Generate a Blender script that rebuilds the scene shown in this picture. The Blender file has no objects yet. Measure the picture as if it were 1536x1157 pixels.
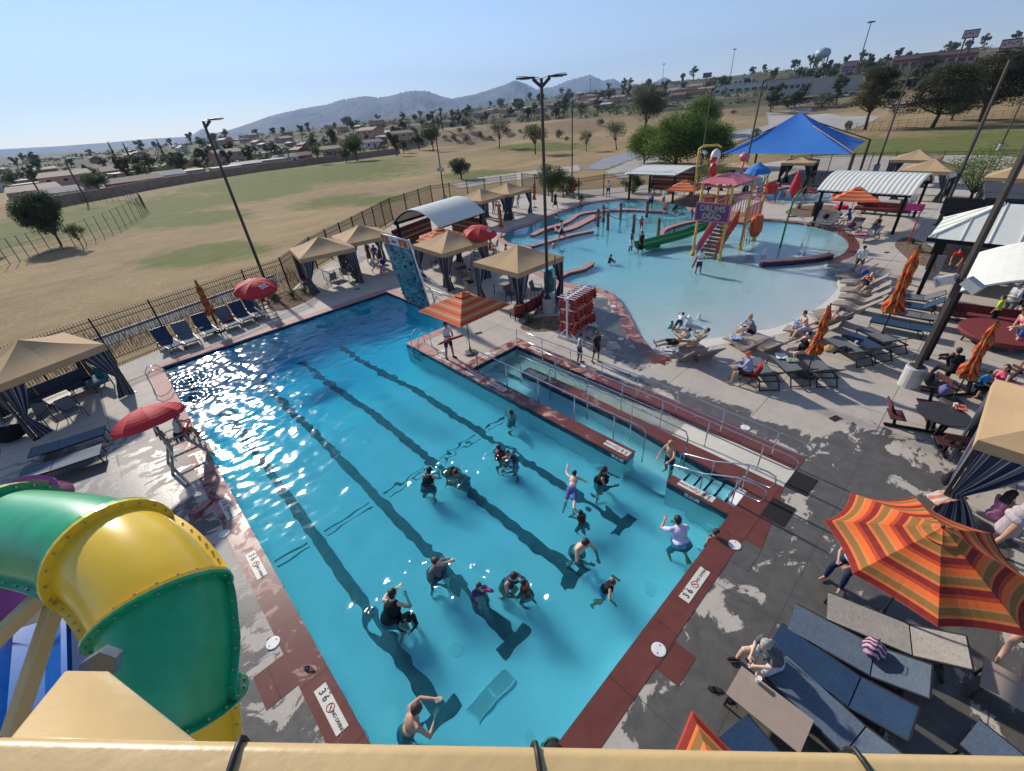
import bpy, bmesh, math, random
from mathutils import Vector, Matrix, noise, Euler
from mathutils.geometry import tessellate_polygon
random.seed(7)
rnd = random.Random(11)
SC = bpy.context.scene
COL = SC.collection
RAD = math.radians
V = Vector
# ------------------------------------------------------------ camera
F_PX, PITCH, ROLL, YAW = 647.178, 0.567401, -0.0847348, 0.720808
EYE = 9.144
_f = V((math.sin(YAW)*math.cos(PITCH), math.cos(YAW)*math.cos(PITCH), -math.sin(PITCH)))
_r = V((math.cos(YAW), -math.sin(YAW), 0)); _u = _r.cross(_f)
RR = math.cos(ROLL)*_r + math.sin(ROLL)*_u
UU = -math.sin(ROLL)*_r + math.cos(ROLL)*_u
cam = bpy.data.cameras.new('camera'); camo = bpy.data.objects.new('camera', cam); COL.objects.link(camo)
m3 = Matrix((RR, UU, -_f)).transposed(); camo.matrix_world = Matrix.Translation((0, 0, EYE)) @ m3.to_4x4()
cam.sensor_width = 36; cam.lens = F_PX/1536*36; cam.clip_start = 0.05; cam.clip_end = 30000
SC.camera = camo

def ray(u, v): return _f + RR*((u-768)/F_PX) - UU*((v-578.5)/F_PX)
def G(u, v, z=0.0):
    "survey point: where the sight line of a measured spot meets the level z"
    d = ray(u, v); t = (z-EYE)/d.z
    return V((d.x*t, d.y*t, z))
def far(u, v, r):
    "survey point at horizontal distance r"
    d = ray(u, v); t = r/math.hypot(d.x, d.y); return V((d.x*t, d.y*t, EYE+d.z*t))
def near(u, v, t): return V((0, 0, EYE)) + ray(u, v)*t

# ------------------------------------------------------------ mesh builder
class MB:
    def __init__(s): s.v = []; s.f = []; s.m = []; s.mi = 0
    def add(s, vs, fs, mi=None):
        n = len(s.v); s.v += [tuple(v) for v in vs]; s.f += [tuple(i+n for i in f) for f in fs]; s.m += [s.mi if mi is None else mi]*len(fs); return s
    def box(s, c, d, rz=0, M=None, mi=None, taper=1.0):
        x, y, z = d[0]/2, d[1]/2, d[2]/2; t = taper
        vs = [V(p) for p in ((-x,-y,-z),(x,-y,-z),(x,y,-z),(-x,y,-z),(-x*t,-y*t,z),(x*t,-y*t,z),(x*t,y*t,z),(-x*t,y*t,z))]
        R = Matrix.Rotation(rz, 3, 'Z') if M is None else M
        vs = [R @ v + V(c) for v in vs]
        return s.add(vs, [(0,3,2,1),(4,5,6,7),(0,1,5,4),(1,2,6,5),(2,3,7,6),(3,0,4,7)], mi)
    def bar(s, a, b, w, h=None, mi=None, up=None):
        a, b = V(a), V(b); h = h or w; d = b-a; L = d.length
        if L < 1e-6: return s
        z = d/L; u = V(up) if up else (V((0,0,1)) if abs(z.z) < .95 else V((0,1,0)))
        x = u.cross(z).normalized(); y = z.cross(x)
        return s.box((a+b)/2, (w, h, L), M=Matrix((x, y, z)).transposed(), mi=mi)
    def tube(s, pts, r, n=8, mi=None, cap=True, closed=False, flat=1.0):
        pts = [V(p) for p in pts]; N = len(pts); rs = r if isinstance(r, (list, tuple)) else [r]*N
        rings = []; px = None
        for i, p in enumerate(pts):
            if closed: d = pts[(i+1) % N]-pts[i-1]
            else: d = (pts[min(i+1, N-1)]-pts[max(i-1, 0)])
            if d.length < 1e-9: d = V((0,0,1))
            d.normalize()
            if px is None:
                u = V((0,0,1)) if abs(d.z) < .9 else V((0,1,0)); px = u.cross(d).normalized()
            else:
                px = px - d*px.dot(d)
                px = px.normalized() if px.length > 1e-6 else V((0,0,1)).cross(d).normalized()
            py = d.cross(px)
            rings.append([p + (px*math.cos(2*math.pi*k/n) + py*math.sin(2*math.pi*k/n)*flat)*rs[i] for k in range(n)])
        vs = [v for R in rings for v in R]; fs = []
        for i in range(N if closed else N-1):
            j = (i+1) % N
            for k in range(n):
                k2 = (k+1) % n; fs.append((i*n+k, i*n+k2, j*n+k2, j*n+k))
        if cap and not closed:
            fs.append(tuple(range(n-1, -1, -1))); fs.append(tuple((N-1)*n+k for k in range(n)))
        return s.add(vs, fs, mi)
    def lathe(s, c, prof, n=16, mi=None, sx=1, sy=1, M=None):
        vs = []; fs = []
        for r, z in prof:
            for k in range(n):
                p = V((r*math.cos(2*math.pi*k/n)*sx, r*math.sin(2*math.pi*k/n)*sy, z))
                vs.append((M @ p if M else p)+V(c))
        for i in range(len(prof)-1):
            for k in range(n):
                k2 = (k+1) % n; fs.append((i*n+k, i*n+k2, (i+1)*n+k2, (i+1)*n+k))
        fs.append(tuple(range(n-1, -1, -1))); fs.append(tuple((len(prof)-1)*n+k for k in range(n)))
        return s.add(vs, fs, mi)
    def ell(s, c, r, n=10, m=7, mi=None, M=None):
        prof = [(max(1e-4, math.sin(math.pi*i/m)), -math.cos(math.pi*i/m)) for i in range(m+1)]
        vs = []; fs = []
        for a, z in prof:
            for k in range(n):
                p = V((a*math.cos(2*math.pi*k/n)*r[0], a*math.sin(2*math.pi*k/n)*r[1], z*r[2])); vs.append((M @ p if M else p)+V(c))
        for i in range(m):
            for k in range(n): k2 = (k+1) % n; fs.append((i*n+k, i*n+k2, (i+1)*n+k2, (i+1)*n+k))
        return s.add(vs, fs, mi)
    def grid(s, fn, nu, nv, mi=None, wrap=False):
        vs = [fn(i/nu, j/nv) for j in range(nv+1) for i in range(nu+1)]
        return s.add(vs, [(j*(nu+1)+i, j*(nu+1)+i+1, (j+1)*(nu+1)+i+1, (j+1)*(nu+1)+i) for j in range(nv) for i in range(nu)], mi)
    def poly(s, loops, z=0.0, mi=None):
        L = [[V((p[0], p[1], 0)) for p in lp] for lp in loops]
        tris = tessellate_polygon(L); flat = [p for lp in L for p in lp]; fs = []
        for t in tris:
            a, b, c = (flat[i] for i in t)
            fs.append(tuple(t) if (b-a).cross(c-a).z > 0 else tuple(reversed(t)))
        return s.add([(p.x, p.y, z) for p in flat], fs, mi)
    def wall(s, lp, z0, z1, mi=None, closed=True, flip=False):
        n = len(lp); vs = [(p[0], p[1], z0) for p in lp]+[(p[0], p[1], z1) for p in lp]
        fs = [((i, (i+1) % n, n+(i+1) % n, n+i) if not flip else (n+i, n+(i+1) % n, (i+1) % n, i)) for i in range(n if closed else n-1)]
        return s.add(vs, fs, mi)
    def prism(s, lp, z0, z1, mi=None):
        s.poly([lp], z1, mi); s.poly([lp], z0, mi)
        ar = sum(lp[i][0]*lp[(i+1) % len(lp)][1]-lp[(i+1) % len(lp)][0]*lp[i][1] for i in range(len(lp)))
        return s.wall(lp, z0, z1, mi, flip=ar < 0)
    def build(s, name, mats, parent=None, smooth=False, loc=None):
        me = bpy.data.meshes.new(name); me.from_pydata(s.v, [], s.f)
        mats = mats if isinstance(mats, (list, tuple)) else [mats]
        for m in mats: me.materials.append(m)
        if len(mats) > 1: me.polygons.foreach_set('material_index', s.m)
        if smooth: me.polygons.foreach_set('use_smooth', [True]*len(s.f))
        me.update()
        o = bpy.data.objects.new(name, me); COL.objects.link(o)
        if parent: o.parent = parent
        if loc is not None: o.location = loc
        return o
def tag(o, label=None, cat=None, group=None, kind=None):
    if label: o['label'] = label
    if cat: o['category'] = cat
    if group: o['group'] = group
    if kind: o['kind'] = kind
    return o
def empty(name, loc=(0,0,0), rz=0, label=None, cat=None, group=None):
    o = bpy.data.objects.new(name, None); o.empty_display_size = .1; COL.objects.link(o); o.location = loc; o.rotation_euler = (0, 0, rz)
    return tag(o, label, cat, group)
def copy_tree(o, parent=None):
    c = o.copy(); COL.objects.link(c); c.parent = parent
    for ch in o.children: copy_tree(ch, c)
    return c
used = set()
def place(proto, loc, rz=0, label=None, cat=None, group=None, sc=None):
    "first call moves the proto itself, later calls copy it with its parts"
    o = proto if proto.name not in used else copy_tree(proto)
    used.add(proto.name) if o is proto else None
    o.location = loc; o.rotation_euler = (0, 0, rz)
    if sc: o.scale = (sc, sc, sc) if not isinstance(sc, tuple) else sc
    for k, v in (('label', label), ('category', cat), ('group', group)):
        if v: o[k] = v
    return o

# ------------------------------------------------------------ materials
MATS = {}
class NT:
    def __init__(s, m): s.t = m.node_tree; s.n = s.t.nodes; s.l = s.t.links
    def new(s, ty, **k):
        n = s.n.new(ty)
        for a, b in k.items(): setattr(n, a, b)
        return n
    def link(s, a, b): s.l.new(a, b)
    def val(s, sock, x):
        if hasattr(x, 'is_output'): s.l.new(x, sock)
        else: sock.default_value = x
    def math(s, op, a, b=None, c=None, clamp=False):
        n = s.new('ShaderNodeMath', operation=op, use_clamp=clamp); s.val(n.inputs[0], a)
        if b is not None: s.val(n.inputs[1], b)
        if c is not None: s.val(n.inputs[2], c)
        return n.outputs[0]
    def mix(s, f, a, b):
        n = s.new('ShaderNodeMix', data_type='RGBA'); s.val(n.inputs[0], f)
        for i, x in ((6, a), (7, b)):
            if isinstance(x, tuple) and len(x) == 3: x = (*x, 1)
            s.val(n.inputs[i], x)
        return n.outputs[2]
    def noise(s, vec, scale, detail=3, rough=.5, dist=0):
        n = s.new('ShaderNodeTexNoise'); n.inputs['Scale'].default_value = scale; n.inputs['Detail'].default_value = detail
        n.inputs['Roughness'].default_value = rough; n.inputs['Distortion'].default_value = dist
        if vec is not None: s.link(vec, n.inputs['Vector'])
        return n.outputs[0]
    def ramp(s, x, lo, hi): 
        n = s.new('ShaderNodeMapRange'); n.inputs[1].default_value = lo; n.inputs[2].default_value = hi; s.val(n.inputs[0], x); return n.outputs[0]
    def sep(s, vec): n = s.new('ShaderNodeSeparateXYZ'); s.link(vec, n.inputs[0]); return n.outputs
    def objc(s): return s.new('ShaderNodeTexCoord').outputs['Object']
    def bump(s, h, dist=.01, st=1): 
        n = s.new('ShaderNodeBump'); n.inputs['Distance'].default_value = dist; n.inputs['Strength'].default_value = st; s.link(h, n.inputs['Height']); return n.outputs[0]
def newmat(name):
    m = bpy.data.materials.new(name); m.use_nodes = True; nt = NT(m); b = nt.n['Principled BSDF']; MATS[name] = m; return m, nt, b
def mat(name, col, rough=.6, metal=0, var=.12, scale=6, bump=0, bscale=40, coat=0, sub=0, spec=.5):
    if name in MATS: return MATS[name]
    m, nt, b = newmat(name); b.inputs['Roughness'].default_value = rough; b.inputs['Metallic'].default_value = metal
    b.inputs['Coat Weight'].default_value = coat; b.inputs['Specular IOR Level'].default_value = spec
    oc = nt.objc()
    if var:
        nz = nt.noise(oc, scale, 4, .6); f = nt.ramp(nz, .3, .7)
        nt.link(nt.mix(f, tuple(c*(1-var) for c in col), tuple(min(1, c*(1+var)) for c in col)), b.inputs['Base Color'])
        nt.link(nt.ramp(nz, 0 - .2, 1.2), nt.new('ShaderNodeMath').inputs[0])
    else: b.inputs['Base Color'].default_value = (*col, 1)
    if bump: nt.link(nt.bump(nt.noise(oc, bscale, 3), bump), b.inputs['Normal'])
    return m
def stripes(name, cols, axis=0, period=.3, rough=.8, wob=0, radial=False):
    "repeating coloured bands; cols = [(width fraction, colour), ...]"
    if name in MATS: return MATS[name]
    m, nt, b = newmat(name); b.inputs['Roughness'].default_value = rough; b.inputs['Specular IOR Level'].default_value = .2
    uv = nt.new('ShaderNodeAttribute', attribute_name='band'); x = uv.outputs['Fac']
    fr = nt.math('FRACT', nt.math('DIVIDE', x, period))
    r = nt.new('ShaderNodeValToRGB'); r.color_ramp.interpolation = 'CONSTANT'; e = r.color_ramp.elements
    p = 0
    for i, (w, c) in enumerate(cols):
        if i == 0: el = e[0]
        elif i == 1: el = e[1]
        else: el = e.new(p)
        el.position = p; el.color = (*c, 1); p += w
    nt.link(fr, r.inputs[0])
    nz = nt.ramp(nt.noise(nt.objc(), 9, 3), .2, .8)
    nt.link(nt.mix(nt.math('MULTIPLY', nz, .10), r.outputs[0], (.35, .22, .15)), b.inputs['Base Color'])
    return m
def set_band(o, fn):
    "store along-the-cloth distance used by striped weaves"
    me = o.data; a = me.attributes.new('band', 'FLOAT', 'POINT')
    a.data.foreach_set('value', [fn(v.co) for v in me.vertices])

# ------------------------------------------------------------ light
SUN_AZ, SUN_EL = RAD(3.0), RAD(29)
w = bpy.data.worlds.new('World'); SC.world = w; w.use_nodes = True
nt = w.node_tree; bg = nt.nodes['Background']; sky = nt.nodes.new('ShaderNodeTexSky'); sky.sky_type = 'NISHITA'; sky.sun_disc = False
sky.sun_elevation = SUN_EL; sky.sun_rotation = SUN_AZ; sky.altitude = 1100; sky.air_density = 1.0; sky.dust_density = 0.0; sky.ozone_density = 2.0
wn = NT(w); tc = nt.nodes.new('ShaderNodeTexCoord').outputs['Generated']; mp = nt.nodes.new('ShaderNodeMapping'); mp.inputs['Scale'].default_value = (1.2, 2.2, 9); mp.inputs['Rotation'].default_value = (.12, .05, .4); nt.links.new(tc, mp.inputs[0])
cz = wn.ramp(wn.noise(mp.outputs[0], 1.7, 6, .62, .8), .52, .82); cl_ = wn.math('ADD', wn.math('MULTIPLY', cz, .24), .05)
sg = nt.nodes.new('ShaderNodeMix'); sg.data_type = 'RGBA'; sg.blend_type = 'MULTIPLY'; sg.inputs[0].default_value = 1; nt.links.new(sky.outputs[0], sg.inputs[6]); sg.inputs[7].default_value = (.97, .93, 1.0, 1)
nt.links.new(wn.mix(cl_, sg.outputs[2], (5.6, 6.0, 6.6)), bg.inputs[0]); bg.inputs[1].default_value = 0.09
sl = bpy.data.lights.new('sun', 'SUN'); sl.energy = 3.75; sl.angle = RAD(2.2); sl.color = (1, .925, .82)
so = bpy.data.objects.new('sun', sl); COL.objects.link(so)
sd = V((math.sin(SUN_AZ)*math.cos(SUN_EL), math.cos(SUN_AZ)*math.cos(SUN_EL), math.sin(SUN_EL)))
so.rotation_euler = sd.to_track_quat('Z', 'Y').to_euler(); so.location = (0, 0, 60)
SC.view_settings.view_transform = 'Standard'; SC.view_settings.look = 'None'; SC.view_settings.exposure = 0.66; SC.view_settings.gamma = 1
# ============================================================ terrain
CP = [(0,302,125),(100,300,126),(100,268,300),(100,247,1200),(300,268,140),(300,247,300),(300,233,1200),(500,243,148),(500,222,300),(500,199,1500),(0,236,2600),(600,188,2600),(250,222,2600),
 (650,224,165),(700,224,160),(700,190,195),(700,176,600),(700,165,2000),(820,214,135),(820,182,185),(850,160,600),(850,148,2000),
 (950,200,150),(1000,190,200),(1000,150,400),(1000,130,900),(1000,124,2000),(1100,180,200),(1150,158,300),(1150,130,500),(1150,111,900),(1150,110,2000),
 (1250,172,240),(1250,144,300),(1300,118,500),(1300,101,900),(1300,100,2000),(1400,188,135),(1400,165,170),(1420,132,300),(1420,104,420),(1420,86,900),(1420,86,2000),
 (1536,183,140),(1536,150,200),(1536,92,500),(1536,68,900),(1536,68,2000)]
CPW = []
for u, v, r in CP:
    p = far(u, v, r); CPW.append((math.degrees(math.atan2(p.x, p.y)), math.log(r), p.z))
for r in (3200, 9000):
    for a in range(-40, 120, 12): CPW.append((a, math.log(r), -25 + max(0, a-45)*.9))
def T(x, y):
    r = math.hypot(x, y)
    if r < 100: return -.06
    a = math.degrees(math.atan2(x, y)); L = math.log(r); sw = sz = 0
    for ca, cl, cz in CPW:
        d = ((a-ca)/14)**2 + ((L-cl)/.22)**2 + 1e-3; wt = d**-1.7; sw += wt; sz += wt*cz
    z = sz/sw; t = min(1, max(0, (r-100)/35)); t = t*t*(3-2*t)
    if r > 150: z += (noise.fractal(V((x*.02, y*.02, 0)), 1, 2, 4))*min(2.2, (r-150)*.01)
    return -.06*(1-t) + z*t
DECK = [(-14,-8),(-14,23.4),(-5.5,25.6),(6.8,29.6),(10.5,33.5),(17,38),(24,43.5),(31,46.5),(41.5,42.2),(46.5,37),(52,31.5),(60,27.6),(76,25),(84,20),(86,4),(80,-8),(60,-16),(30,-22),(0,-16)]
def inside(p, lp):
    x, y = p; c = False; n = len(lp)
    for i in range(n):
        x1, y1 = lp[i]; x2, y2 = lp[i-1]
        if (y1 > y) != (y2 > y) and x < (x2-x1)*(y-y1)/(y2-y1)+x1: c = not c
    return c
INDECK = [((x-30)*.93+30, (y-10)*.93+10) for x, y in DECK]
def ground_mesh():
    b = MB(); NA, rs = 300, []; r = 3.0
    while r < 11000: rs.append(r); r *= 1.035 if r < 400 else 1.06
    a0, a1 = RAD(-75), RAD(165); vs = []
    for r in rs:
        for k in range(NA+1):
            a = a0+(a1-a0)*k/NA; x, y = r*math.sin(a), r*math.cos(a); vs.append((x, y, T(x, y)))
    fs = []
    for i in range(len(rs)-1):
        for k in range(NA):
            q = (i*(NA+1)+k, (i+1)*(NA+1)+k, (i+1)*(NA+1)+k+1, i*(NA+1)+k+1)
            if rs[i] < 110 and all(inside((vs[j][0], vs[j][1]), INDECK) for j in q): continue
            fs.append(tuple(reversed(q)))
    b.add(vs, fs); return b
gm, nt, bs = newmat('field'); bs.inputs['Roughness'].default_value = .95; bs.inputs['Specular IOR Level'].default_value = .1
oc = nt.objc(); n1 = nt.noise(oc, .045, 5, .6, .6); n2 = nt.noise(oc, .5, 5, .65); n3 = nt.noise(oc, 6, 3, .6); X, Y, Z = nt.sep(oc)
mp = nt.new('ShaderNodeMapping'); mp.inputs['Scale'].default_value = (.05, .28, 1); mp.inputs['Rotation'].default_value = (0, 0, RAD(40)); nt.link(oc, mp.inputs[0])
nstr = nt.noise(mp.outputs[0], 1.0, 5, .65, .5)
base = nt.mix(nt.ramp(n1, .38, .60), (.44, .31, .15), (.30, .215, .12))
base = nt.mix(nt.ramp(nstr, .46, .68), base, (.23, .175, .10))
base = nt.mix(nt.math('MULTIPLY', nt.ramp(n2, .4, .7), .55), base, (.44, .32, .18))
def blob(cx, cy, rx, ry, ang, soft=.35):
    m_ = nt.new('ShaderNodeMapping', vector_type='TEXTURE'); m_.inputs['Location'].default_value = (cx, cy, 0); m_.inputs['Rotation'].default_value = (0, 0, ang); m_.inputs['Scale'].default_value = (rx, ry, 1e6)
    nt.link(oc, m_.inputs[0]); l = nt.new('ShaderNodeVectorMath', operation='LENGTH'); nt.link(m_.outputs[0], l.inputs[0])
    d = nt.math('ADD', l.outputs['Value'], nt.math('MULTIPLY', nt.math('SUBTRACT', n1, .5), 1.6)); d = nt.math('ADD', d, nt.math('MULTIPLY', nt.math('SUBTRACT', n2, .5), .9))
    return nt.ramp(d, 1.35, 1.35-soft*1.6)
def patch(u, v, du, dv, *a, **k):
    c = G(u, v); e = (G(u+du, v)-G(u-du, v)).length/2; h = (G(u, v-dv)-G(u, v+dv)).length/2; d = G(u+du, v)-G(u-du, v)
    return blob(c.x, c.y, e, h, math.atan2(d.y, d.x), **k)
green = None
for pt in [(470,262,90,14),(380,290,60,10),(280,328,70,8),(560,300,40,6),(300,382,70,12),(330,370,40,6),(120,330,110,22),(500,300,45,8),(720,262,50,6),(800,225,60,4),(440,240,80,5)]:
    p = patch(*pt); green = p if green is None else nt.math('MAXIMUM', green, p)
for c in [(100, -6, 38, 22, 0), (150, -18, 60, 16, .2), (96, 14, 16, 14, 0)]: green = nt.math('MAXIMUM', green, blob(*c))
gc = nt.mix(nt.ramp(n2, .3, .7), (.075, .125, .022), (.17, .19, .055))
col = nt.mix(nt.math('MULTIPLY', green, .95), base, gc)
# bare sandy bluff and the built-up land further off
sand = nt.mix(nt.ramp(n2, .35, .65), (.42, .31, .21), (.27, .20, .13))
d2 = nt.new('ShaderNodeVectorMath', operation='LENGTH'); nt.link(oc, d2.inputs[0]); dist = d2.outputs['Value']
geo = nt.new('ShaderNodeNewGeometry'); nz = nt.sep(geo.outputs['Normal'])[2]
col = nt.mix(nt.ramp(nz, .995, .975), col, sand)
town = nt.mix(nt.ramp(nt.noise(oc, .03, 5, .7), .36, .52), (.22, .19, .15), (.055, .065, .035))
col = nt.mix(nt.ramp(dist, 215, 330), col, town)
col = nt.mix(nt.math('MULTIPLY', nt.ramp(n3, .35, .65), .5), col, (.17, .13, .065))
nt.link(col, bs.inputs['Base Color']); nt.link(nt.bump(n3, .05, .6), bs.inputs['Normal'])
ground = ground_mesh().build('ground', gm, smooth=True); tag(ground, kind='structure', label='dry tan playing field with green grass patches')

# ============================================================ mountains
mt, nt, bs = newmat('mountain_rock'); bs.inputs['Roughness'].default_value = .95; oc = nt.objc()
nt.link(nt.mix(nt.ramp(nt.noise(oc, .004, 8, .65), .35, .65), (.035, .034, .038), (.085, .075, .072)), bs.inputs['Base Color'])
nt.link(nt.bump(nt.noise(oc, .012, 8, .7), 40), bs.inputs['Normal'])
RIDGE = [(-260,238),(-100,230),(0,224),(80,220),(150,215),(230,208),(285,205),(303,193),(318,201),(345,195),(370,187),(400,176),(452,163),(486,158),(512,150),(546,145),(567,147),(598,140),(616,137),(640,137),(660,144),(679,148),(710,142.5),(738,133),(759,127),(772,121),(788,125.5),(805,134),(829,130.5),(854,120.6),(885,112),(904,121),(921,118),(933,126),(953,125),(966,131),(985,122),(998,116),(1013,125),(1040,135),(1100,140),(1200,140),(1400,120)]
def ridge_z(a, R, lst):
    for i in range(len(lst)-1):
        if lst[i][0] <= a <= lst[i+1][0]:
            t = (a-lst[i][0])/(lst[i+1][0]-lst[i][0]); return lst[i][1]*(1-t)+lst[i+1][1]*t
    return 0
def mountain(name, rng, R, label, dz=0, lift=0):
    pts = []
    for u, v in rng:
        p = far(u, v, R); pts.append((math.atan2(p.x, p.y), p.z+lift))
    pts[0] = (pts[0][0], -40); pts[-1] = (pts[-1][0], -40)
    b = MB(); NU, NV = 420, 27
    def fn(s, t):
        a = pts[0][0]+(pts[-1][0]-pts[0][0])*s; top = ridge_z(a, R, pts)
        rr = R*(.72+.42*t); k = 1-abs((rr/R-1)/.28) if rr < R else 1-((rr/R-1)/.14); k = max(0, k)
        x, y = rr*math.sin(a), rr*math.cos(a)
        n = noise.fractal(V((x*.003, y*.003, 1)), .9, 2.1, 6); rg = 1-abs(noise.fractal(V((x*.0011, y*.0011, 3)), 1, 2.2, 4))*2.2
        h = -40+(top+40)*(k**1.25)
        if k < .98: h += (n*.30+rg*.26)*(top+40)*(k*(1-k)*2.6)
        else: h += n*.035*top+noise.noise(V((a*230, 0, 7)))*top*.05+noise.noise(V((a*700, 0, 3)))*top*.025
        return (x, y, h)
    b.grid(fn, NU, NV); o = b.build(name, mt, smooth=True); tag(o, label, None, kind='structure'); return o
mountain('mountains', RIDGE[6:28], 6200, 'long blue ridge on the horizon')
mountain('mountains', [(780,150)]+RIDGE[26:40], 8200, 'pointed blue peaks behind the long ridge')
mountain('hills', RIDGE[:11]+[(420,200)], 8600, 'low pale hills at the far left horizon')

# ============================================================ deck, pools
GP = lambda lst, z=0: [tuple(G(u, v, z)[:2]) for u, v in lst]
MAIN = [(-.2,2.0),(8.8,2.0),(8.8,3.75),(9.12,3.75),(9.12,2.0),(9.97,2.0),(10.02,3.0),(10.38,6.1),(10.42,11.2),(10.92,11.2),(10.92,8.9),(10.75,6.4),(10.66,1.35),(11.6,1.35),(11.76,4.7),(11.9,9.6),(12.0,13.1),(9.32,13.1),(9.3,5.12),(8.8,5.12),(8.8,17.5),(12.0,17.5),(12.0,24.95),(-.2,24.95)]
def arc(cx, cy, r, a0, a1, n=10): return [(cx+r*math.cos(RAD(a0+(a1-a0)*i/n)), cy+r*math.sin(RAD(a0+(a1-a0)*i/n))) for i in range(n+1)]
def smooth_loop(pts, n=3):
    out = []; N = len(pts)
    for i in range(N):
        p0, p1, p2, p3 = (V((*pts[(i+k) % N], 0)) for k in (-1, 0, 1, 2))
        for j in range(n):
            t = j/n; q = .5*((2*p1)+(p2-p0)*t+(2*p0-5*p1+4*p2-p3)*t*t+(3*p1-p0-3*p2+p3)*t**3); out.append((q.x, q.y))
    return out
LEIS = smooth_loop([(15.0,7.3),(15.9,8.9),(16.7,9.8),(17.65,10.75),(18.9,12.1),(19.8,13.2),(20.1,14.8),(19.7,16.6),(20.6,19.9),(22.8,22.6),(24.4,24.2),(24.3,26.4),(25.4,28.4),(27.6,29.6),(30.6,29.7),(34.2,30.7),(38.4,31),(42,30.4),(43.9,28.7),(44.7,26),(44.0,23.2),(42.5,20.6),(40.5,18.3),(39.3,16.4),(40.1,14.6),(40.7,12.3),(40.5,10),(39.6,8.0),(38.1,6.8),(36.1,5.95),(33.7,5.65),(31.6,5.95),(30.2,4.9),(27.7,4.1),(25.6,3.95),(23.3,4.1),(20.8,4.6),(18.4,6.0),(16.9,6.9)], 3)
KIDS = smooth_loop([(47.2,13.6),(48.6,15.6),(51.8,17.2),(55.2,16.6),(57.6,14.4),(57.4,12),(55,10.9),(51.9,10.8),(49.4,11.6)], 3)
dkm, nt, bs = newmat('deck_concrete'); oc = nt.objc(); X, Y, Z = nt.sep(oc)
na = nt.noise(oc, .45, 5, .6, .4); nb = nt.noise(oc, 3.2, 5, .65, .5); nc = nt.noise(oc, 26, 3, .6)
mps = nt.new('ShaderNodeMapping'); mps.inputs['Scale'].default_value = (.5, 2.2, 1); mps.inputs['Rotation'].default_value = (0, 0, RAD(-35)); nt.link(oc, mps.inputs[0]); nstk = nt.noise(mps.outputs[0], 1.3, 5, .65, 1.2)
dry = nt.mix(nt.ramp(na, .3, .7), (.52, .46, .385), (.38, .335, .285)); dry = nt.mix(nt.math('MULTIPLY', nt.ramp(nb, .35, .7), .35), dry, (.58, .53, .46)); dry = nt.mix(nt.math('MULTIPLY', nt.ramp(nstk, .55, .75), .3), dry, (.30, .26, .22))
wetc = nt.mix(nt.ramp(nb, .3, .7), (.075, .070, .062), (.125, .115, .10))
def el(cx, cy, rx, ry, ang=0):
    m_ = nt.new('ShaderNodeMapping', vector_type='TEXTURE'); m_.inputs['Location'].default_value = (cx, cy, 0); m_.inputs['Rotation'].default_value = (0, 0, ang); m_.inputs['Scale'].default_value = (rx, ry, 1e6)
    nt.link(oc, m_.inputs[0]); l = nt.new('ShaderNodeVectorMath', operation='LENGTH'); nt.link(m_.outputs[0], l.inputs[0]); return nt.ramp(l.outputs['Value'], 1.5, .55)
wm = None
for e in [(9.0,-1.0,5.2,2.5,0),(4.5,-.2,2.2,2.0,0),(12.6,.2,2.0,1.1,0),(-3.2,5.5,2.3,7.0,0),(-3.6,13.5,2.4,4.2,0),(-5.5,18,3.0,2.0,0),(12.9,3.9,.55,2.6,.0),(13.1,6.6,.3,1.2,.2),(17.2,14.6,1.2,2.6,.2),(16.5,11,1.4,2.6,-.7),(14.6,8.3,1.0,1.0,0)]:
    x_ = el(*e); wm = x_ if wm is None else nt.math('MAXIMUM', wm, x_)
nw = nt.math('ADD', nt.math('MULTIPLY', nt.noise(oc, 1.1, 6, .62, .9), .8), nt.math('MULTIPLY', nstk, .35))
wet = nt.ramp(nt.math('ADD', wm, nt.math('MULTIPLY', nt.math('SUBTRACT', nw, .57), 4.2)), .47, .59)
wet = nt.math('MULTIPLY', wet, nt.ramp(wm, .05, .25))
col = nt.mix(wet, dry, wetc)
def line(c, per, off, wd=.012):
    f = nt.math('ABSOLUTE', nt.math('SUBTRACT', nt.math('FRACT', nt.math('DIVIDE', nt.math('ADD', c, off), per)), .5)); return nt.math('LESS_THAN', nt.math('MULTIPLY', f, per), wd)
jt = nt.math('MAXIMUM', line(X, 3.1, 1.0), line(Y, 3.05, 1.35))
col = nt.mix(nt.math('MULTIPLY', jt, .75), col, (.06, .055, .05)); col = nt.mix(nt.math('MULTIPLY', nt.ramp(nc, .3, .7), .16), col, (.16, .15, .14))
nt.link(col, bs.inputs['Base Color']); ro = nt.new('ShaderNodeMapRange'); nt.link(wet, ro.inputs[0]); ro.inputs[3].default_value = .8; ro.inputs[4].default_value = .32; nt.link(ro.outputs[0], bs.inputs['Roughness']); nt.link(nt.bump(nc, .003), bs.inputs['Normal'])
plaster, nt, bs = newmat('pool_plaster'); oc = nt.objc(); bs.inputs['Roughness'].default_value = .7
nt.link(nt.mix(nt.ramp(nt.noise(oc, 1.3, 5, .6), .3, .7), (.84, .88, .87), (.91, .93, .92)), bs.inputs['Base Color'])
sandy = mat('beach_plaster', (.58, .545, .46), .6, var=.08, scale=2)
cop, nt, bs = newmat('red_coping'); oc = nt.objc(); X, Y, Z = nt.sep(oc)
nb = nt.noise(oc, 2.1, 6, .65, 1.0); na = nt.noise(oc, .16, 3, .5)
dryr = nt.mix(nt.ramp(nb, .3, .7), (.36, .175, .145), (.47, .27, .235)); wetr = nt.mix(nt.ramp(nb, .3, .7), (.125, .034, .024), (.165, .052, .038))
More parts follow.
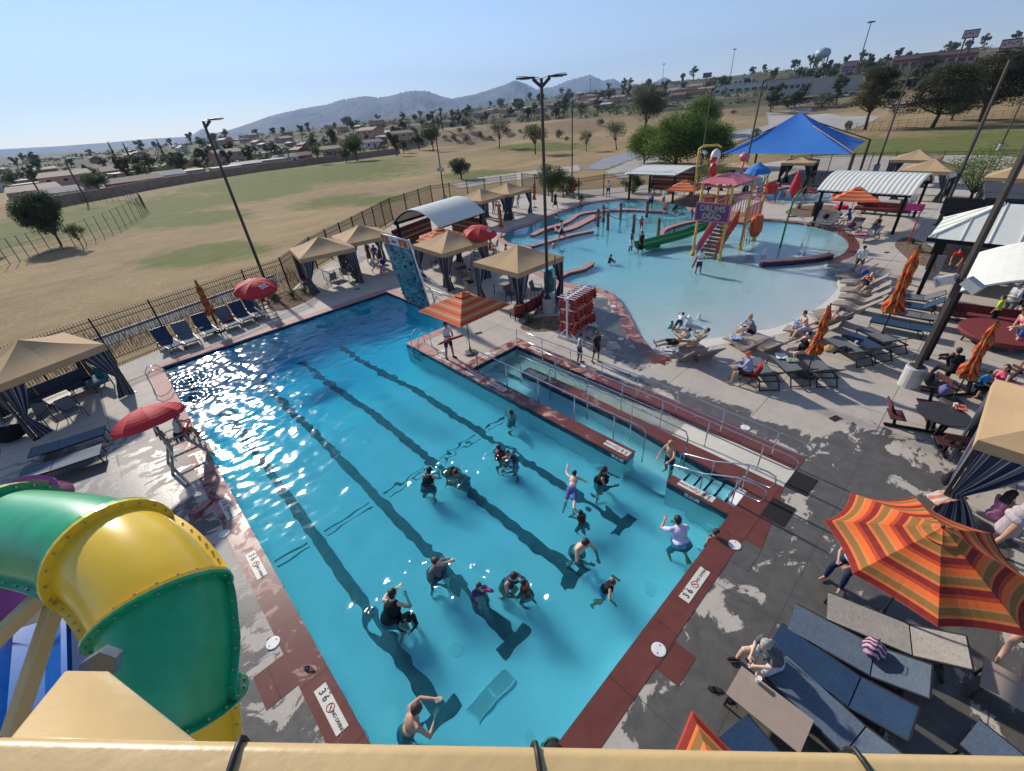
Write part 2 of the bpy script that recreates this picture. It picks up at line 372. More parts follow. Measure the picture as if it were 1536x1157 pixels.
# soaked along the near end and the walls in the water, drier further off
dn = nt.math('MULTIPLY', nt.math('SUBTRACT', Y, 11), .09); wetf = nt.ramp(nt.math('ADD', dn, nt.math('MULTIPLY', nt.math('SUBTRACT', nb, .5), 3.6)), .35, -.1)
col = nt.mix(wetf, dryr, wetr)
def line2(c, per, off, wd=.012):
    f = nt.math('ABSOLUTE', nt.math('SUBTRACT', nt.math('FRACT', nt.math('DIVIDE', nt.math('ADD', c, off), per)), .5)); return nt.math('LESS_THAN', nt.math('MULTIPLY', f, per), wd)
col = nt.mix(nt.math('MULTIPLY', nt.math('MAXIMUM', line2(X, 1.55, .3), line2(Y, 1.55, .9)), .7), col, (.05, .02, .015))
nt.link(col, bs.inputs['Base Color']); r_ = nt.new('ShaderNodeMapRange'); nt.link(wetf, r_.inputs[0]); r_.inputs[3].default_value = .75; r_.inputs[4].default_value = .3; nt.link(r_.outputs[0], bs.inputs['Roughness'])
navy = mat('waterline_tile', (.012, .028, .075), .25, var=.3, scale=30)
cream = mat('cream_tile', (.66, .62, .52), .5, var=.06)
tilelane = mat('lane_tile', (.075,.115,.135), .5, var=.25, scale=3)

# the deck with the pools cut out
b = MB(); b.poly([DECK, MAIN, LEIS, KIDS], 0); b.wall(DECK, -.5, 0); deck = b.build('pool_deck', dkm); tag(deck, 'grey concrete pool deck, wet in patches', kind='structure')
def depth_main(y): # 3 ft 6 at the near end, deep beyond
    return 1.22+.25*min(1, max(0, (y-2)/13)) + max(0, min(1, (y-14.5)/6))*1.25
b = MB()
b.wall(MAIN, -3.4, -.30, 1, flip=False); b.wall(MAIN, -.30, -.0, 2)
YS = [0.9,2,5,8,11,14.5,16,17.5,20.5,26]
for i in range(len(YS)-1):
    y0, y1 = YS[i], YS[i+1]; x1 = 9.05 if y0 < 17.5 else 12.3
    b.add([(-.6,y0,-depth_main(y0)),(x1,y0,-depth_main(y0)),(x1,y1,-depth_main(y1)),(-.6,y1,-depth_main(y1))], [(0,1,2,3)], 0)
# shallow exercise channel, its ramp and steps
b.add([(8.9,.9,-1.0),(10.6,.9,-1.0),(10.8,13.4,-1.0),(8.9,13.4,-1.0)], [(0,1,2,3)], 0)
def rz(y): return -.02-.42*max(0, min(1, (y-3.0)/6.6)) - .35*max(0, min(1, (y-9.6)/3.5))
YR = [1.0,3.0,4.8,6.6,9.6,11.6,13.4]
for i in range(len(YR)-1): b.add([(10.5,YR[i],rz(YR[i])),(12.2,YR[i],rz(YR[i])),(12.2,YR[i+1],rz(YR[i+1])),(10.5,YR[i+1],rz(YR[i+1]))], [(0,1,2,3)], 3)
basin = b.build('pool_basin', [plaster, plaster, navy, sandy]); tag(basin, 'blue lane pool basin with ramp channel', kind='structure')
b = MB()
for i in range(5): b.box((9.56, 2.16+.33*i, -.5-.08-.165*i), (.92, .33, 1.0), mi=0); b.box((9.56, 2.16+.33*i+.13, -.078-.165*i), (.92, .06, .012), mi=1)
tag(b.build('pool_steps', [plaster, navy]), 'white underwater steps edged in dark tile', kind='structure')
# lanes
for u0, v0, u1, v1 in [(440,750,665,1060),(470,650,775,960),(530,600,860,865),(590,570,940,790)]: pass
for k, x in enumerate((1.05, 3.05, 5.22, 7.35)):
    b = MB(); n = 64
    for i in range(n):
        ya = 4.3+(22.6-4.3)*i/n; yb = 4.3+(22.6-4.3)*(i+1)/n; za, zb = -depth_main(ya)+.02, -depth_main(yb)+.02
        b.add([(x-.15,ya,za),(x+.15,ya,za),(x+.15,yb,zb),(x-.15,yb,zb)], [(0,1,2,3)])
    for yy in (4.0,): za = -depth_main(yy)+.006; b.add([(x-.42,yy,za),(x+.42,yy,za),(x+.42,yy+.3,za),(x-.42,yy+.3,za)], [(0,1,2,3)])
    o = b.build('lane_marking', tilelane); tag(o, 'dark T-ended lane line on the pool floor', kind='structure')
b = MB(); yy = 10.4
for x0, x1 in ((-.1,.8),(1.3,2.8),(3.3,4.95),(5.5,7.1),(7.6,8.75)): b.box(((x0+x1)/2, yy, -depth_main(yy)+.004), (x1-x0, .07, .01)); b.box(((x0+x1)/2, yy-.22, -depth_main(yy)+.004), (x1-x0, .05, .01))
tag(b.build('depth_line_marking', tilelane), kind='structure')
b = MB()
for i in range(12):
    for k in (-1, 1): b.box((k*.26, -.15+.0275*i, .012), (.46, .011, .02))
for x_ in (-.5,-.38,-.26,-.14,0,.14,.26,.38,.5): b.box((x_, 0, .014), (.03 if abs(x_) in (0,.5) else .01, .36, .025))
b.box((0,-.175,.013), (1.03,.03,.03)); b.box((0,.175,.013), (1.03,.03,.03))
o = b.build('drain_grate', [mat('grate_plastic', (.80,.83,.82), .5)], loc=(2.0,3.7,-depth_main(3)+.002)); tag(o, 'pale square-barred drain grate on the pool floor', 'drain grate')
for (x, y) in [(2.02,4.95),(6.2,2.6),(6.3,8.7),(2.0,2.6),(4.2,13.2)]:
    b = MB(); b.lathe((x, y, -depth_main(y)), [(.17,0),(.17,.012),(.02,.016)], 14); tag(b.build('floor_inlet', mat('white_plastic', (.8,.8,.78), .35, var=0), smooth=False), 'round white inlet cover on the pool floor', 'inlet', 'round inlet covers on the pool floor')
# copings (sheet with its own thickness, 4 mm proud)
def strip(loops, name, z=.006, mats=None, lab=None, th=.05):
    b = MB()
    for lp in loops: b.prism(lp, z-th, z)
    o = b.build(name, mats or cop); tag(o, lab, kind='structure'); return o
e = .012
strip([[(-.75,1.45),(-.2+e,1.45),(-.2+e,24.95-e),(12-e,24.95-e),(12-e,17.5+e),(8.8-e,17.5+e),(8.8-e,13.65),(9.35,13.65),(9.35,16.95),(12.55,16.95),(12.55,25.5),(-.75,25.5)],
       [(-.2+e,1.45),(7.5,1.45),(7.5,1.03),(8.3,1.03),(8.3,1.46),(12.3,1.30),(12.5,3.5),(12.55,6.7),(12.5,9.5),(12.5,13.65),(9.35,13.65),(8.8-e,13.65),(8.8-e,5.1),(9.3+e,5.1),(9.32+e,13.1-e),(12-e,13.1-e),(11.88,9.6),(11.74,4.7),(11.58,1.36),(10.67,1.36),(10.77,6.4),(10.92+e,8.9),(10.92+e,11.22),(10.42-e,11.22),(10.37,6.1),(10.01,3.0),(9.96,2.0+e),(9.12+e,2.0+e),(9.12+e,3.75+e),(8.8-e,3.75+e),(8.8-e,2.0+e),(-.2+e,2.0+e)],
       [(4.3,1.45-.001),(4.3,1.0),(5.0,1.0),(5.0,1.45-.001)], [(-1.35,6.2),(-.751,6.2),(-.751,7.0),(-1.35,7.0)], [(-1.35,12.6),(-.751,12.6),(-.751,13.3),(-1.35,13.3)]], 'coping', lab='red concrete coping round the lane pool')
# rounded tips of the walls that stand in the water
b = MB()
for (x0, x1, ya, yb, rev) in [(8.8,9.3,5.1,1,0),(8.8,9.12,3.75,1,1)]:
    pass
def offset(lp, d):
    out = []; n = len(lp)
    for i in range(n):
        a, c = V((*lp[i-1], 0)), V((*lp[(i+1) % n], 0)); t = (c-a).normalized(); out.append((lp[i][0]+t.y*d, lp[i][1]-t.x*d))
    return out
ar = sum(LEIS[i][0]*LEIS[(i+1) % len(LEIS)][1]-LEIS[(i+1) % len(LEIS)][0]*LEIS[i][1] for i in range(len(LEIS))); sg = 1 if ar > 0 else -1
def band(lp, i0, i1, d, name, m, z=.006, th=.08, din=.012, lab=None):
    n = len(lp); o = offset(lp, d*sg2); q = offset(lp, -din*sg2); idx = [i % n for i in range(i0, i1+1)]
    return strip([[o[i] for i in idx]+[q[i] for i in reversed(idx)]], name, z, m, lab, th)
sg2 = sg
nL = len(LEIS); beach_i0 = 31*3; # beach control points start here
band(LEIS, 0, 31*3+1, .58, 'coping', cop, lab='red coping round the leisure pool')
band(LEIS, 31*3+1, nL+1, .34, 'beach_edge', cream, din=.30, lab='cream beach edge of the leisure pool')
ark = sum(KIDS[i][0]*KIDS[(i+1) % len(KIDS)][1]-KIDS[(i+1) % len(KIDS)][0]*KIDS[i][1] for i in range(len(KIDS))); sg2 = 1 if ark > 0 else -1
band(KIDS, 0, len(KIDS)-1, .5, 'coping', cop, lab='red coping round the toddler pool')
strip([[(14.42,7.55),(14.95,7.0),(15.30,7.45),(15.0,8.1)]], 'coping', z=.009, lab='end of the red coping at the beach entry')
# leisure basin: zero-depth beach on the near side falling to the far side
beach = [V((*p, 0)) for p in LEIS[31*3:]+LEIS[:1]]
def ldepth(x, y):
    d = min((V((x, y, 0))-p).length for p in beach); return -.062-min(.75, d*.045)
b = MB(); x0, x1, y0, y1 = 13.5, 46, 3, 32; NX, NY = 60, 54
b.grid(lambda s, t: (x0+(x1-x0)*s, y0+(y1-y0)*t, ldepth(x0+(x1-x0)*s, y0+(y1-y0)*t)), NX, NY)
bi = b; b2 = MB(); b2.wall(LEIS, -1.2, -.22, 0); b2.wall(LEIS, -.22, 0, 1)
bi.v, f0, m0 = bi.v, bi.f, bi.m
n0 = len(bi.v); bi.v += b2.v; bi.f += [tuple(i+n0 for i in f) for f in b2.f]; bi.m = [2]*len(m0)+b2.m
leis_floor, nt, bs = newmat('leisure_plaster'); oc = nt.objc(); bs.inputs['Roughness'].default_value = .6
nt.link(nt.mix(nt.ramp(nt.noise(oc, .8, 5, .6), .3, .7), (.72, .76, .74), (.80, .83, .81)), bs.inputs['Base Color'])
tag(bi.build('pool_basin', [plaster, navy, leis_floor]), 'pale shallow leisure pool basin', kind='structure')
b = MB(); b.poly([offset(KIDS, .3*sg2)], -.35); b.wall(KIDS, -.5, -.0, 1); tag(b.build('pool_basin', [leis_floor, navy]), 'pale toddler pool basin', kind='structure')

# ============================================================ water
def water_mat(name, k=(.76, .135, .042)):
    "clear glass-like water; what it swallows on the way down follows the real depth below each point"
    m = bpy.data.materials.new(name); m.use_nodes = True; nt = NT(m); nt.n.clear(); out = nt.new('ShaderNodeOutputMaterial')
    g = nt.new('ShaderNodeBsdfRefraction'); g.inputs['IOR'].default_value = 1.33; g.inputs['Roughness'].default_value = 0
    gl = nt.new('ShaderNodeBsdfGlossy'); gl.inputs['Roughness'].default_value = .10; gi = nt.new('ShaderNodeNewGeometry'); dp = nt.new('ShaderNodeVectorMath', operation='DOT_PRODUCT'); nt.link(gi.outputs['Normal'], dp.inputs[0]); nt.link(gi.outputs['Incoming'], dp.inputs[1]); fr = nt.math('ADD', nt.math('MULTIPLY', nt.math('POWER', nt.math('SUBTRACT', 1.0, nt.math('ABSOLUTE', dp.outputs['Value'])), 5.0), .96), .022); mx = nt.new('ShaderNodeMixShader')
    oc = nt.objc(); fb = nt.bump(nt.math('ADD', nt.noise(oc, 8, 3, .6, .6), nt.math('MULTIPLY', nt.noise(oc, 16, 3, .6), .4)), .0016); nt.link(fb, gl.inputs['Normal'])
    d = nt.new('ShaderNodeAttribute', attribute_name='depth').outputs['Fac']; c = nt.new('ShaderNodeCombineColor')
    for i in range(3): nt.link(nt.math('EXPONENT', nt.math('MULTIPLY', d, -1.2*k[i])), c.inputs[i])
    nt.link(c.outputs[0], g.inputs['Color']); nt.link(fr, mx.inputs[0]); nt.link(g.outputs[0], mx.inputs[1]); nt.link(gl.outputs[0], mx.inputs[2]); nt.link(mx.outputs[0], out.inputs['Surface']); return m
def ripple(x, y, a=1.0, f=1.0):
    x *= f; y *= f
    return a*(noise.noise(V((x*1.1+y*.35, y*1.5-x*.3, 1)))*.020+noise.noise(V((x*2.5+y*.5, y*3.3, 5)))*.0195+noise.noise(V((x*5.0-y, y*6.2, 9)))*.0070)
SWIM = [G(u, v, -.13) for u, v in ((768,622),(749,682),(761,683),(772,690),(639,722),(671,700),(697,708),(901,716),(874,775),(864,818),(1023,812),(1068,806),(652,852),(717,878),(758,866),(790,880),(583,925),(607,912),(284,570),(284,598),(605,1098),(828,1112),(858,742),(905,885))]
def splash(x, y):
    h = 0
    for i, p in enumerate(SWIM):
        r2 = (x-p.x)**2+(y-p.y)**2
        if r2 < 4.5: r_ = math.sqrt(r2); h += .030*math.exp(-r2/1.0)*math.sin(r_*15+i*2+1.5*noise.noise(V((x*2, y*2, i))))+.035*math.exp(-r2/.6)*noise.noise(V((x*6, y*6, i)))
    return h
def water_sheet(name, loop, z, step, dfn, m, lab, a=1.0, f=1.0):
    "rippled surface: a grid trimmed to the basin outline (its rim lies hidden behind the basin wall)"
    xs = [p[0] for p in loop]; ys = [p[1] for p in loop]; x0, y0 = min(xs), min(ys); nx = int((max(xs)-x0)/step)+2; ny = int((max(ys)-y0)/step)+2
    keep = {}; vs = []; fs = []
    def vid(i, j):
        if (i, j) not in keep:
            x, y = x0+i*step-step*.5, y0+j*step-step*.5; keep[(i, j)] = len(vs); vs.append((x, y, z+ripple(x, y, a*min(1, dfn(x, y)*3.5+.03)*(.95+.6*noise.noise(V((x*.22, y*.22, 4)))+max(0, y-10)*.022), f)+(splash(x, y) if x < 12.2 and y < 25 else 0)))
        return keep[(i, j)]
    ins = [[inside((x0+i*step-step*.5, y0+j*step-step*.5), loop) for j in range(ny+1)] for i in range(nx+1)]
    for i in range(nx):
        for j in range(ny):
            if ins[i][j] or ins[i+1][j] or ins[i][j+1] or ins[i+1][j+1]: fs.append((vid(i,j), vid(i+1,j), vid(i+1,j+1), vid(i,j+1)))
    b = MB(); b.add(vs, fs); o = b.build(name, m, smooth=True); tag(o, lab, kind='structure')
    at = o.data.attributes.new('depth', 'FLOAT', 'POINT'); at.data.foreach_set('value', [dfn(v[0], v[1]) for v in vs]); return o
wm1 = water_mat('pool_water')
MW = [(-.2,2.0),(9.0,2.0),(9.97,2.01),(10.7,2.0),(10.7,1.37),(11.8,1.37),(12.1,13.15),(9.0,13.15),(9.0,17.5),(12,17.5),(12,24.95),(-.2,24.95)]
def dmain(x, y): return (depth_main(y)-.13) if x < 9.0 else (.75 if x < 10.6 or y > 17 else max(.02, -rz(y)-.13)) if y < 15 else depth_main(y)-.13
water_sheet('water', MW, -.13, .075, dmain, wm1, 'rippled blue water of the lane pool')
water_sheet('water', LEIS, -.075, .13, lambda x, y: 1.15*max(.01, -.05-ldepth(x, y)), wm1, 'shallow pale water of the leisure pool', .30, 1.35)
water_sheet('water', KIDS, -.08, .16, lambda x, y: .27, wm1, 'shallow water of the toddler pool', .4, 1.2)
# ============================================================ people
def remesh(b, vox, name, sm=2):
    me = bpy.data.meshes.new('tmp'); me.from_pydata(b.v, [], b.f); o = bpy.data.objects.new('tmp', me); COL.objects.link(o)
    m = o.modifiers.new('r', 'REMESH'); m.mode = 'VOXEL'; m.voxel_size = vox
    if sm: s = o.modifiers.new('s', 'SMOOTH'); s.factor = .5; s.iterations = sm
    dg = bpy.context.evaluated_depsgraph_get(); r = bpy.data.meshes.new_from_object(o.evaluated_get(dg)); r.name = name
    bpy.data.objects.remove(o); bpy.data.meshes.remove(me); r.polygons.foreach_set('use_smooth', [True]*len(r.polygons)); return r
def cap(b, p0, p1, r0, r1, n=10, g=0.0, fx=1, fy=1):
    "tapered limb with round ends"
    p0, p1 = V(p0), V(p1); r0 += g; r1 += g; d = p1-p0; L = max(d.length, 1e-4); z = d/L; u = V((1,0,0)) if abs(z.x) < .9 else V((0,1,0))
    y = z.cross(u).normalized(); x = y.cross(z); M = Matrix((x*fx, y*fy, z)).transposed(); prof = []
    for i in range(1, 5): a = math.pi/2*i/5; prof.append((r0*math.sin(a), -r0*math.cos(a)))
    prof.append((r0, 0)); prof.append(((r0+r1)/2, L/2)); prof.append((r1, L))
    for i in range(1, 5): a = math.pi/2*i/5; prof.append((r1*math.cos(a), L+r1*math.sin(a)))
    b.lathe(p0, prof, n, M=M)
def skeleton(P):
    """P: lean, side, legs [(hip flex, abduct, knee)]x2, arms [(flex, abduct, elbow, inward)]x2, head (pitch, yaw) - degrees, facing +y"""
    J = {}; ln = RAD(P.get('lean', 3)); sd = RAD(P.get('side', 0)); t = V((math.sin(sd), math.sin(ln)*math.cos(sd), math.cos(ln)*math.cos(sd)))
    X = V((math.cos(sd), 0, -math.sin(sd))); F = t.cross(X)*-1; F = X.cross(t)*-1
    g = P.get('girth', 1.0); J['pel'] = V((0,0,0)); J['waist'] = t*.17; J['chest'] = t*.36; J['neck'] = t*.53; tw = RAD(P.get('twist', 0))
    hp, hy = P.get('head', (8, 0)); hd = RAD(math.degrees(ln)*P.get('hf', .5)+hp); H = J['neck']+V((t.x*.1, math.sin(hd)*.13, math.cos(hd)*.13))
    J['head'] = H; J['hup'] = (H-J['neck']).normalized(); J['hy'] = RAD(hy); J['t'] = t; J['X'] = X; J['g'] = g
    for i, s in ((0, -1), (1, 1)):
        fl, ab, kn = (RAD(a) for a in P['legs'][i]); hip = V((s*.088*g, 0, -.02)); th = V((s*math.sin(ab), math.sin(fl)*math.cos(ab), -math.cos(fl)*math.cos(ab)))
        k = hip+th*.43; a2 = fl-kn; sh = V((s*math.sin(ab*.35), math.sin(a2), -math.cos(a2))).normalized(); a = k+sh*.41
        if 'foot' in P: fd = V(P['foot']).normalized()
        else: fd = V((s*.2, math.cos(a2), math.sin(a2))).normalized()
        J['leg%d' % i] = (hip, k, a, fd)
        fl, ab, eb, inn = (RAD(a) for a in P['arms'][i]); S = J['neck']-t*.055+X*(s*.163*(.72+.28*g)); dn, fw = -t, F
        if fw.y < 0 and abs(math.degrees(ln)) < 80: fw = -fw
        up = (dn*math.cos(fl)+fw*math.sin(fl))*math.cos(ab)+X*s*math.sin(ab); e = S+up*.275
        f2 = fl+eb; fo = ((dn*math.cos(f2)+fw*math.sin(f2))*math.cos(inn)-X*s*math.sin(inn)).normalized(); w_ = e+fo*.245
        J['arm%d' % i] = (S, e, w_, fo)
    return J
def body_parts(b, J, parts, g=0.0, fr=None):
    t, X, G_ = J['t'], J['X'], J['g']; Y = X.cross(t)*-1; M = Matrix((X, Y, t)).transposed()
    if 'pelvis' in parts: b.ell(J['pel'], (.155*G_+g, .115*G_+g, .12+g*.6), 14, 9, M=M)
    if 'belly' in parts: b.ell(J['waist']*.9+Y*0, (.132*G_+g, .105*G_**1.5+g, .13+g*.6), 14, 9, M=M)
    if 'chest' in parts: b.ell(J['chest'], (.158*(.75+.25*G_)+g, .108*(.6+.4*G_)+g, .175+g*.5), 14, 9, M=M)
    if 'bust' in parts:
        for s in (-1, 1): b.ell(J['chest']+X*s*.07+Y*-.0+t*-.0-(X.cross(t))*.085*G_, (.058+g*.6,)*3, 10, 7)
    if 'yoke' in parts:
        a, c = J['arm0'][0], J['arm1'][0]; cap(b, a-(a-c)*.12, c+(a-c)*.12, .046, .046, g=g); cap(b, J['chest']+t*.03, J['neck']-t*.02, .10, .058, g=g*.7)
    for i in (0, 1):
        S, e, w_, fo = J['arm%d' % i]; hip, k, a, fd = J['leg%d' % i]; q = (fr or {})
        if 'uarm' in parts: f = q.get('uarm', 1); cap(b, S, S+(e-S)*f, .046, .046-.009*f, g=g)
        if 'farm' in parts: cap(b, e, w_, .039, .026, g=g)
        if 'thigh' in parts: f = q.get('thigh', 1); cap(b, hip, hip+(k-hip)*f, .084*(.6+.4*G_), (.084-.032*f)*(.7+.3*G_), g=g); 
        if 'shin' in parts: f = q.get('shin', 1); cap(b, k, k+(a-k)*.35, .052, .054, g=g); cap(b, k+(a-k)*.35, k+(a-k)*f, .054, .034, g=g)
        if 'foot' in parts: cap(b, a+V((0,0,-.015)), a+fd*.155+V((0,0,-.03)) , .036, .026, g=g, fx=1.0); cap(b, a-fd*.03+V((0,0,-.02)), a, .033, .033, g=g)
def hand(b, w_, fo, X, s, vox, curl=.5):
    u = X.cross(fo); u = u.normalized() if u.length > .1 else V((0,1,0)); side = fo.cross(u).normalized()
    pc = w_+fo*.045; cap(b, w_, w_+fo*.075, .026, .034, fx=1, fy=.55); r = max(.0078, vox*.82)
    b.ell(pc, (.036,.036,.022), 8, 6, M=Matrix((side, fo, u)).transposed())
    for j, L in enumerate((.062, .072, .068, .054)):
        o = (j-1.5)*.0215; p = w_+fo*.082+side*o; d1 = (fo+side*o*2.2+u*.2*curl).normalized(); m = p+d1*L*.55; d2 = (fo+u*curl*1.1+side*o*2).normalized()
        cap(b, p, m, r, r*.95, 6); cap(b, m, m+d2*L*.5, r*.95, r*.8, 6)
    p = w_+fo*.03-side*s*.028; m = p+(fo*.6-side*s*.75+u*.25).normalized()*.038; cap(b, p, m, r*1.25, r*1.1, 6); cap(b, m, m+(fo*.9-side*s*.25+u*.3).normalized()*.03, r*1.1, r*.9, 6)
def head_parts(b, J, vox):
    up = J['hup']; R = Matrix.Rotation(J['hy'], 3, up); f = R @ (V((0,1,0))-up*up.y).normalized() if abs(up.y) < .98 else R @ V((0,0,-1)); r = f.cross(up); M = Matrix((r, f, up)).transposed(); H = J['head']
    J['hM'] = M; cap(b, J['neck']-J['t']*.03, H-up*.02, .052, .048)
    b.ell(H+up*.035-f*.008, (.079,.096,.097), 14, 10, M=M); b.ell(H-up*.035+f*.022, (.061,.068,.073), 12, 8, M=M); b.ell(H-up*.085+f*.062, (.026,.022,.02), 8, 6, M=M)
    cap(b, H+up*.015+f*.086, H-up*.022+f*.104, .010, .015, 8)
    for s in (-1, 1):
        b.ell(H+r*s*.074-f*.008-up*.008, (.012,.02,.031), 8, 6, M=M); b.ell(H+r*s*.03+f*.077+up*.03, (.024,.012,.008), 6, 5, M=M)
BODY = {}
def body_mesh(P, vox=.0135):
    key = P['key']
    if key in BODY: return BODY[key]
    J = skeleton(P); b = MB(); parts = ['pelvis','belly','chest','yoke','uarm','farm','thigh','shin','foot']+(['bust'] if P.get('fem') else [])
    body_parts(b, J, parts); head_parts(b, J, vox)
    for i, s in ((0, -1), (1, 1)): hand(b, J['arm%d' % i][2], J['arm%d' % i][3], J['X'], s, vox, P.get('curl', .6))
    me = remesh(b, vox, 'person', 2); zs = [v.co.z for v in me.vertices]; J['zmin'] = min(zs)
    M = J['hM']; H = J['head']; r, f, up = (M.col[i] for i in range(3))
    mi = [0]*len(me.polygons); eyes = [H+r*s*.03+f*.082+up*.014 for s in (-1, 1)]; mo = H-up*.052+f*.085; brow = [H+r*s*.032+f*.086+up*.032 for s in (-1, 1)]
    for p in me.polygons:
        c = p.center
        if (c-H).length > .14: continue
        if any((c-e).length < .0125 for e in eyes): mi[p.index] = 1
        elif any(abs((c-e).dot(up)) < .006 and (c-e).length < .02 for e in brow): mi[p.index] = 1
        elif abs((c-mo).dot(up)) < .009 and abs((c-mo).dot(r)) < .026 and (c-mo).length < .04: mi[p.index] = 2
    for _ in range(3): me.materials.append(None)
    me.polygons.foreach_set('material_index', mi); BODY[key] = (me, J); return BODY[key]
CL = {}
CLD = {'tee': (['pelvis0','belly','chest','yoke','uarm'], .016, {'uarm': .62}), 'tank': (['belly','chest','bust','yoke0'], .011, {}), 'vest': (['belly','chest','yoke1'], .042, {}),
 'shorts': (['pelvis','thigh'], .018, {'thigh': .62}), 'trunks': (['pelvis','thigh'], .016, {'thigh': .78}), 'brief': (['pelvis'], .008, {}), 'onepiece': (['pelvis','belly','chest','bust'], .008, {}),
 'top': (['band'], .010, {}), 'dress': (['pelvis','belly','chest','bust','skirt'], .014, {}), 'rash': (['pelvis0','belly','chest','yoke','uarm','farm'], .010, {}), 'pants': (['pelvis','thigh','shin'], .014, {'shin': .93}), 'shoes': (['foot'], .010, {})}
def cloth(kind, P, J, mtl, parent):
    key = (kind, P['key'])
    if key not in CL:
        parts, g, fr = CLD[kind]; b = MB(); pp = [p for p in parts if p[-1] not in '01' and p not in ('band','skirt')]
        if 'bust' in pp and not P.get('fem'): pp.remove('bust')
        if P.get('fem') and 'chest' in pp and 'bust' not in pp: pp.append('bust')
        body_parts(b, J, pp, g, fr); t, X = J['t'], J['X']
        if 'pelvis0' in parts: M = Matrix((X, X.cross(t)*-1, t)).transposed(); b.ell(J['pel']+t*.06, (.150*J['g']+g, .112*J['g']+g, .12), 12, 8, M=M)
        if 'yoke0' in parts or 'yoke1' in parts:
            for s in (0, 1): S = J['arm%d' % s][0]; m = S*.55+J['neck']*.45; cap(b, m-t*.02, m-t*.16, .035, .06, g=g*.8)
        if 'band' in parts:
            M = Matrix((X, X.cross(t)*-1, t)).transposed(); b.ell(J['chest']+t*.0, (.158*(.75+.25*J['g'])+g, .11*(.6+.4*J['g'])+g, .07), 12, 7, M=M)
            for s in (-1, 1): b.ell(J['chest']+X*s*.07-(X.cross(t))*.085*J['g'], (.062+g*.5,)*3, 8, 6)
        if 'skirt' in parts:
            k = (J['leg0'][1]+J['leg1'][1])/2; cap(b, J['pel'], J['pel']+(k-J['pel'])*.85, .15, .20, 14)
        CL[key] = remesh(b, .015, kind, 2); CL[key].materials.append(None)
    nm = {'tee': 'shirt', 'tank': 'tank_top', 'vest': 'life_vest', 'trunks': 'swim_trunks', 'brief': 'swim_bottoms', 'onepiece': 'swimsuit', 'top': 'swim_top', 'rash': 'rash_guard'}.get(kind, kind)
    o = bpy.data.objects.new(nm, CL[key]); COL.objects.link(o); o.parent = parent; o.material_slots[0].link = 'OBJECT'; o.material_slots[0].material = mtl; return o
HR = {}
def hair(kind, P, J, mtl, parent):
    key = (kind, P['key'])
    if key not in HR:
        b = MB(); M = J['hM']; r, f, up = (M.col[i] for i in range(3)); H = J['head']; base = H+up*.046-f*.020
        if kind == 'hat': b.ell(H+up*.085-f*.005, (.088,.10,.06), 12, 8, M=M); b.lathe(H+up*.075, [(.02,.004),(.165,-.012),(.17,-.004),(.02,.012)], 20, M=M)
        elif kind == 'cap': b.ell(H+up*.062-f*.008, (.083,.10,.068), 12, 8, M=M); b.ell(H+up*.055+f*.10, (.065,.07,.012), 10, 6, M=M)
        else:
            b.ell(base, (.088,.097,.093), 14, 9, M=M); b.ell(H-f*.04-up*.01, (.074,.06,.075), 10, 8, M=M)
            if kind in ('long', 'pony', 'bun'):
                if kind == 'long':
                    for k in range(5): s = (k-2)*.035; cap(b, H+r*s-f*.07+up*.02, H+r*s*1.25-f*(.10-abs(s)*.3)-up*(.24+.03*(k % 2)), .034, .016, 8)
                elif kind == 'pony': b.ell(H-f*.115+up*.05, (.03,.03,.03), 8, 6, M=M); cap(b, H-f*.12+up*.05, H-f*.155-up*.12, .026, .012, 8)
                else: b.ell(H-f*.075+up*.115, (.042,.042,.036), 10, 7, M=M)
        HR[key] = remesh(b, .011, 'hair', 1); HR[key].materials.append(None)
    o = bpy.data.objects.new({'hat': 'sun_hat', 'cap': 'cap'}.get(kind, 'hair'), HR[key]); COL.objects.link(o); o.parent = parent; o.material_slots[0].link = 'OBJECT'; o.material_slots[0].material = mtl; return o
SKIN = [mat('skin_%s' % n, c, .5, var=.08, scale=14, spec=.4) for n, c in (('fair', (.62,.40,.29)), ('tan', (.49,.28,.185)), ('brown', (.32,.17,.105)), ('deep', (.14,.072,.045)))]
EYEM = mat('eye_dark', (.03,.018,.013), .3, var=0); LIP = mat('lip', (.30,.10,.085), .45, var=0)
_cc = {}
def cloth_mat(c, rough=.85):
    if c not in _cc: _cc[c] = mat('cloth_%d' % len(_cc), c, rough, var=.18, scale=12, bump=.004, bscale=25, spec=.2)
    return _cc[c]
BLK, WHT, NVY, RED, GRY, ORG, TEAL, PNK, BLU, LIM = (.018,.018,.02), (.72,.72,.74), (.022,.032,.085), (.50,.035,.03), (.13,.135,.145), (.75,.16,.07), (.06,.30,.33), (.68,.13,.28), (.05,.13,.42), (.42,.62,.04)
HBK, HBR, HBL, HGR = (.014,.011,.010), (.055,.028,.016), (.42,.24,.085), (.30,.29,.28)
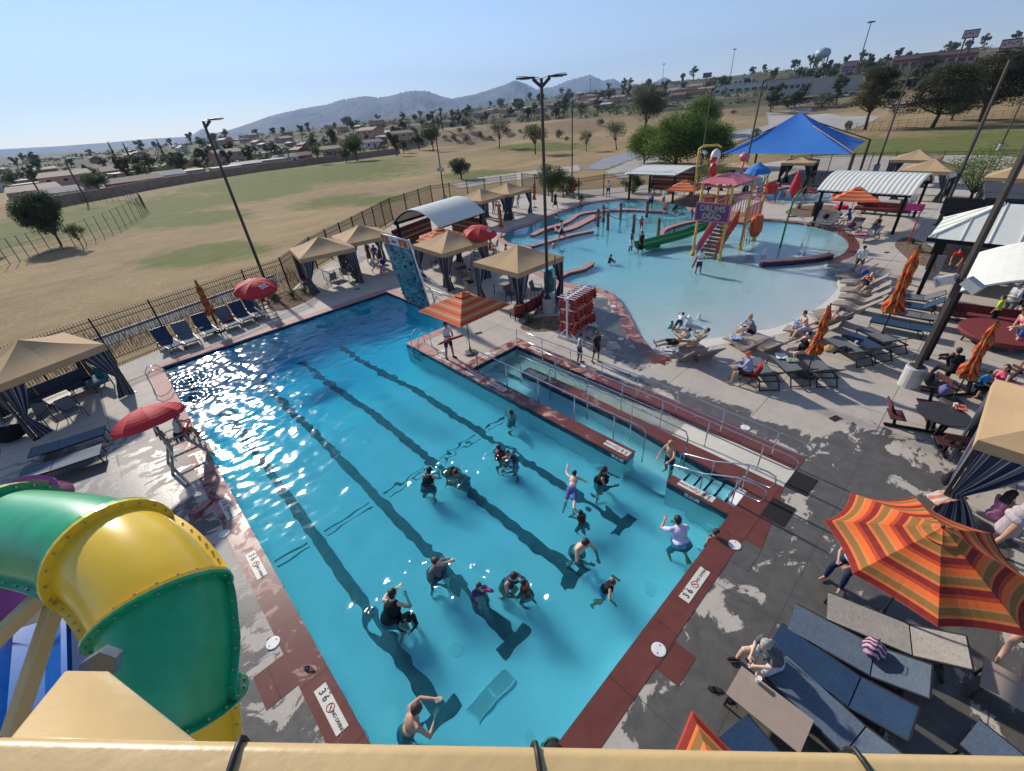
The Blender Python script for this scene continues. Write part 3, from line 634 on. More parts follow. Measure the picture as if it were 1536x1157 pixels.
POSE = {
 'stand': dict(legs=[(4,4,4),(-6,5,6)], arms=[(8,8,14,4),(-4,9,22,6)]),
 'stand2': dict(legs=[(10,6,12),(-4,7,4)], arms=[(22,10,75,35),(6,9,18,5)], lean=4),
 'carry': dict(legs=[(6,5,6),(-5,5,4)], arms=[(25,8,72,40),(20,10,78,35)], lean=2),
 'walk': dict(legs=[(26,3,14),(-20,3,26)], arms=[(-24,7,16,4),(24,7,22,4)], lean=5),
 'wade': dict(legs=[(10,8,16),(-6,8,10)], arms=[(30,28,48,12),(34,26,40,10)], lean=8),
 'wade2': dict(legs=[(12,9,22),(4,8,20)], arms=[(62,22,34,22),(50,24,60,34)], lean=24, head=(18,0)),
 'reach': dict(legs=[(6,7,10),(-4,8,8)], arms=[(78,40,12,-6),(24,20,36,10)], lean=8, side=0),
 'headup': dict(legs=[(6,7,10),(-4,8,8)], arms=[(110,42,105,40),(40,20,50,30)], lean=10),
 'hug': dict(legs=[(14,8,20),(0,8,12)], arms=[(82,16,42,42),(74,18,52,46)], lean=28, head=(12,0)),
 'swim': dict(legs=[(-64,8,10),(-72,9,16)], arms=[(150,35,24,0),(80,62,30,4)], lean=74, head=(-42,0), hf=.6),
 'float': dict(legs=[(30,20,64),(10,18,80)], arms=[(40,66,26,0),(36,70,22,0)], lean=26),
 'crouch': dict(legs=[(95,10,120),(70,8,125)], arms=[(60,12,40,20),(55,14,50,20)], lean=38),
 'sit': dict(legs=[(86,8,78),(84,9,82)], arms=[(42,10,46,26),(38,10,52,24)], lean=8),
 'sit2': dict(legs=[(82,14,60),(88,12,90)], arms=[(60,8,70,46),(14,18,34,10)], lean=20, head=(10,0)),
 'sit3': dict(legs=[(92,10,96),(86,14,70)], arms=[(-28,22,14,2),(30,12,62,30)], lean=-4),
 'sitfloor': dict(legs=[(112,10,88),(102,16,84)], arms=[(52,14,40,20),(60,12,30,20)], lean=18),
 'recline': dict(legs=[(92,6,14),(96,8,22)], arms=[(20,14,60,36),(36,16,72,30)], lean=-46, hf=.8),
 'bend': dict(legs=[(8,6,10),(2,7,6)], arms=[(70,10,26,10),(76,12,18,10)], lean=68, head=(-8,0)),
 'lean': dict(legs=[(16,7,24),(-14,7,6)], arms=[(48,12,44,20),(12,14,30,10)], lean=24),
}
for k in list(POSE):
    POSE[k]['key'] = k; f = dict(POSE[k]); f['fem'] = 1; f['key'] = k+'_f'; POSE[k+'_f'] = f
    h = dict(POSE[k]); h['girth'] = 1.42; h['key'] = k+'_h'; POSE[k+'_h'] = h; h2 = dict(h); h2['fem'] = 1; h2['key'] = k+'_fh'; POSE[k+'_fh'] = h2
SITK = {'sit', 'sit2', 'sit3', 'recline', 'sitfloor'}
NP = 0
def person(pose, loc, face, h=1.7, skin=1, wear=(), hr=('short', HBK), label=None, group=None, sitz=None, wet=False, vox=.0135, tilt=0):
    "loc: ground point under the feet, or under the pelvis when seated at height sitz; face: heading in degrees from +y towards +x"
    global NP; NP += 1; P = POSE[pose] if isinstance(pose, str) else pose; me, J = body_mesh(P, vox); s = h/1.70
    o = bpy.data.objects.new('person', me); COL.objects.link(o)
    for i, m in enumerate((SKIN[skin], EYEM, LIP)): o.material_slots[i].link = 'OBJECT'; o.material_slots[i].material = m
    base = P['key'].split('_')[0]; z = loc[2] if len(loc) > 2 else 0
    if sitz is not None: z += sitz+.115*s
    else: z -= J['zmin']*s
    o.location = (loc[0], loc[1], z); o.rotation_euler = (RAD(tilt), 0, -RAD(face)); o.scale = (s, s, s)
    for kind, c in wear: cloth(kind, P, J, cloth_mat(c), o)
    if hr: hair(hr[0], P, J, mat('hair_%d' % (int(hr[1][0]*1000)), hr[1], .6, var=.3, scale=30, bump=.004, bscale=80) if hr[0] not in ('cap', 'hat') else cloth_mat(hr[1]), o)
    if wet:
        pass
    tag(o, label, 'person', group); return o
def facing(p, q): d = V(q)-V(p); return math.degrees(math.atan2(d.x, d.y))
# ============================================================ things round the pool
dark = mat('charcoal_frame', (.022,.022,.023), .45, var=.1); steel = mat('stainless_steel', (.55,.55,.55), .25, metal=1, var=.05); white = mat('white_paint', (.74,.74,.72), .4, var=.05)
conc = mat('footing_concrete', (.47,.46,.43), .85, var=.12, scale=5, bump=.006); poleb = mat('bronze_pole', (.035,.030,.026), .5, var=.15)
black = mat('black_metal', (.014,.014,.015), .7, var=.1, spec=.2); cloud = mat('speaker_grey', (.36,.38,.39), .5, var=.06)
def weave(name, c):
    if name in MATS: return MATS[name]
    m, nt, bs = newmat(name); bs.inputs['Roughness'].default_value = .75; bs.inputs['Specular IOR Level'].default_value = .3; oc = nt.objc()
    mp = nt.new('ShaderNodeMapping'); mp.inputs['Scale'].default_value = (160, 10, 10); nt.link(oc, mp.inputs[0]); a = nt.noise(mp.outputs[0], 1, 3)
    mp2 = nt.new('ShaderNodeMapping'); mp2.inputs['Scale'].default_value = (8, 160, 60); nt.link(oc, mp2.inputs[0]); b_ = nt.noise(mp2.outputs[0], 1, 3)
    f = nt.ramp(nt.math('ADD', a, b_), .7, 1.3); big = nt.ramp(nt.noise(oc, 2, 4), .3, .7)
    col = nt.mix(f, tuple(x*.62 for x in c), tuple(min(1, x*1.4) for x in c)); nt.link(nt.mix(nt.math('MULTIPLY', big, .3), col, tuple(x*.6 for x in c)), bs.inputs['Base Color']); return m
sl_blue, sl_navy, sl_tan, sl_grey = weave('sling_denim', (.105,.14,.185)), weave('sling_navy', (.018,.05,.105)), weave('sling_tan', (.33,.30,.265)), weave('sling_grey', (.14,.15,.16))
def make_lounger(back=35, m=sl_blue, name='sun_lounger', fold=0):
    "local: foot end at -y, head end +y, 2.0 m long, seat height .36"
    r = empty(name); h = .36; y0, y1, yh = -1.02, .28, .98; B = RAD(back); b = MB()
    for s in (-.33, .33): b.bar((s,y0,h-.02), (s,y1+.42,h-.02), .03, .055); b.bar((s,y0,h-.02), (s, y0+.0, h-.02), .03)
    for y in (y0+.02, y1+.40): b.bar((-.33,y,h-.02), (.33,y,h-.02), .03, .045)
    b.bar((-.31,y1,h-.03), (.31,y1,h-.03), .03); b.build('frame', dark, r)
    for s in (-1, 1):
        for y, dy in ((y0+.06, -.03), (y1+.30, .22)): q = MB(); q.bar((s*.32,y,h-.03), (s*.34,y+dy,.0), .04, .03); q.build('leg', dark, r)
    q = MB(); q.bar((-.34,y1+.52,.05), (.34,y1+.52,.05), .03); q.build('stretcher', dark, r)
    def sag(y0, y1, z0, dirv, L, nm):
        q = MB(); o = V((0, y0, z0)); d = V((0, math.cos(dirv), math.sin(dirv))); n = V((0, -math.sin(dirv), math.cos(dirv)))
        for off, fl in ((0, False), (-.012, True)):
            k0 = len(q.v)
            q.grid(lambda u, v: o+d*(L*v)+V(((u-.5)*.63, 0, 0))+n*(off-.022*math.sin(math.pi*u)*math.sin(math.pi*min(1, max(0, v)))), 6, 8)
        w = q.build(nm, m, r, smooth=True); return w
    sag(y0, y1, h+.012, 0, y1-y0-.02, 'seat')
    sag(y1, 0, h+.012, B, .74, 'backrest')
    q = MB(); d = V((0, math.cos(B), math.sin(B)))
    for s in (-.33, .33): q.bar(V((s,y1,h)), V((s,y1,h))+d*.75, .03, .03)
    q.bar(V((-.33,y1,h))+d*.75, V((.33,y1,h))+d*.75, .03)
    if back > 12:
        for s in (-.22, .22): q.bar(V((s,y1,h))+d*.42, (s, y1+.36, h-.03), .016)
    q.build('back_frame', dark, r); return r
def make_wave(name='wave_lounger'):
    b = MB(); prof = [(-.95,.20),(-.8,.235),(-.6,.27),(-.42,.30),(-.25,.27),(-.08,.20),(.08,.17),(.2,.22),(.36,.36),(.55,.54),(.75,.72),(.90,.86)]
    n = len(prof)-1
    def pt(t):
        i = min(n-1, int(t*n)); f = t*n-i; return prof[i][0]*(1-f)+prof[i+1][0]*f, prof[i][1]*(1-f)+prof[i+1][1]*f
    b.grid(lambda u, v: ((u-.5)*.66, *pt(v)), 4, 30)
    b.grid(lambda u, v: ((.5-u)*.66, pt(v)[0]+.02, pt(v)[1]-.05-.13*max(0, 1-abs(v-.45)*2.4)), 4, 30)
    for s in (-.33, .33):
        vs = []; fs = []
        for i in range(31): y, z = pt(i/30); vs += [(s,y,z), (s,y+.02,z-.05-.13*max(0, 1-abs(i/30-.45)*2.4))]
        b.add(vs, [(2*i,2*i+2,2*i+3,2*i+1) for i in range(30)])
    for v in (0, 1): y, z = pt(v); b.add([(-.33,y,z),(.33,y,z),(.33,y+.02,z-.05),(-.33,y+.02,z-.05)], [(0,1,2,3)])
    b.prism([(-.28,-.30),(.28,-.30),(.28,.30),(-.28,.30)], 0, .16); return b.build(name, mat('moulded_resin', (.27,.225,.185), .55, var=.1, scale=3), smooth=False)
ST_OR = [(.22,(.72,.13,.022)),(.08,(.55,.19,.06)),(.24,(.24,.12,.03)),(.10,(.60,.15,.035)),(.22,(.20,.012,.010)),(.14,(.42,.045,.016))]
ST_OR2 = [(.3,(.60,.115,.035)),(.15,(.42,.035,.02)),(.3,(.60,.13,.04)),(.25,(.50,.30,.16))]
awning, awning2 = stripes('striped_canvas', ST_OR, period=.42), stripes('striped_canvas_pale', ST_OR2, period=.36)
def make_umbrella(sides=4, R=1.55, hh=2.35, drop=.55, mtl=awning2, lab=None, tiltm=None, vent=True, sag=.10, name='patio_umbrella', base=True):
    r = empty(name); top = hh+drop; a0 = math.pi/sides
    def canopy(R0, R1, z0, z1, nm, par, edge=.0):
        b = MB(); nv = 8; nu = 6; bandv = []
        for k in range(sides):
            A, B = (V((math.cos(a0+2*math.pi*(k+j)/sides), math.sin(a0+2*math.pi*(k+j)/sides), 0)) for j in (0, 1))
            def f(u, v):
                rr = R0+(R1-R0)*v; p = (A*(1-u)+B*u)*rr*(1-edge*4*u*(1-u)*v); z = z0+(z1-z0)*(v**1.12)-sag*4*u*(1-u)*v*.6*min(1, R1); bandv.append(v*(R1-R0)*math.cos(math.pi/sides)); return V((p.x, p.y, z))
            b.grid(f, nu, nv)
        o = b.build(nm, mtl, par, smooth=False)
        if mtl in (awning, awning2): at = o.data.attributes.new('band', 'FLOAT', 'POINT'); at.data.foreach_set('value', bandv)
        return o
    can = canopy(.0 if not vent else .16, R, top-(.0 if not vent else .03), hh, 'canopy', r, edge=.07)
    if vent: canopy(0, R*.2, top+.09, top-.02, 'vent', can)
    q = MB(); q.tube([(0,0,.04),(0,0,top+.04)], .022, 10); q.ell((0,0,top+.11), (.03,.03,.04)); q.build('pole', dark, r, smooth=True)
    for k in range(sides):
        a = a0+2*math.pi*k/sides; q = MB(); q.bar((0,0,top-.05), (math.cos(a)*R*.98, math.sin(a)*R*.98, hh-.02), .014); q.bar((0,0,hh-.05), (math.cos(a)*R*.5, math.sin(a)*R*.5, (top+hh)/2-.04), .010); q.build('rib', dark, r)
    if base: q = MB(); q.lathe((0,0,0), [(.30,0),(.31,.05),(.25,.085),(.05,.10),(.045,.30)], 20); q.build('base', mat('umbrella_base', (.07,.062,.055), .6), r, smooth=False)
    return r
def make_closed(name='closed_umbrella', mtl=awning, h=2.75):
    r = empty(name); b = MB(); n = 28; m_ = 26; bv = []; rr = random.Random(5)
    def f(u, v):
        a = 2*math.pi*u; z = .95+v*(h-.95); R = (.05+.15*(1-v)**.8+.035*math.sin(v*19+math.sin(a)*1.4)*(1-v*.4)); tie = .55+.45*min(1, abs(v-.38)*7); R *= tie*(1+.26*math.sin(7*a+v*5)); bv.append(z+.10*math.sin(7*a+v*5)+.05*math.sin(3*a)); return (R*math.cos(a), R*math.sin(a), z)
    b.grid(f, n, m_); o = b.build('folded_canopy', mtl, r, smooth=True); at = o.data.attributes.new('band', 'FLOAT', 'POINT'); at.data.foreach_set('value', bv)
    q = MB(); q.tube([(0,0,.04),(0,0,h+.03)], .021, 10); q.ell((0,0,h+.06), (.03,.03,.04)); q.build('pole', dark, r, smooth=True)
    q = MB(); q.lathe((0,0,0), [(.30,0),(.31,.05),(.25,.085),(.05,.10),(.045,.30)], 20); q.build('base', mat('umbrella_base', (.07,.062,.055), .6), r); return r
redc = mat('red_umbrella_cloth', (.50,.035,.038), .7, var=.12, scale=2, spec=.25)
def text_mesh(s, size, m, parent, M, name='lettering', depth=.002, bold=0):
    cu = bpy.data.curves.new('t', 'FONT'); cu.body = s; cu.size = size; cu.align_x = 'CENTER'; cu.align_y = 'CENTER'; cu.extrude = depth; cu.offset = bold; cu.resolution_u = 2
    o = bpy.data.objects.new('t', cu); COL.objects.link(o); me = bpy.data.meshes.new_from_object(o.evaluated_get(bpy.context.evaluated_depsgraph_get())); bpy.data.objects.remove(o); bpy.data.curves.remove(cu)
    me.materials.clear(); me.materials.append(m); o = bpy.data.objects.new(name, me); COL.objects.link(o); o.parent = parent; o.matrix_local = M; return o
def make_guard_umbrella(tilt=0, az=0, pole=1.6, R=1.05):
    r = empty('guard_umbrella'); M = Matrix.Rotation(RAD(az), 3, 'Z') @ Matrix.Rotation(RAD(tilt), 3, 'X'); b = MB(); n = 8
    for k in range(n):
        A, B = (V((math.cos(2*math.pi*(k+j)/n), math.sin(2*math.pi*(k+j)/n), 0)) for j in (0, 1))
        b.grid(lambda u, v: M @ V((*( (A*(1-u)+B*u)*R*math.sin(v*1.15)/.913)[:2], pole+.62*math.cos(v*1.15)-.25-.03*4*u*(1-u)*v)), 4, 7)
        b.grid(lambda u, v: M @ V((*((A*(1-u)+B*u)*R*(1+.01*v))[:2], pole+.62*.4085-.25-.03*4*u*(1-u)-.13*v)), 4, 1)
    c = b.build('canopy', redc, r, smooth=False)
    p = (V((math.cos(RAD(-67)), math.sin(RAD(-67)), 0))*R*.60); q = MB(); q.box((0,0,0), (.42,.26,.006)); d = q.build('logo_patch', mat('patch_white', (.7,.68,.66), .7), c)
    N = V((p.x*.62, p.y*.62, .86)).normalized(); Xa = V((0,0,1)).cross(N).normalized(); R3 = Matrix((Xa, N.cross(Xa), N)).transposed()
    d.matrix_local = Matrix.Translation(M @ V((p.x, p.y, pole+.62*math.cos(.70)-.25+.012))) @ (M @ R3).to_4x4()
    text_mesh('THE\nGUARD', .11, redc, d, Matrix.Translation((0,0,.006)))
    q = MB(); q.tube([M @ V((0,0,-.35)), M @ V((0,0,pole+.40))], .018, 8)
    for k in range(8):
        a = 2*math.pi*k/8; q.bar(M @ V((0,0,pole+.30)), M @ V((math.cos(a)*R*.97, math.sin(a)*R*.97, pole+.02)), .008)
    q.build('pole', white, r, smooth=False); return r
wood = mat('grey_lumber', (.30,.27,.235), .75, var=.15, scale=5)
def make_guard_chair(h=.92, w=.62):
    "faces +y, seat height h"
    r = empty('guard_chair')
    for s in (-1, 1):
        for nm, a, c in (('leg', (s*w/2,.20,h-.02), (s*(w/2+.10),.62,0)), ('leg', (s*w/2,-.26,h-.02), (s*(w/2+.10),-.62,0))): q = MB(); q.bar(a, c, .085, .04, up=(1,0,0)); q.build(nm, wood, r)
        q = MB(); q.bar((s*w/2,-.3,h+.22), (s*w/2,.26,h+.22), .08, .03); q.bar((s*w/2,.22,h), (s*w/2,.22,h+.22), .05); q.bar((s*w/2,-.26,h), (s*w/2,-.38,h+.55), .06, .04); q.build('armrest', wood, r)
        q = MB(); q.bar((s*(w/2+.06),-.42,.55), (s*(w/2+.06),.42,.55), .09, .03); q.build('brace', wood, r)
    for i in range(4): t = (i+.6)/4.6; q = MB(); q.box((0, .62-.42*t, h*t), (w+.18-.18*t, .15, .035)); q.build('step', wood, r)
    q = MB(); 
    for i in range(4): q.box((0, -.24+.15*i, h), (w, .13, .035))
    q.build('seat', wood, r); q = MB()
    for i in range(3): q.bar((-w/2,-.29-.03*i-.02,h+.16+.17*i), (w/2,-.29-.03*i-.02,h+.16+.17*i), .14, .03, up=(0,0,1))
    q.build('backrest', wood, r); return r
tan = mat('cabana_canvas', (.46,.315,.17), .85, var=.06, scale=1.2, spec=.2); tan_u = tan
cur_blue = stripes('curtain_stripe', [(.30,(.020,.032,.075)),(.06,(.55,.55,.55)),(.28,(.13,.14,.155)),(.06,(.55,.55,.55)),(.30,(.022,.034,.08))], period=.34)
cur_dark = stripes('curtain_dark', [(.5,(.03,.034,.045)),(.06,(.14,.15,.17)),(.44,(.03,.034,.045))], period=.3)
def make_cabana(W=3.1, eave=2.35, peak=3.1, cm=cur_blue, drop=.26, curtains='abcd', tie=.9, wide=.75, name='cabana'):
    r = empty(name); h = W/2; b = MB(); ap = V((0,0,peak)); cs = [V((sx*h,sy*h,eave)) for sx, sy in ((-1,-1),(1,-1),(1,1),(-1,1))]
    for i in range(4):
        A, B = cs[i], cs[(i+1) % 4]
        b.grid(lambda u, v: A.lerp(B, u).lerp(ap, v)-V((0,0,.10*math.sin(math.pi*v)*(1-.5*abs(2*u-1)))), 8, 8)
        b.grid(lambda u, v: A.lerp(B, u)*1.0+V((0,0,-drop*v)), 8, 1)
    can = b.build('canopy', tan, r, smooth=False)
    for i, (sx, sy) in enumerate(((-1,-1),(1,-1),(1,1),(-1,1))):
        q = MB(); q.box((sx*(h-.06), sy*(h-.06), eave/2-.02), (.07,.07,eave)); q.box((sx*(h-.06), sy*(h-.06), .01), (.2,.2,.02)); q.build('post', poleb, r)
        if 'abcd'[i] in curtains:
            for k in (0, 1):
                q = MB(); bv = []
                def f(u, v):
                    z = (eave-.08)-(eave-.10)*v; zt = tie; pin = abs(z-zt); wd = wide*(.16+.84*min(1, pin/(eave-zt) if z > zt else pin/zt*.45)**.8) if True else wide; s = .06+u*wd
                    fold = .045*math.sin(u*30+i)*(.4+.6*min(1, pin*2)); bv.append(u*1.25+i*.2+k*.1)
                    p = (-sx*s, 0) if k == 0 else (0, -sy*s); o = (0, sy*fold) if k == 0 else (sx*fold, 0)
                    return (sx*(h-.05)+p[0]+o[0], sy*(h-.05)+p[1]+o[1], z)
                q.grid(f, 34, 12); o = q.build('curtain', cm, r, smooth=True); at = o.data.attributes.new('band', 'FLOAT', 'POINT'); at.data.foreach_set('value', bv)
    q = MB()
    for i in range(4): q.bar(cs[i]*.97-V((0,0,.1)), cs[(i+1) % 4]*.97-V((0,0,.1)), .05)
    q.build('frame', poleb, r); return r
cush_red, cush_teal, cush_navy = mat('cushion_red', (.16,.022,.026), .8), mat('cushion_teal', (.04,.155,.20), .8, var=.2), mat('cushion_navy', (.03,.05,.075), .8)
def make_chair(m=sl_grey, name='patio_chair'):
    r = empty(name)
    for sx in (-1, 1):
        for sy in (-1, 1): q = MB(); q.bar((sx*.26,sy*.24,0), (sx*.24,sy*.22,.62 if sy > 0 else .42), .025); q.build('leg', dark, r)
        q = MB(); q.bar((sx*.26,.24,.62), (sx*.26,-.24,.64), .035, .02); q.build('armrest', dark, r)
    q = MB(); q.box((0,0,.42), (.50,.48,.03)); q.build('seat', m, r); q = MB(); q.bar((0,-.22,.44), (0,-.34,.90), .5, .025, up=(0,1,0)); q.build('backrest', m, r); return r
def make_table(w=.9, d=.9, h=.72, m=None, name='patio_table', rnd_=False):
    r = empty(name); m = m or mat('table_top_tan', (.33,.27,.22), .5, var=.05); q = MB()
    if rnd_: q.lathe((0,0,h-.03), [(w/2,0),(w/2,.03)], 24)
    else: q.box((0,0,h-.015), (w,d,.03))
    q.build('table_top', m, r)
    for sx in (-1, 1):
        for sy in (-1, 1): q = MB(); q.bar((sx*(w/2-.07)*(.7 if rnd_ else 1), sy*(d/2-.07)*(.7 if rnd_ else 1), h-.03), (sx*(w/2-.04)*(.7 if rnd_ else 1), sy*(d/2-.04)*(.7 if rnd_ else 1), 0), .035); q.build('leg', dark, r)
    return r
def make_sofa(L=1.8, m=cush_red, name='sofa', curve=0, n=3):
    "faces +y"
    r = empty(name)
    for i in range(n):
        a = (i-(n-1)/2)*curve; x = (i-(n-1)/2)*L/n if not curve else 0; w = L/n-.02
        Rm = Matrix.Rotation(a, 3, 'Z'); ce = V((x, 0, 0)) if not curve else Rm @ V((0, -L/n/curve, 0))+V((0, L/n/curve, 0))
        q = MB(); q.box(ce+Rm @ V((0,.02,.40)), (w,.62,.14), M=Rm); q.build('seat_cushion', m, r); q = MB(); q.box(ce+Rm @ V((0,-.30,.62)), (w,.14,.46), M=Rm @ Matrix.Rotation(RAD(12), 3, 'X')); q.build('back_cushion', m, r)
        q = MB(); q.box(ce+Rm @ V((0,0,.30)), (w,.68,.05), M=Rm)
        for sx in (-1, 1): q.bar(ce+Rm @ V((sx*w*.47,.30,.3)), ce+Rm @ V((sx*w*.47,.30,0)), .04); q.bar(ce+Rm @ V((sx*w*.47,-.34,.85)), ce+Rm @ V((sx*w*.47,-.34,0)), .04)
        q.build('frame', dark, r)
    return r
def make_lamp(h=9.3, heads=2, foot=True, spk=0, name='light_pole'):
    r = empty(name)
    if foot: q = MB(); q.lathe((0,0,0), [(.30,0),(.30,.72),(.28,.75)], 20); q.build('footing', conc, r, smooth=False)
    z0 = .75 if foot else 0; q = MB(); q.box((0,0,z0+.04), (.32,.32,.07)); q.box((0,0,(h+z0)/2), (.15,.15,h-z0), taper=.75); q.build('pole', poleb, r)
    for s in ((-1, 1) if heads == 2 else (1,)):
        q = MB(); q.grid(lambda u, v: V((s*(.05+.95*v), (u-.5)*(.14+.26*math.sin(math.pi*min(1, v*.9+.1))), h+.02+.10*math.sin(v*1.6)-.02*abs(2*u-1))), 4, 8); q.grid(lambda u, v: V((s*(.05+.95*v), (.5-u)*(.14+.26*math.sin(math.pi*min(1, v*.9+.1))), h-.05+.10*math.sin(v*1.6)+.0*u)), 4, 8); q.bar((0,0,h-.3), (s*.35,0,h-.0), .07, .12); q.box((s*.65,0,h+.045), (.75,.26,.05))
        o = q.build('lamp_head', poleb, r)
        q = MB(); q.box((s*.68,0,h-.0), (.40,.22,.02)); q.build('lens', mat('lamp_lens', (.35,.35,.33), .3), o)
    for k in range(spk):
        q = MB(); a = [.6, 3.6, 2.1][k]; M = Matrix.Rotation(a, 3, 'Z') @ Matrix.Rotation(RAD(-28), 3, 'X'); q.box(V((math.sin(-a)*-.0,0,3.9))+M @ V((0,.34,0)), (.30,.42,.26), M=M); q.box(V((0,0,3.9))+M @ V((0,.57,0)), (.34,.05,.30), M=M); q.box(V((0,0,3.9))+M @ V((0,.10,.0)), (.06,.2,.06), M=M); q.build('speaker', cloud, r)
    return r
def make_fence(pts, h=2.3, step=2.4, m=black, lab=None, name='picket_fence', gap=.115):
    r = empty(name, (pts[0][0], pts[0][1], 0)); tag(r, lab, 'fence'); o = V((pts[0][0], pts[0][1], 0))
    for (x0, y0), (x1, y1) in zip(pts, pts[1:]):
        a, c = V((x0,y0,0))-o, V((x1,y1,0))-o; L = (c-a).length; n = max(1, round(L/step)); d = (c-a)/n
        for i in range(n):
            p = a+d*i; q = MB(); q.box((p.x,p.y,h/2-.05), (.075,.075,h+.12)); q.build('post', m, r); q = MB()
            for z in (.16, h-.42, h-.16): q.bar(p+V((0,0,z)), p+d+V((0,0,z)), .035)
            k = int(d.length/gap)
            for j in range(1, k): w_ = p+d*(j/k); q.bar(w_+V((0,0,.06)), w_+V((0,0,h)), .02)
            q.build('panel', m, r)
    return r
def cup(loc, lab, grp=None, c=(.75,.75,.72)):
    b = MB(); b.lathe((0,0,0), [(.032,0),(.042,.12),(.046,.125),(.040,.118)], 12); o = b.build('cup', mat('paper_cup', c, .5), smooth=False, loc=loc); tag(o, lab, 'cup', grp); return o
def towel(loc, rz, size, c, lab, stripe=None, drape=0, cat='towel', name='towel', seed=1):
    b = MB(); rr = noise
    b.grid(lambda u, v: ((u-.5)*size[0], (v-.5)*size[1], .02+.045*abs(noise.noise(V((u*4+seed, v*4, seed))))*2+drape*(-max(0, v-.6)*size[1])), 12, 14)
    m = cloth_mat(c) if not stripe else stripes('towel_%d' % seed, [(.5, c), (.5, stripe)], period=.16); o = b.build(name, m, smooth=True, loc=loc); o.rotation_euler = (0, 0, rz); mo = o.modifiers.new('t', 'SOLIDIFY'); mo.thickness = .015
    if stripe: set_band(o, lambda p: p.x)
    tag(o, lab, cat); return o
def bag(loc, c, lab, s=(.2,.15,.16), cat='bag', name='bag', c2=None, seed=3, grp=None):
    b = MB(); b.ell((0,0,s[2]), s, 16, 10); b.v = [tuple(V(v)*(1+.16*noise.noise(V(v)*9+V((seed,0,0))))) for v in b.v]; b.v = [(x, y, max(0, z)) for x, y, z in b.v]
    m = cloth_mat(c) if not c2 else stripes('bagw_%d' % seed, [(.5, c), (.5, c2)], period=.09); o = b.build(name, m, smooth=True, loc=loc)
    if c2: set_band(o, lambda p: p.x+p.z*.3+.02*math.sin(p.y*40))
    q = MB(); q.tube([(-s[0]*.5,0,s[2]*1.7),(-s[0]*.35,0,s[2]*2.5),(s[0]*.35,0,s[2]*2.5),(s[0]*.5,0,s[2]*1.7)], .009, 6); q.build('strap', cloth_mat((.02,.03,.09)), o)
    tag(o, lab, cat, grp); return o
# ============================================================ placing things
def HT(base, top, z=0):
    g = G(*base, z); d = ray(*top); t = (g.x*d.x+g.y*d.y)/(d.x**2+d.y**2); return EYE+t*d.z
def two(p, q, z=.0, z2=None):
    a, b = G(*p, z), G(*q, z if z2 is None else z2); d = b-a; return a, b, math.atan2(-d.x, d.y)
# --- flat sling loungers: (foot px, head px, back, sling, label)
PRO = {}
def lounger(foot, head, back, m, lab, grp, zh=None):
    k = (back, m.name)
    if k not in PRO: PRO[k] = make_lounger(back, m)
    a, b, rz = two(foot, head, .37, zh if zh is not None else .37)
    d = V((-math.sin(rz), math.cos(rz), 0)); c = a+d*1.0; return place(PRO[k], (c.x, c.y, 0), rz, lab, 'sun lounger', grp)
FG = 'sling loungers beside the big striped umbrella'
lounger((1243,909), (1360,957), 22, sl_tan, 'beige sling lounger under the edge of the big octagonal striped umbrella', FG)
lounger((1189,925), (1306,989), 20, sl_blue, 'grey-blue sling lounger with a flag-patterned bag lying on it', FG)
lounger((1164,954), (1273,1031), 16, sl_navy, 'solid navy sling lounger between two grey-blue ones', FG)
lounger((1166,1000), (1248,1077), 14, sl_blue, 'grey-blue sling lounger the grey-shirted woman sits on', FG)
lounger((1102,1090), (1150,1150), 10, sl_navy, 'navy lounger end showing below the beige side table', FG)
lounger((1457,1100), (1530,1160), 12, sl_blue, 'grey-blue lounger cut off at the lower right corner', FG)
lounger((1512,870), (1560,905), 20, sl_grey, 'grey lounger half hidden right of the big striped umbrella', FG)
BG = 'dark backed loungers on the open deck'
for f, h, bk, m, lab in [((1128,537),(1148,562),38,sl_grey,'dark lounger right beside the red folding chair'), ((1166,532),(1192,556),36,sl_grey,'dark lounger holding towels next to the seated woman in black'),
  ((1210,532),(1232,555),36,sl_grey,'dark lounger with a black towel hanging off its raised back'), ((1247,507),(1285,528),34,sl_grey,'dark lounger with a white cup on its seat'),
  ((1275,501),(1312,521),32,sl_navy,'navy lounger beside the one with the white cup'), ((1296,492),(1335,511),34,sl_grey,'grey lounger under the tall closed umbrella pole'),
  ((1308,478),(1360,488),4,sl_navy,'flat navy lounger behind the closed umbrella, its back lowered'), ((1327,464),(1372,472),4,sl_grey,'flat grey lounger, back lowered, between a flat navy and a raised one'),
  ((1331,452),(1376,459),40,sl_navy,'navy lounger with steeply raised back near the large light pole'), ((1334,441),(1380,447),34,sl_grey,'grey lounger furthest back in the row by the barrel-roofed shelter'),
  ((1289,356),(1325,346),38,sl_blue,'blue-grey lounger with a pink towel over its foot'), ((1222,334),(1243,322),45,sl_grey,'grey lounger heaped with a dark bag beside the black trash can'),
  ((1238,337),(1260,325),45,sl_grey,'grey lounger by the toddler side, right of the one with the dark bag'), ((1268,345),(1292,336),45,sl_grey,'lounger piled with red and blue bags and a white board')]:
    lounger(f, h, bk, m, lab, BG)
LG = 'loungers lined up along the picket fence'
for f, h, m, lab in [((264,519),(227,500),sl_navy,'fence-side lounger piled with red and blue swim gear'), ((288,512),(262,487),sl_blue,'fence-side lounger with a white paper on its back'), ((318,498),(291,478),sl_navy,'fence-side lounger with a small white cloth on the seat'),
  ((351,487),(324,467),sl_blue,'fence-side lounger with a red towel on the seat'), ((373,478),(344,460),sl_navy,'empty dark fence-side lounger left of the guard chair, second from it'), ((391,470),(366,453),sl_navy,'fence-side lounger next to the far guard chair')]:
    lounger(f, h, 58, m, lab, LG, .37)
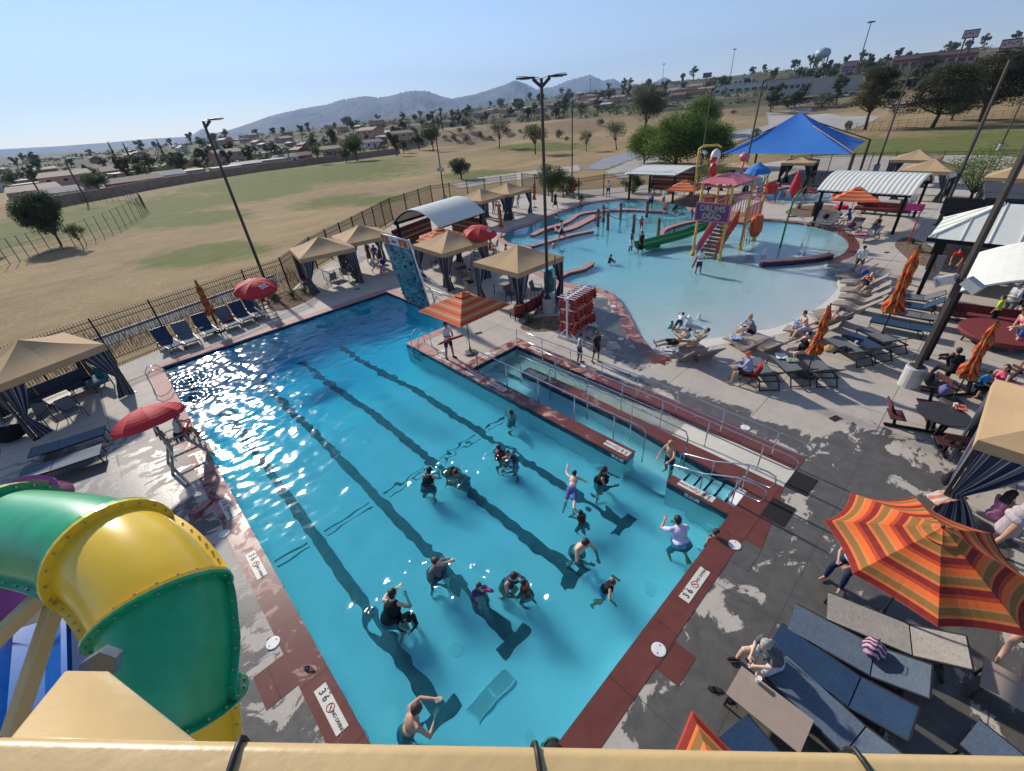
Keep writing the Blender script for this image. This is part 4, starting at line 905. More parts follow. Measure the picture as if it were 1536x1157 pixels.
lounger((156,645), (86,668), 4, sl_blue, 'flat grey lounger nearest the left cabana', 'flat grey loungers above the pink slide mouth')
lounger((150,674), (78,698), 4, sl_blue, 'flat grey lounger nearest the pink slide mouth', 'flat grey loungers above the pink slide mouth')
# --- moulded wave loungers at the beach edge
wl = make_wave()
WLP = [((1007,516),(1028,530),'tan wave lounger with a reader and striped towel at the left end of the beach'), ((1034,515),(1053,529),'tan wave lounger beside the reader at the left end of the beach'),
 ((1092,504),(1118,515),'tan wave lounger with folded cloth, behind the person seated at the water'), ((1126,504),(1144,511),'empty tan wave lounger right of the one with folded cloth'),
 ((1178,491),(1222,500),'tan wave lounger with the shirtless sunbather and blue beach things'), ((1222,469),(1250,487),'tan wave lounger with a sunbather lying against a dark cooler bag'),
 ((1226,464),(1275,463),'tan wave lounger, empty, above the lying sunbather'), ((1250,453),(1310,446),'tan wave lounger with a small white cup on it'), ((1259,443),(1320,434),'tan wave lounger just below the woman in red'),
 ((1261,433),(1322,423),'tan wave lounger the woman in red lies on'), ((1261,421),(1322,412),'tan wave lounger just above the woman in red'), ((1256,411),(1312,405),'tan wave lounger with a blue cooler box'), ((1250,404),(1308,398),'tan wave lounger the man in the white shirt kneels by'), ((1243,397),(1300,390),'tan wave lounger nearest the red circular wall')]
for k, (f, h, lab) in enumerate(WLP):
    a, b, rz = two(f, h, .22, .80 if k > 5 else .25); d = V((-math.sin(rz), math.cos(rz), 0)); c = a+d*.95; place(wl, (c.x, c.y, .01), rz, lab, 'wave lounger', 'moulded tan loungers round the beach entry')
# --- umbrellas
u = make_umbrella(4, 2.0, 2.2, .62, awning2); g = G(706,530); place(u, g, RAD(2), 'orange striped square umbrella beside the standing lifeguard', 'umbrella')
for (bu, bv), lab in (((1022,322), 'orange striped square umbrella in front of the flat metal-roofed shelter'), ((1267,345), 'orange striped square umbrella in front of the ribbed barrel-roofed shelter')): place(u, G(bu, bv), RAD(14), lab, 'umbrella')
u8 = make_umbrella(8, 1.75, 2.15, .55, awning2, sag=.05); place(u8, G(668,402), 0, 'orange striped round umbrella peeping up behind a tan cabana', 'umbrella')
ub = make_umbrella(8, 1.47, 2.15, .58, awning, sag=.10); 
cc = V((8.12,-1.22,0)); c1 = V((7.81,.02,0)); place(ub, (cc.x, cc.y, 0), math.atan2((c1-cc).y, (c1-cc).x)-RAD(22.5), 'large octagonal umbrella striped orange, olive and maroon over the near loungers', 'umbrella')
ub2 = make_umbrella(4, 1.9, 2.3, .6, awning, sag=.04); a_ = G(1038,1067,2.3); place(ub2, (1.75, -.86, 0), 0, 'corner of a striped umbrella just above the yellow railing', 'umbrella')
ku = make_closed()
for (bu, bv), (tu, tv), lab, k in [((329,497),(291,422),'closed rust-striped umbrella standing by the picket fence',0), ((1209,564),(1248,458),'closed umbrella standing behind the woman in black',1), ((1318,512),(1388,372),'tallest closed striped umbrella among the dark loungers',2), ((1426,604),(1490,482),'closed striped umbrella through the round picnic table',3),
   ((753,356),(751,312),'closed orange umbrella beside the crowded cabanas',4), ((802,312),(798,276),'closed orange umbrella behind the crowded cabanas, by the bushes',5), ((861,297),(862,265),'closed orange umbrella at the far picket fence',6)]:
    h = HT((bu, bv), (tu, tv)); place(ku, G(bu, bv), k*.8, lab, 'umbrella', 'closed striped umbrellas', sc=h/2.78)
# --- guard chairs and their red umbrellas
gc_ = make_guard_chair(); a, b = G(262,706), G(320,684)
gcl = G(290,700); place(gc_, (-.70, 15.85, 0), RAD(-90), 'grey lumber guard chair under the leaning red umbrella', 'guard chair')
p = G(404,476); place(gc_, (p.x, p.y+.35, 0), RAD(180), 'grey lumber guard chair at the far corner of the lane pool', 'guard chair')
p = G(718,404); place(gc_, (p.x, p.y, 0), RAD(120), 'guard chair hidden among the tan cabanas', 'guard chair')
gu = make_guard_umbrella(15, 185, 1.25, .97)
place(gu, (-1.05, 15.5, .74), 0, 'big red guard umbrella tilted over the near guard chair', 'umbrella')
gu2 = make_guard_umbrella(10, 0, 1.5, 1.05)
for nm, (bu, bv, hz), lab in (('a', (380,428,2.5), 'red guard umbrella open by the picket fence and light pole'), ('b', (716,346,2.9), 'red guard umbrella behind the tan cabanas')):
    g = G(bu, bv, hz); place(gu2, (g.x, g.y, hz-1.55), 0, lab, 'umbrella')
# --- cabanas
cb = make_cabana()
def cab(apex, yaw, lab, W=1.0, proto=None, hz=3.1, grp='tan cabanas with striped curtains'):
    g = G(*apex, hz); return place(proto or cb, (g.x, g.y, 0), RAD(yaw), lab, 'cabana', grp, sc=(W, W, 1) if W != 1 else None)
cab((27,510), 20, 'large tan cabana at the left edge, striped curtains tied back', 1.12)
cab((477,355), -10, 'tan cabana nearest the picket fence and the planter', 1.12); cab((538.5,337), -10, 'tan cabana just behind the one at the planter', 1.12)
cab((672,346), -3, 'tan cabana right of the climbing wall'); cab((776,367.5), 0, 'tan cabana over the curved red sofa')
cab((720,283), 6, 'tan cabana in the far pair, nearer the camera'); cab((760,274), 6, 'tan cabana in the far pair, further back')
cab((1379.5,224), -2, 'tan cabana behind the ribbed barrel roof, larger of two'); cab((1403,238), -4, 'tan cabana half hidden by the wispy green tree')
cab((1540,246), -4, 'tan cabana cut off at the upper right edge')
# near right cabana
c0, c1 = G(1458,660,2.35), G(1487,565,2.35); W = (c1-c0).length; yw = math.atan2((c1-c0).x, (c1-c0).y)
cc = c0+(c1-c0)/2+V((math.cos(-yw), math.sin(-yw), 0))*W/2; cbn = make_cabana(W=3.3, wide=1.25, tie=.8); place(cbn, (cc.x, cc.y, 0), -yw, 'near tan cabana at the right edge with sweeping striped curtains', 'cabana')
cd = make_cabana(cm=cur_dark, W=3.0, peak=2.75)
for (x, y), lab in (((1192,262), 'dark-curtained cabana under the blue shade canopy, right one'), ((1105,268), 'dark-curtained cabana under the blue shade canopy, left one')): place(cd, G(x, y+16), RAD(5), lab, 'cabana')
# --- light poles
def lamp(base, top, heads, lab, yaw=0, foot=True, spk=0):
    h = HT(base, top); r = make_lamp(h, heads, foot, spk); place(r, G(*base), RAD(yaw), lab, 'light pole', 'dark deck light poles')
lamp((406,442),(316,181),1,'leaning-looking light pole by the far guard chair',-30); lamp((668,304),(650,166),1,'light pole with grey speakers behind the white barrel roof',-35,spk=2)
lamp((822,468),(817,117),2,'tall double-headed light pole in the middle of the deck',-42); lamp((858,290),(861,150),1,'thin light pole at the far picket fence',-45); lamp((1046,284),(1067,132),1,'light pole in front of the big trees',-45,spk=2)
lamp((1114,278),(1147,120),1,'light pole left of the blue canopy',-45); lamp((1313,258),(1366,100),1,'light pole right of the blue canopy',-45); lamp((1398,356),(1526,78),2,'double-headed light pole rising behind the black pergola',-45,spk=1)
lamp((1362,578),(1620,-10),2,'nearest big light pole on a pale round footing',-45,spk=2); lamp((1498,226),(1538,140),1,'light pole in the wispy tree at the right edge',-45)
# --- fences
F1 = [(-14,24.6),(-4.15,27.1),(8,30.45),(11.5,34.5),(17,38.7),(24,44.3),(31.5,47.5),(42,43.4)]
make_fence(F1, lab='black steel picket fence along the left side of the deck')
F2 = [tuple(G(u,v)[:2]) for u, v in ((868,300),(905,294),(945,289),(1000,283))]
make_fence([(42.6,43.2)]+F2, lab='black picket fence stretch in front of the concrete channel')
F3 = [tuple(G(u,v)[:2]) for u, v in ((1180,266),(1240,262),(1300,262),(1370,262),(1440,262),(1540,262))]
make_fence(F3, lab='brown picket fence stretch behind the blue canopy and lawn', m=mat('brown_metal', (.06,.035,.022), .5))
# --- hand rails
def rail(pts, posts, lab, r=.021, z2=.45, extra=True, low=-.8):
    b = MB(); e = empty('handrail', pts[0]); tag(e, lab, 'handrail', 'steel handrails of the ramp and steps'); o = V(pts[0])
    b.tube([V(p)-o for p in pts], r, 8); b.build('top_rail', steel, e, smooth=True)
    for p in posts: q = MB(); q.tube([V(p)-o, V((p[0], p[1], low))-o], r*.9, 8); q.build('post', steel, e, smooth=True)
    return e
def loop(x, y0, y1, z=.92, zl=.48, n=9, dx=0):
    return [(x+dx*(y0-y1)*0, y0, z)]+[(x, y0+(y1-y0)*k/n, z) for k in range(1, n)]+[(x, y1+.1, z), (x, y1-.05, z-.06), (x, y1-.1, (z+zl)/2), (x, y1-.05, zl+.06), (x, y1+.1, zl)]+[(x, y1+(y0-y1)*k/n, zl) for k in range(1, n+1)]
for xo, y0, y1, lab, z, lowf in [(11.86,12.9,1.25,'long double handrail on the deck side of the ramp',.92,0), (11.05,10.9,1.35,'double handrail down the middle of the ramp channel',.92,0)]:
    P_ = loop(xo, y0, y1, z); P_ = [(x+(.0 if y > 6 else -.04*(6-y)), y, zz) for x, y, zz in P_]; ps = [(xo-(.04*(6-y) if y < 6 else 0), y, z) for y in [y1+.8+k*1.55 for k in range(int((y0-y1-.8)/1.55)+1)]]
    rail(P_, ps, lab, low=-.6)
rail([(9.42,12.8,-.55),(9.42,12.8,.85),(9.42,12.7,.92)]+[(9.42-.0*k,12.2-k,.92) for k in range(8)]+[(9.42,5.0,.92),(9.42,4.9,.8),(9.42,4.9,-.6)], [(9.42,y,.92) for y in (11,9.3,7.6,6)], 'handrail along the water side of the pool dividing wall', low=-1)
rail([(10.3,11.0,-.4),(10.3,11.2,.8),(10.3,11.1,.88)]+[(10.3-.005*k*k,10.2-k,.88) for k in range(6)]+[(10.1,4.0,.88),(10.08,3.9,.7),(10.08,3.9,-.8)], [(10.28,y,.88) for y in (9.5,7.7,5.9)], 'handrail on the channel side of the middle wall', low=-1)
for x, lab in ((9.28,'step handrail nearest the depth marker wall'), (9.92,'step handrail nearest the ramp wall')):
    rail([(x,3.9,-.7),(x,3.95,.15),(x,3.8,.25),(x,3.0,.45),(x,2.15,.86),(x,1.7,.90),(x,1.5,.85),(x,1.45,.62),(x,1.55,.42),(x,1.9,.40),(x,2.2,.40),(x,2.25,.2),(x,2.25,-.1)], [(x,3.0,.45),(x,2.15,.86)], lab, low=-.4)
for (x, y, dx, dy, lab) in [(-.2,22.9,1,0,'pool ladder at the far left corner of the lane pool'), (8.8,16.5,-1,0,'pool ladder by the standing lifeguard')]:
    e = empty('pool_ladder', (x, y, 0)); tag(e, lab, 'pool ladder')
    for s in (-.3, .3): q = MB(); q.tube([(-.62*dx,s,.0),(-.60*dx,s,.62),(-.42*dx,s,.86),(-.15*dx,s,.82),(.06*dx,s,.55),(.10*dx,s,-.1),(.10*dx,s,-1.1)], .02, 8); q.build('rail', steel, e, smooth=True)
    for z in (-.3,-.6,-.9): q = MB(); q.box((.10*dx,0,z), (.08,.6,.02)); q.build('step', steel, e)
# --- depth and no-diving markers
tile_w = mat('marker_tile', (.62,.60,.52), .5, var=.06); ink = mat('marker_ink', (.015,.015,.015), .6, var=0); redink = mat('marker_red', (.5,.03,.03), .6, var=0)
def marker(x, y, rz, lab, txt="3 6", L=1.05):
    r = empty('depth_marker', (x, y, .008)); r.rotation_euler = (0,0,rz); tag(r, lab, 'depth marker', 'white depth and no-diving tiles')
    q = MB(); q.box((0,0,.002), (L,.235,.008)); q.build('tile', tile_w, r)
    text_mesh(txt, .19, ink, r, Matrix.Translation((-L*.30,0,.007)), bold=.004); text_mesh('FT   IN', .05, ink, r, Matrix.Translation((-L*.30,.10,.007)))
    q = MB(); q.tube([(-.01+.075*math.cos(a*.524), .075*math.sin(a*.524), .008) for a in range(12)], .008, 4, closed=True); q.bar((-.06,.05,.009),(.04,-.05,.009),.012,.006); q.build('no_diving_symbol', redink, r)
    q = MB(); q.ell((.0,.02,.008), (.012,.012,.004)); q.bar((-.01,.012,.008),(.025,-.03,.008),.014,.005); q.build('diver_symbol', ink, r); text_mesh('NO DIVING', .085, ink, r, Matrix.Translation((L*.30,0,.007)), bold=.002)
for (x, y, rz, lab, t) in [(-.46,5.35,-90,'depth tile 3 6 NO DIVING on the left coping nearest the camera','3 6'), (-.46,9.75,-90,'depth tile on the left coping beside the red square with a round lid','3 6'), (-.46,15.6,-90,'left coping depth tile just short of the guard chair','3 6'), (-.46,12.4,-90,'left coping depth tile between the guard chair and the yellow slide','3 6'),
    (6.4,1.73,0,'depth tile 3 6 NO DIVING on the near coping','3 6'), (9.0,3.0,90,'depth tile on the short wall by the steps','3 6'), (9.06,5.6,90,'depth tile on the rounded tip of the dividing wall','3 6'), (9.05,11.2,90,'depth tile on the dividing wall, second from the far end','3 6'), (9.05,12.6,90,'depth tile at the far end of the dividing wall','3 6'),
    (9.05,14.8,90,'depth tile beside the dark umbrella base','4 0'), (12.25,12.0,90,'depth tile on the deck side coping of the ramp channel','2 6'), (10.7,13.35,180,'depth tile at the head of the ramp channel','2 6'), (10.66,10.6,90,'depth tile on the middle wall between the ramp rails','2 6')]: marker(x, y, RAD(rz), lab, t, 1.0 if 'tip' not in lab else .9)
for (x, y, lab) in [(8.95,3.1,'blue-banded waterline depth plate 3 0 on the short wall'), (8.96,5.5,'waterline depth plate 3 0 under the rounded wall tip')]:
    r = empty('depth_plate', (8.795, y-.1, -.10)); tag(r, lab, 'depth marker'); q = MB(); q.box((0,0,0), (.008,.42,.17)); q.build('tile', tile_w, r); text_mesh("3' 0\"", .13, ink, r, Matrix.Translation((-.006,0,0)) @ Matrix.Rotation(RAD(-90), 4, 'Z') @ Matrix.Rotation(RAD(90), 4, 'X'), bold=.003)
lid = None
for (u, v, lab) in [(988,975,'round white skimmer lid on the red square of the near coping'), (1102,818,'round white skimmer lid on the red square by the black mats'), (410,965,'round white skimmer lid on the left red square'), (337,801,'round white skimmer lid by the yellow slide curve'), (1118,642,'round white lid in the deck near the end of the long rail'), (664,527,'round white lid near the standing lifeguard'), (732,531,'round white lid beside the umbrella base'), (874,550,'round white lid at the feet of the two children'), (931,509,'round white lid between the children and the leisure pool'), (920,460,'round white lid on the leisure pool coping')]:
    if lid is None:
        q = MB(); q.lathe((0,0,0), [(.14,0),(.14,.012),(.127,.016)], 28); lid = q.build('skimmer_lid', mat('lid_white', (.70,.70,.67), .5, var=.05)); q = MB(); q.lathe((.08,.02,.016), [(.014,0),(.014,.003)], 10); q.lathe((-.08,-.02,.016), [(.014,0),(.014,.003)], 10); q.build('screw', ink, lid)
    g = G(u, v); place(lid, (g.x, g.y, .006), 0, lab, 'lid', 'round white skimmer lids')
for (u, v, w_, d_, rz, lab) in [(1167,768,.80,.55,-2,'black rubber mat at the foot of the steps'), (1201,725,.82,.55,-2,'black rubber mat at the foot of the ramp')]:
    g = G(u, v); q = MB(); q.box((0,0,.008), (w_,d_,.016)); o = q.build('rubber_mat', mat('rubber', (.008,.008,.009), .9, bump=.003), loc=(g.x, g.y, .0)); o.rotation_euler = (0,0,RAD(rz)); tag(o, lab, 'mat')
for (u, v, lab) in [(1253,628,'brown drain grating in the open deck'), (718,500,'dark square deck drain right of the orange umbrella'), (536,434,'dark deck drain in front of the fence-side cabana'), (1330,379,'dark deck drain near the wave loungers')]:
    g = G(u, v); q = MB()
    for k in range(7): q.box((0,-.09+.03*k,.006), (.34,.018,.012))
    q.box((0,0,.003), (.36,.22,.006)); o = q.build('deck_drain', mat('rust_drain', (.06,.04,.03), .8), loc=(g.x, g.y, .002)); o.rotation_euler = (0,0,RAD(-20)); tag(o, lab, 'drain')
# ============================================================ shelters, play things, slides
cream_roof = mat('roof_offwhite', (.68,.68,.60), .5, var=.05, scale=2); red_pl = mat('play_red', (.45,.035,.03), .4, var=.08); yel_pl = mat('play_yellow', (.62,.40,.07), .45, var=.08); pink_pl = mat('play_pink', (.55,.14,.17), .45, var=.1); grn_pl = mat('play_green', (.01,.20,.065), .35, var=.1); pur = mat('play_purple', (.12,.045,.16), .5, var=.1); brown_st = mat('play_step', (.34,.19,.10), .7, var=.1)
screen = mat('patterned_screen', (.13,.13,.14), .6, var=.55, scale=9)
def barrel(name, c, ax, span, length, z0, rise, rib, lab, posts=True, ribm=None, extra=None, n=18, thick=.07):
    "c: centre, ax: heading of the vault axis (radians from +x)"
    r = empty(name, (c[0], c[1], 0), ax); tag(r, lab, 'shelter'); b = MB()
    def f(u, v):
        a = (u-.5)*2; rr = .035*abs(math.sin(v*length/rib*math.pi)) if rib else 0; return V(((v-.5)*length, a*span/2, z0+rise*(1-a*a)+rr))
    nv = int(length/rib*6) if rib else 8
    b.grid(f, n, nv); b.grid(lambda u, v: f(1-u, v)-V((0,0,thick)), n, nv)
    for v in (0, 1): b.grid(lambda u, w: f(u if v else 1-u, v)-V((0,0,thick*w)), n, 1)
    for u in (0, 1): b.grid(lambda w, v: f(u, v)-V((0,0,thick*w)), 1, nv)
    b.build('roof', cream_roof, r)
    for sx in (-1, 1):
        for sy in (-1, 1): q = MB(); q.box((sx*(length/2-.35), sy*(span/2-.15), (z0)/2), (.16,.16,z0)); q.build('post', black, r)
        q = MB(); q.tube([f(u/12, (sx+1)/2*.94+.03)-V((0,0,thick+.05)) for u in range(13)], .05, 4); q.build('rafter', black, r)
    for sy in (-1, 1): q = MB(); q.box((0, sy*(span/2-.15), z0-.10), (length*.96,.1,.16)); q.build('beam', black, r)
    return r
banner = stripes('stripe_banner', [(.12,(.25,.06,.03)),(.1,(.03,.03,.05)),(.14,(.40,.26,.14)),(.1,(.28,.03,.03)),(.12,(.05,.06,.10)),(.14,(.35,.16,.08)),(.28,(.08,.04,.04))], period=1.1)
def panel(p, q, z0, z1, m, lab, cat, name='screen_panel', band=True, th=.05):
    a, b_ = V((*p, 0)), V((*q, 0)); r = (b_-a); L = r.length; b = MB(); b.grid(lambda u, v: (u*L, 0, z0+(z1-z0)*v), 2, 6); b.grid(lambda u, v: ((1-u)*L, th, z0+(z1-z0)*v), 2, 6); b.box((0,th/2,z1/2), (.07,.09,z1)); b.box((L,th/2,z1/2), (.07,.09,z1)); b.box((L/2,th/2,z1+.02), (L,.09,.05))
    o = b.build(name, m, loc=(a.x, a.y, 0)); o.rotation_euler = (0,0,math.atan2(r.y, r.x)); tag(o, lab, cat)
    if band: set_band(o, lambda c: c.z)
    return o
barrel('barrel_shelter', (19.5, 28.9), RAD(12), 4.7, 5.2, 2.7, 1.05, 0, 'plain white barrel-roofed shelter behind the fence-side cabanas')
panel((16.2,30.4),(20.6,31.9),.3,2.2, banner, 'dark striped banner wall at the back of the plain white barrel shelter', 'banner wall')
panel((22.2,27.2),(22.3,31.2),.3,2.2, banner, 'striped banner wall at the far end of the plain white barrel shelter', 'banner wall')
barrel('barrel_shelter', (43.0, 6.7), RAD(88), 6.3, 5.6, 2.55, .85, .28, 'ribbed off-white barrel-roofed shelter beyond the leisure pool')
barrel('barrel_shelter', (23.2, -2.7), 0, 5.4, 5.2, 2.75, .95, .30, 'near off-white barrel-roofed shelter over red seats at the right edge')
# flat-ish ribbed roof at the trees
r = empty('flat_shelter', (45.9,25.5,0), RAD(2)); tag(r, 'low metal-roofed shelter in front of the big trees', 'shelter'); b = MB()
b.grid(lambda u, v: ((u-.5)*6, (v-.5)*5.6, 2.95-.45*abs(u-.65)+.03*abs(math.sin(v*5.6/.3*math.pi))), 6, 100); b.grid(lambda u, v: ((.5-u)*6, (v-.5)*5.6, 2.88-.45*abs(.35-u)), 6, 4); b.build('roof', cream_roof, r)
for sx in (-1,1):
    for sy in (-1,1): q = MB(); q.box((sx*2.2, sy*2.5, 1.38), (.16,.16,2.76)); q.build('post', black, r)
panel((48.3,23.2),(48.3,28.0),.3,2.1, banner, 'striped banner wall at the back of the low metal-roofed shelter', 'banner wall')
# hip roofed food pavilion
r = empty('hip_pavilion', (30.2,-2.2,0)); tag(r, 'hip-roofed pavilion with standing-seam white roof and service counter', 'pavilion'); b = MB(); x, y, zz, zr = 2.2, 3.9, 2.75, 4.0
R1, R2 = V((0,y-1.9,zr)), V((0,-y+1.9,zr)); cs = [V((-x,-y,zz)),V((x,-y,zz)),V((x,y,zz)),V((-x,y,zz))]
b.add([*cs, R1, R2], [(3,0,5,4),(1,2,4,5),(2,3,4),(0,1,5)]); b.build('roof', cream_roof, r); q = MB()
for k in range(9):
    for s in (-1, 1):
        yy = -y+.4+k*.9; t = min(1, (y-abs(yy))/1.9); q.bar((s*x,yy,zz+.02), (s*x*(1-t),yy,zz+(zr-zz)*t+.02), .035, .05)
for k in range(4):
    xx = -x+.55+k*1.1; t = 1-abs(xx)/x
    for s in (-1, 1): q.bar((xx,s*y,zz+.02), (xx,s*(y-1.9*t),zz+(zr-zz)*t+.02), .035, .05)
for c_ in cs: q.bar(c_+V((0,0,.03)), (R1 if c_.y > 0 else R2)+V((0,0,.03)), .05, .06)
q.build('seam', cream_roof, r); q = MB()
for i in range(4): q.bar(cs[i]-V((0,0,.09)), cs[(i+1)%4]-V((0,0,.09)), .08, .16)
q.build('fascia', black, r)
for sx in (-1,1):
    for yy in (-3.4,-.2,3.4): q = MB(); q.box((sx*1.9,yy,1.3), (.16,.16,2.6)); q.build('post', black, r)
q = MB(); q.box((.4,1.9,.5), (2.2,.6,1.0)); q.box((.4,1.9,1.03), (2.5,.8,.06)); q.build('counter', mat('counter_tan', (.30,.25,.20), .6), r)
# black pergola with patterned screens
r = empty('pergola', (34.6,-1.6,0), RAD(4)); tag(r, 'black slatted pergola with grey patterned screens', 'pergola')
for sx in (-1,1):
    for yy in (-3.2,0,3.2): q = MB(); q.box((sx*1.6,yy,1.45), (.18,.18,2.9)); q.build('post', black, r)
q = MB(); 
for sx in (-1,1): q.box((sx*1.6,0,2.9), (.12,7.0,.2))
q.build('beam', black, r); q = MB()
for k in range(12): q.box((-1.9+.345*k,0,3.05), (.07,7.4,.12))
q.build('slat', black, r)
for sx, y0, y1 in ((-1,.15,1.6),(-1,1.75,3.05),(-1,-3.05,-1.6),(-1,-1.5,-.1)): q = MB(); q.box((sx*1.6,(y0+y1)/2,1.35), (.05,y1-y0-.05,2.3)); q.build('screen', screen, r)
q = MB(); q.box((0,3.2,1.35), (3.0,.05,2.3)); q.build('screen', screen, r)
r = empty('restroom_block', (41.5,-3.2,0), RAD(5)); tag(r, 'dark low building with patterned walls and flat black roof behind the pergola', 'building')
q = MB(); q.box((0,0,1.35), (5.2,7.6,2.7)); q.build('wall', mat('light_screen', (.24,.26,.30), .6, var=.5, scale=8), r); q = MB(); q.box((0,0,2.8), (5.8,8.2,.16)); q.build('roof', mat('flat_roof_black', (.03,.03,.035), .8), r)
for y_ in (-2.6,0,2.6): q = MB(); q.box((-2.63,y_,1.35), (.07,.14,2.7)); q.build('pilaster', black, r)
# blue shade canopy
r = empty('shade_canopy', (63.2,18.2,0)); tag(r, 'big bright blue four-sided shade canopy on steel posts', 'shade canopy')
cs = [V((-6.0,6.4,3.0)),V((-5.4,-6.3,3.0)),V((6.3,-5.0,3.1)),V((6.0,6.4,3.1))]; ap = V((.7,1.0,6.6)); bl = mat('blue_canvas', (.02,.16,.50), .8, var=.08, scale=.6); b = MB()
for i in range(4):
    A, B_ = cs[i], cs[(i+1)%4]
    b.grid(lambda u, v: (A.lerp(B_, u)+V((-A.lerp(B_, u).x,-A.lerp(B_, u).y,0))*.03*4*u*(1-u)*(1-v)).lerp(ap, v)-V((0,0,.45*math.sin(math.pi*v)*(.5+.5*4*u*(1-u)))), 12, 12)
b.build('canopy', bl, r, smooth=True)
for c_ in cs: p_ = c_*1.04; q = MB(); q.tube([(p_.x*1.02,p_.y*1.02,0),(p_.x*1.02,p_.y*1.02,p_.z)], .13, 10); q.tube([(p_.x*1.02,p_.y*1.02,p_.z), tuple(ap+V((0,0,-.45)))], .06, 8); q.build('post', mat('brown_steel', (.05,.03,.02), .5), r)
# --- low walls that curve through the leisure pool
def low_wall(pts, w, lab, z=.02, bot=-.9):
    P_ = [V((*p, 0)) for p in pts]; out = []
    for i in range(len(P_)-1):
        p0, p1, p2, p3 = P_[max(i-1,0)], P_[i], P_[i+1], P_[min(i+2, len(P_)-1)]
        for j in range(4): t = j/4; out.append(.5*((2*p1)+(p2-p0)*t+(2*p0-5*p1+4*p2-p3)*t*t+(3*p1-p0-3*p2+p3)*t**3))
    out.append(P_[-1]); L, R_ = [], []
    for i, p in enumerate(out): d = (out[min(i+1,len(out)-1)]-out[max(i-1,0)]).normalized(); nn = V((-d.y, d.x, 0))*w/2; L.append((p+nn)[:2]); R_.append((p-nn)[:2])
    lp = L+R_[::-1]; b = MB(); b.prism([tuple(p) for p in lp], z-.08, z, 0); b.prism([tuple((V((*p,0))-V((*out[min(len(out)-1, i if i < len(L) else 2*len(L)-1-i)][:2],0)))*.9+V((*out[min(len(out)-1, i if i < len(L) else 2*len(L)-1-i)][:2],0)))[:2] for i, p in enumerate(lp)], bot, z-.08, 1)
    o = b.build('low_wall', [cop, navy]); tag(o, lab, 'pool wall'); return o
low_wall([(27.2,26.7),(29.5,27.2),(32.3,27.2),(35.6,28.3),(37.9,27.2),(39.4,25.3),(39.9,23.0),(40.2,21.5)], .55, 'red-topped wall winding between lazy river and lagoon')
low_wall([(29.2,25.6),(31.0,25.4),(33.4,25.9),(36.0,26.4)], .9, 'broad red island slab where a lifeguard walks')
low_wall([(24.6,24.4),(26.5,24.1),(28.9,23.8),(30.9,23.1)], .45, 'short red-topped wall below the river mouth')
low_wall([(20.1,17.7),(21.2,17.85),(22.5,17.5),(23.8,17.8)], .45, 'curved red-topped stub wall by the tan cabana')
low_wall([(32.1,17.4),(33.6,18.1),(35.2,18.2),(37.2,17.8),(38.6,16.9),(39.4,16.3)], .4, 'curved red-topped wall left of the play tower')
low_wall([(29.0,8.85),(30.0,7.8),(31.4,6.6),(32.6,6.1)], .42, 'grey-sided wall tip with a fin at the round bay', z=.22)
wpost = mat('log_post', (.14,.085,.06), .8, var=.3, scale=8); rope = mat('rope', (.30,.22,.14), .9)
PL = [(32.15,17.7),(32.49,20.15),(32.44,22.67),(33.05,24.15),(34.55,24.66),(36.16,23.91),(38.16,22.38)]
for i, p in enumerate(PL):
    q = MB(); q.tube([(0,0,-.7),(0.02,0,.5),(0,0.01,1.25)], [.13,.12,.125], 9); o = q.build('log_post', wpost, loc=(p[0],p[1],0)); tag(o, 'round timber post carrying the rope round the white lagoon floor', 'post', 'timber rope posts in the leisure pool')
for i in range(len(PL)-1):
    a, c_ = V((*PL[i],1.05)), V((*PL[i+1],1.05)); q = MB(); q.tube([a.lerp(c_, t/8)-V((0,0,.28*4*(t/8)*(1-t/8))) for t in range(9)], .03, 6); tag(q.build('rope', rope), 'sagging rope between the timber posts of the lagoon', 'rope', 'ropes between timber posts')
# --- play tower
r = empty('play_tower', (30.5,12.4,-.1)); tag(r, 'red, yellow and purple play tower with stairs, bucket and sign', 'play tower'); O = V((30.5,12.4,-.1))
def L_(x, y, z): return V((x,y,z))-O
for (x, y) in ((29.1,13.3),(29.0,11.4),(31.9,11.3),(32.0,13.5),(34.6,11.4),(34.6,13.9)):
    q = MB(); h_ = 4.35 if x < 33 else 3.9; q.tube([L_(x,y,-.5),L_(x,y,h_)], .085, 10); q.lathe(L_(x,y,-.02), [(.16,-.25),(.16,.06),(.1,.12)], 12); q.build('leg', yel_pl, r, smooth=False)
for a, c_ in (((29.1,13.3,4.25),(29.0,11.4,4.25)),((29.0,11.4,4.25),(31.9,11.3,4.25)),((31.9,11.3,4.25),(32,13.5,4.25)),((32,13.5,4.25),(29.1,13.3,4.25)),((29.1,13.3,3.5),(32.0,11.2,3.5)),((29.0,11.4,3.6),(34.6,11.4,3.6)),((31.9,11.3,3.1),(34.6,11.4,3.1))): q = MB(); q.tube([L_(*a),L_(*c_)], .065, 8); q.build('crossbar', pink_pl, r, smooth=True)
q = MB(); q.add([L_(28.9,13.6,4.42),L_(28.9,11.1,4.42),L_(32.3,11.0,4.42),L_(32.3,13.8,4.42),L_(30.6,12.4,4.85)], [(0,1,4),(1,2,4),(2,3,4),(3,0,4),(3,2,1,0)]); rf = q.build('roof', pink_pl, r)
q = MB(); q.tube([L_(31.2,11.9,4.6),L_(31.2,11.9,5.5)], .06, 8); q.ell(L_(31.2,11.9,5.65), (.32,.32,.26), 12, 8); q.build('mallet', pink_pl, r, smooth=True)
q = MB(); q.tube([L_(30.2,13.3,4.6),L_(30.3,13.4,5.4)], .09, 8); q.ell(L_(30.2,13.3,5.0), (.28,.25,.42), 10, 8); q.ell(L_(30.6,13.6,5.5), (.2,.2,.2), 10, 8); q.build('guitar', red_pl, r, smooth=True)
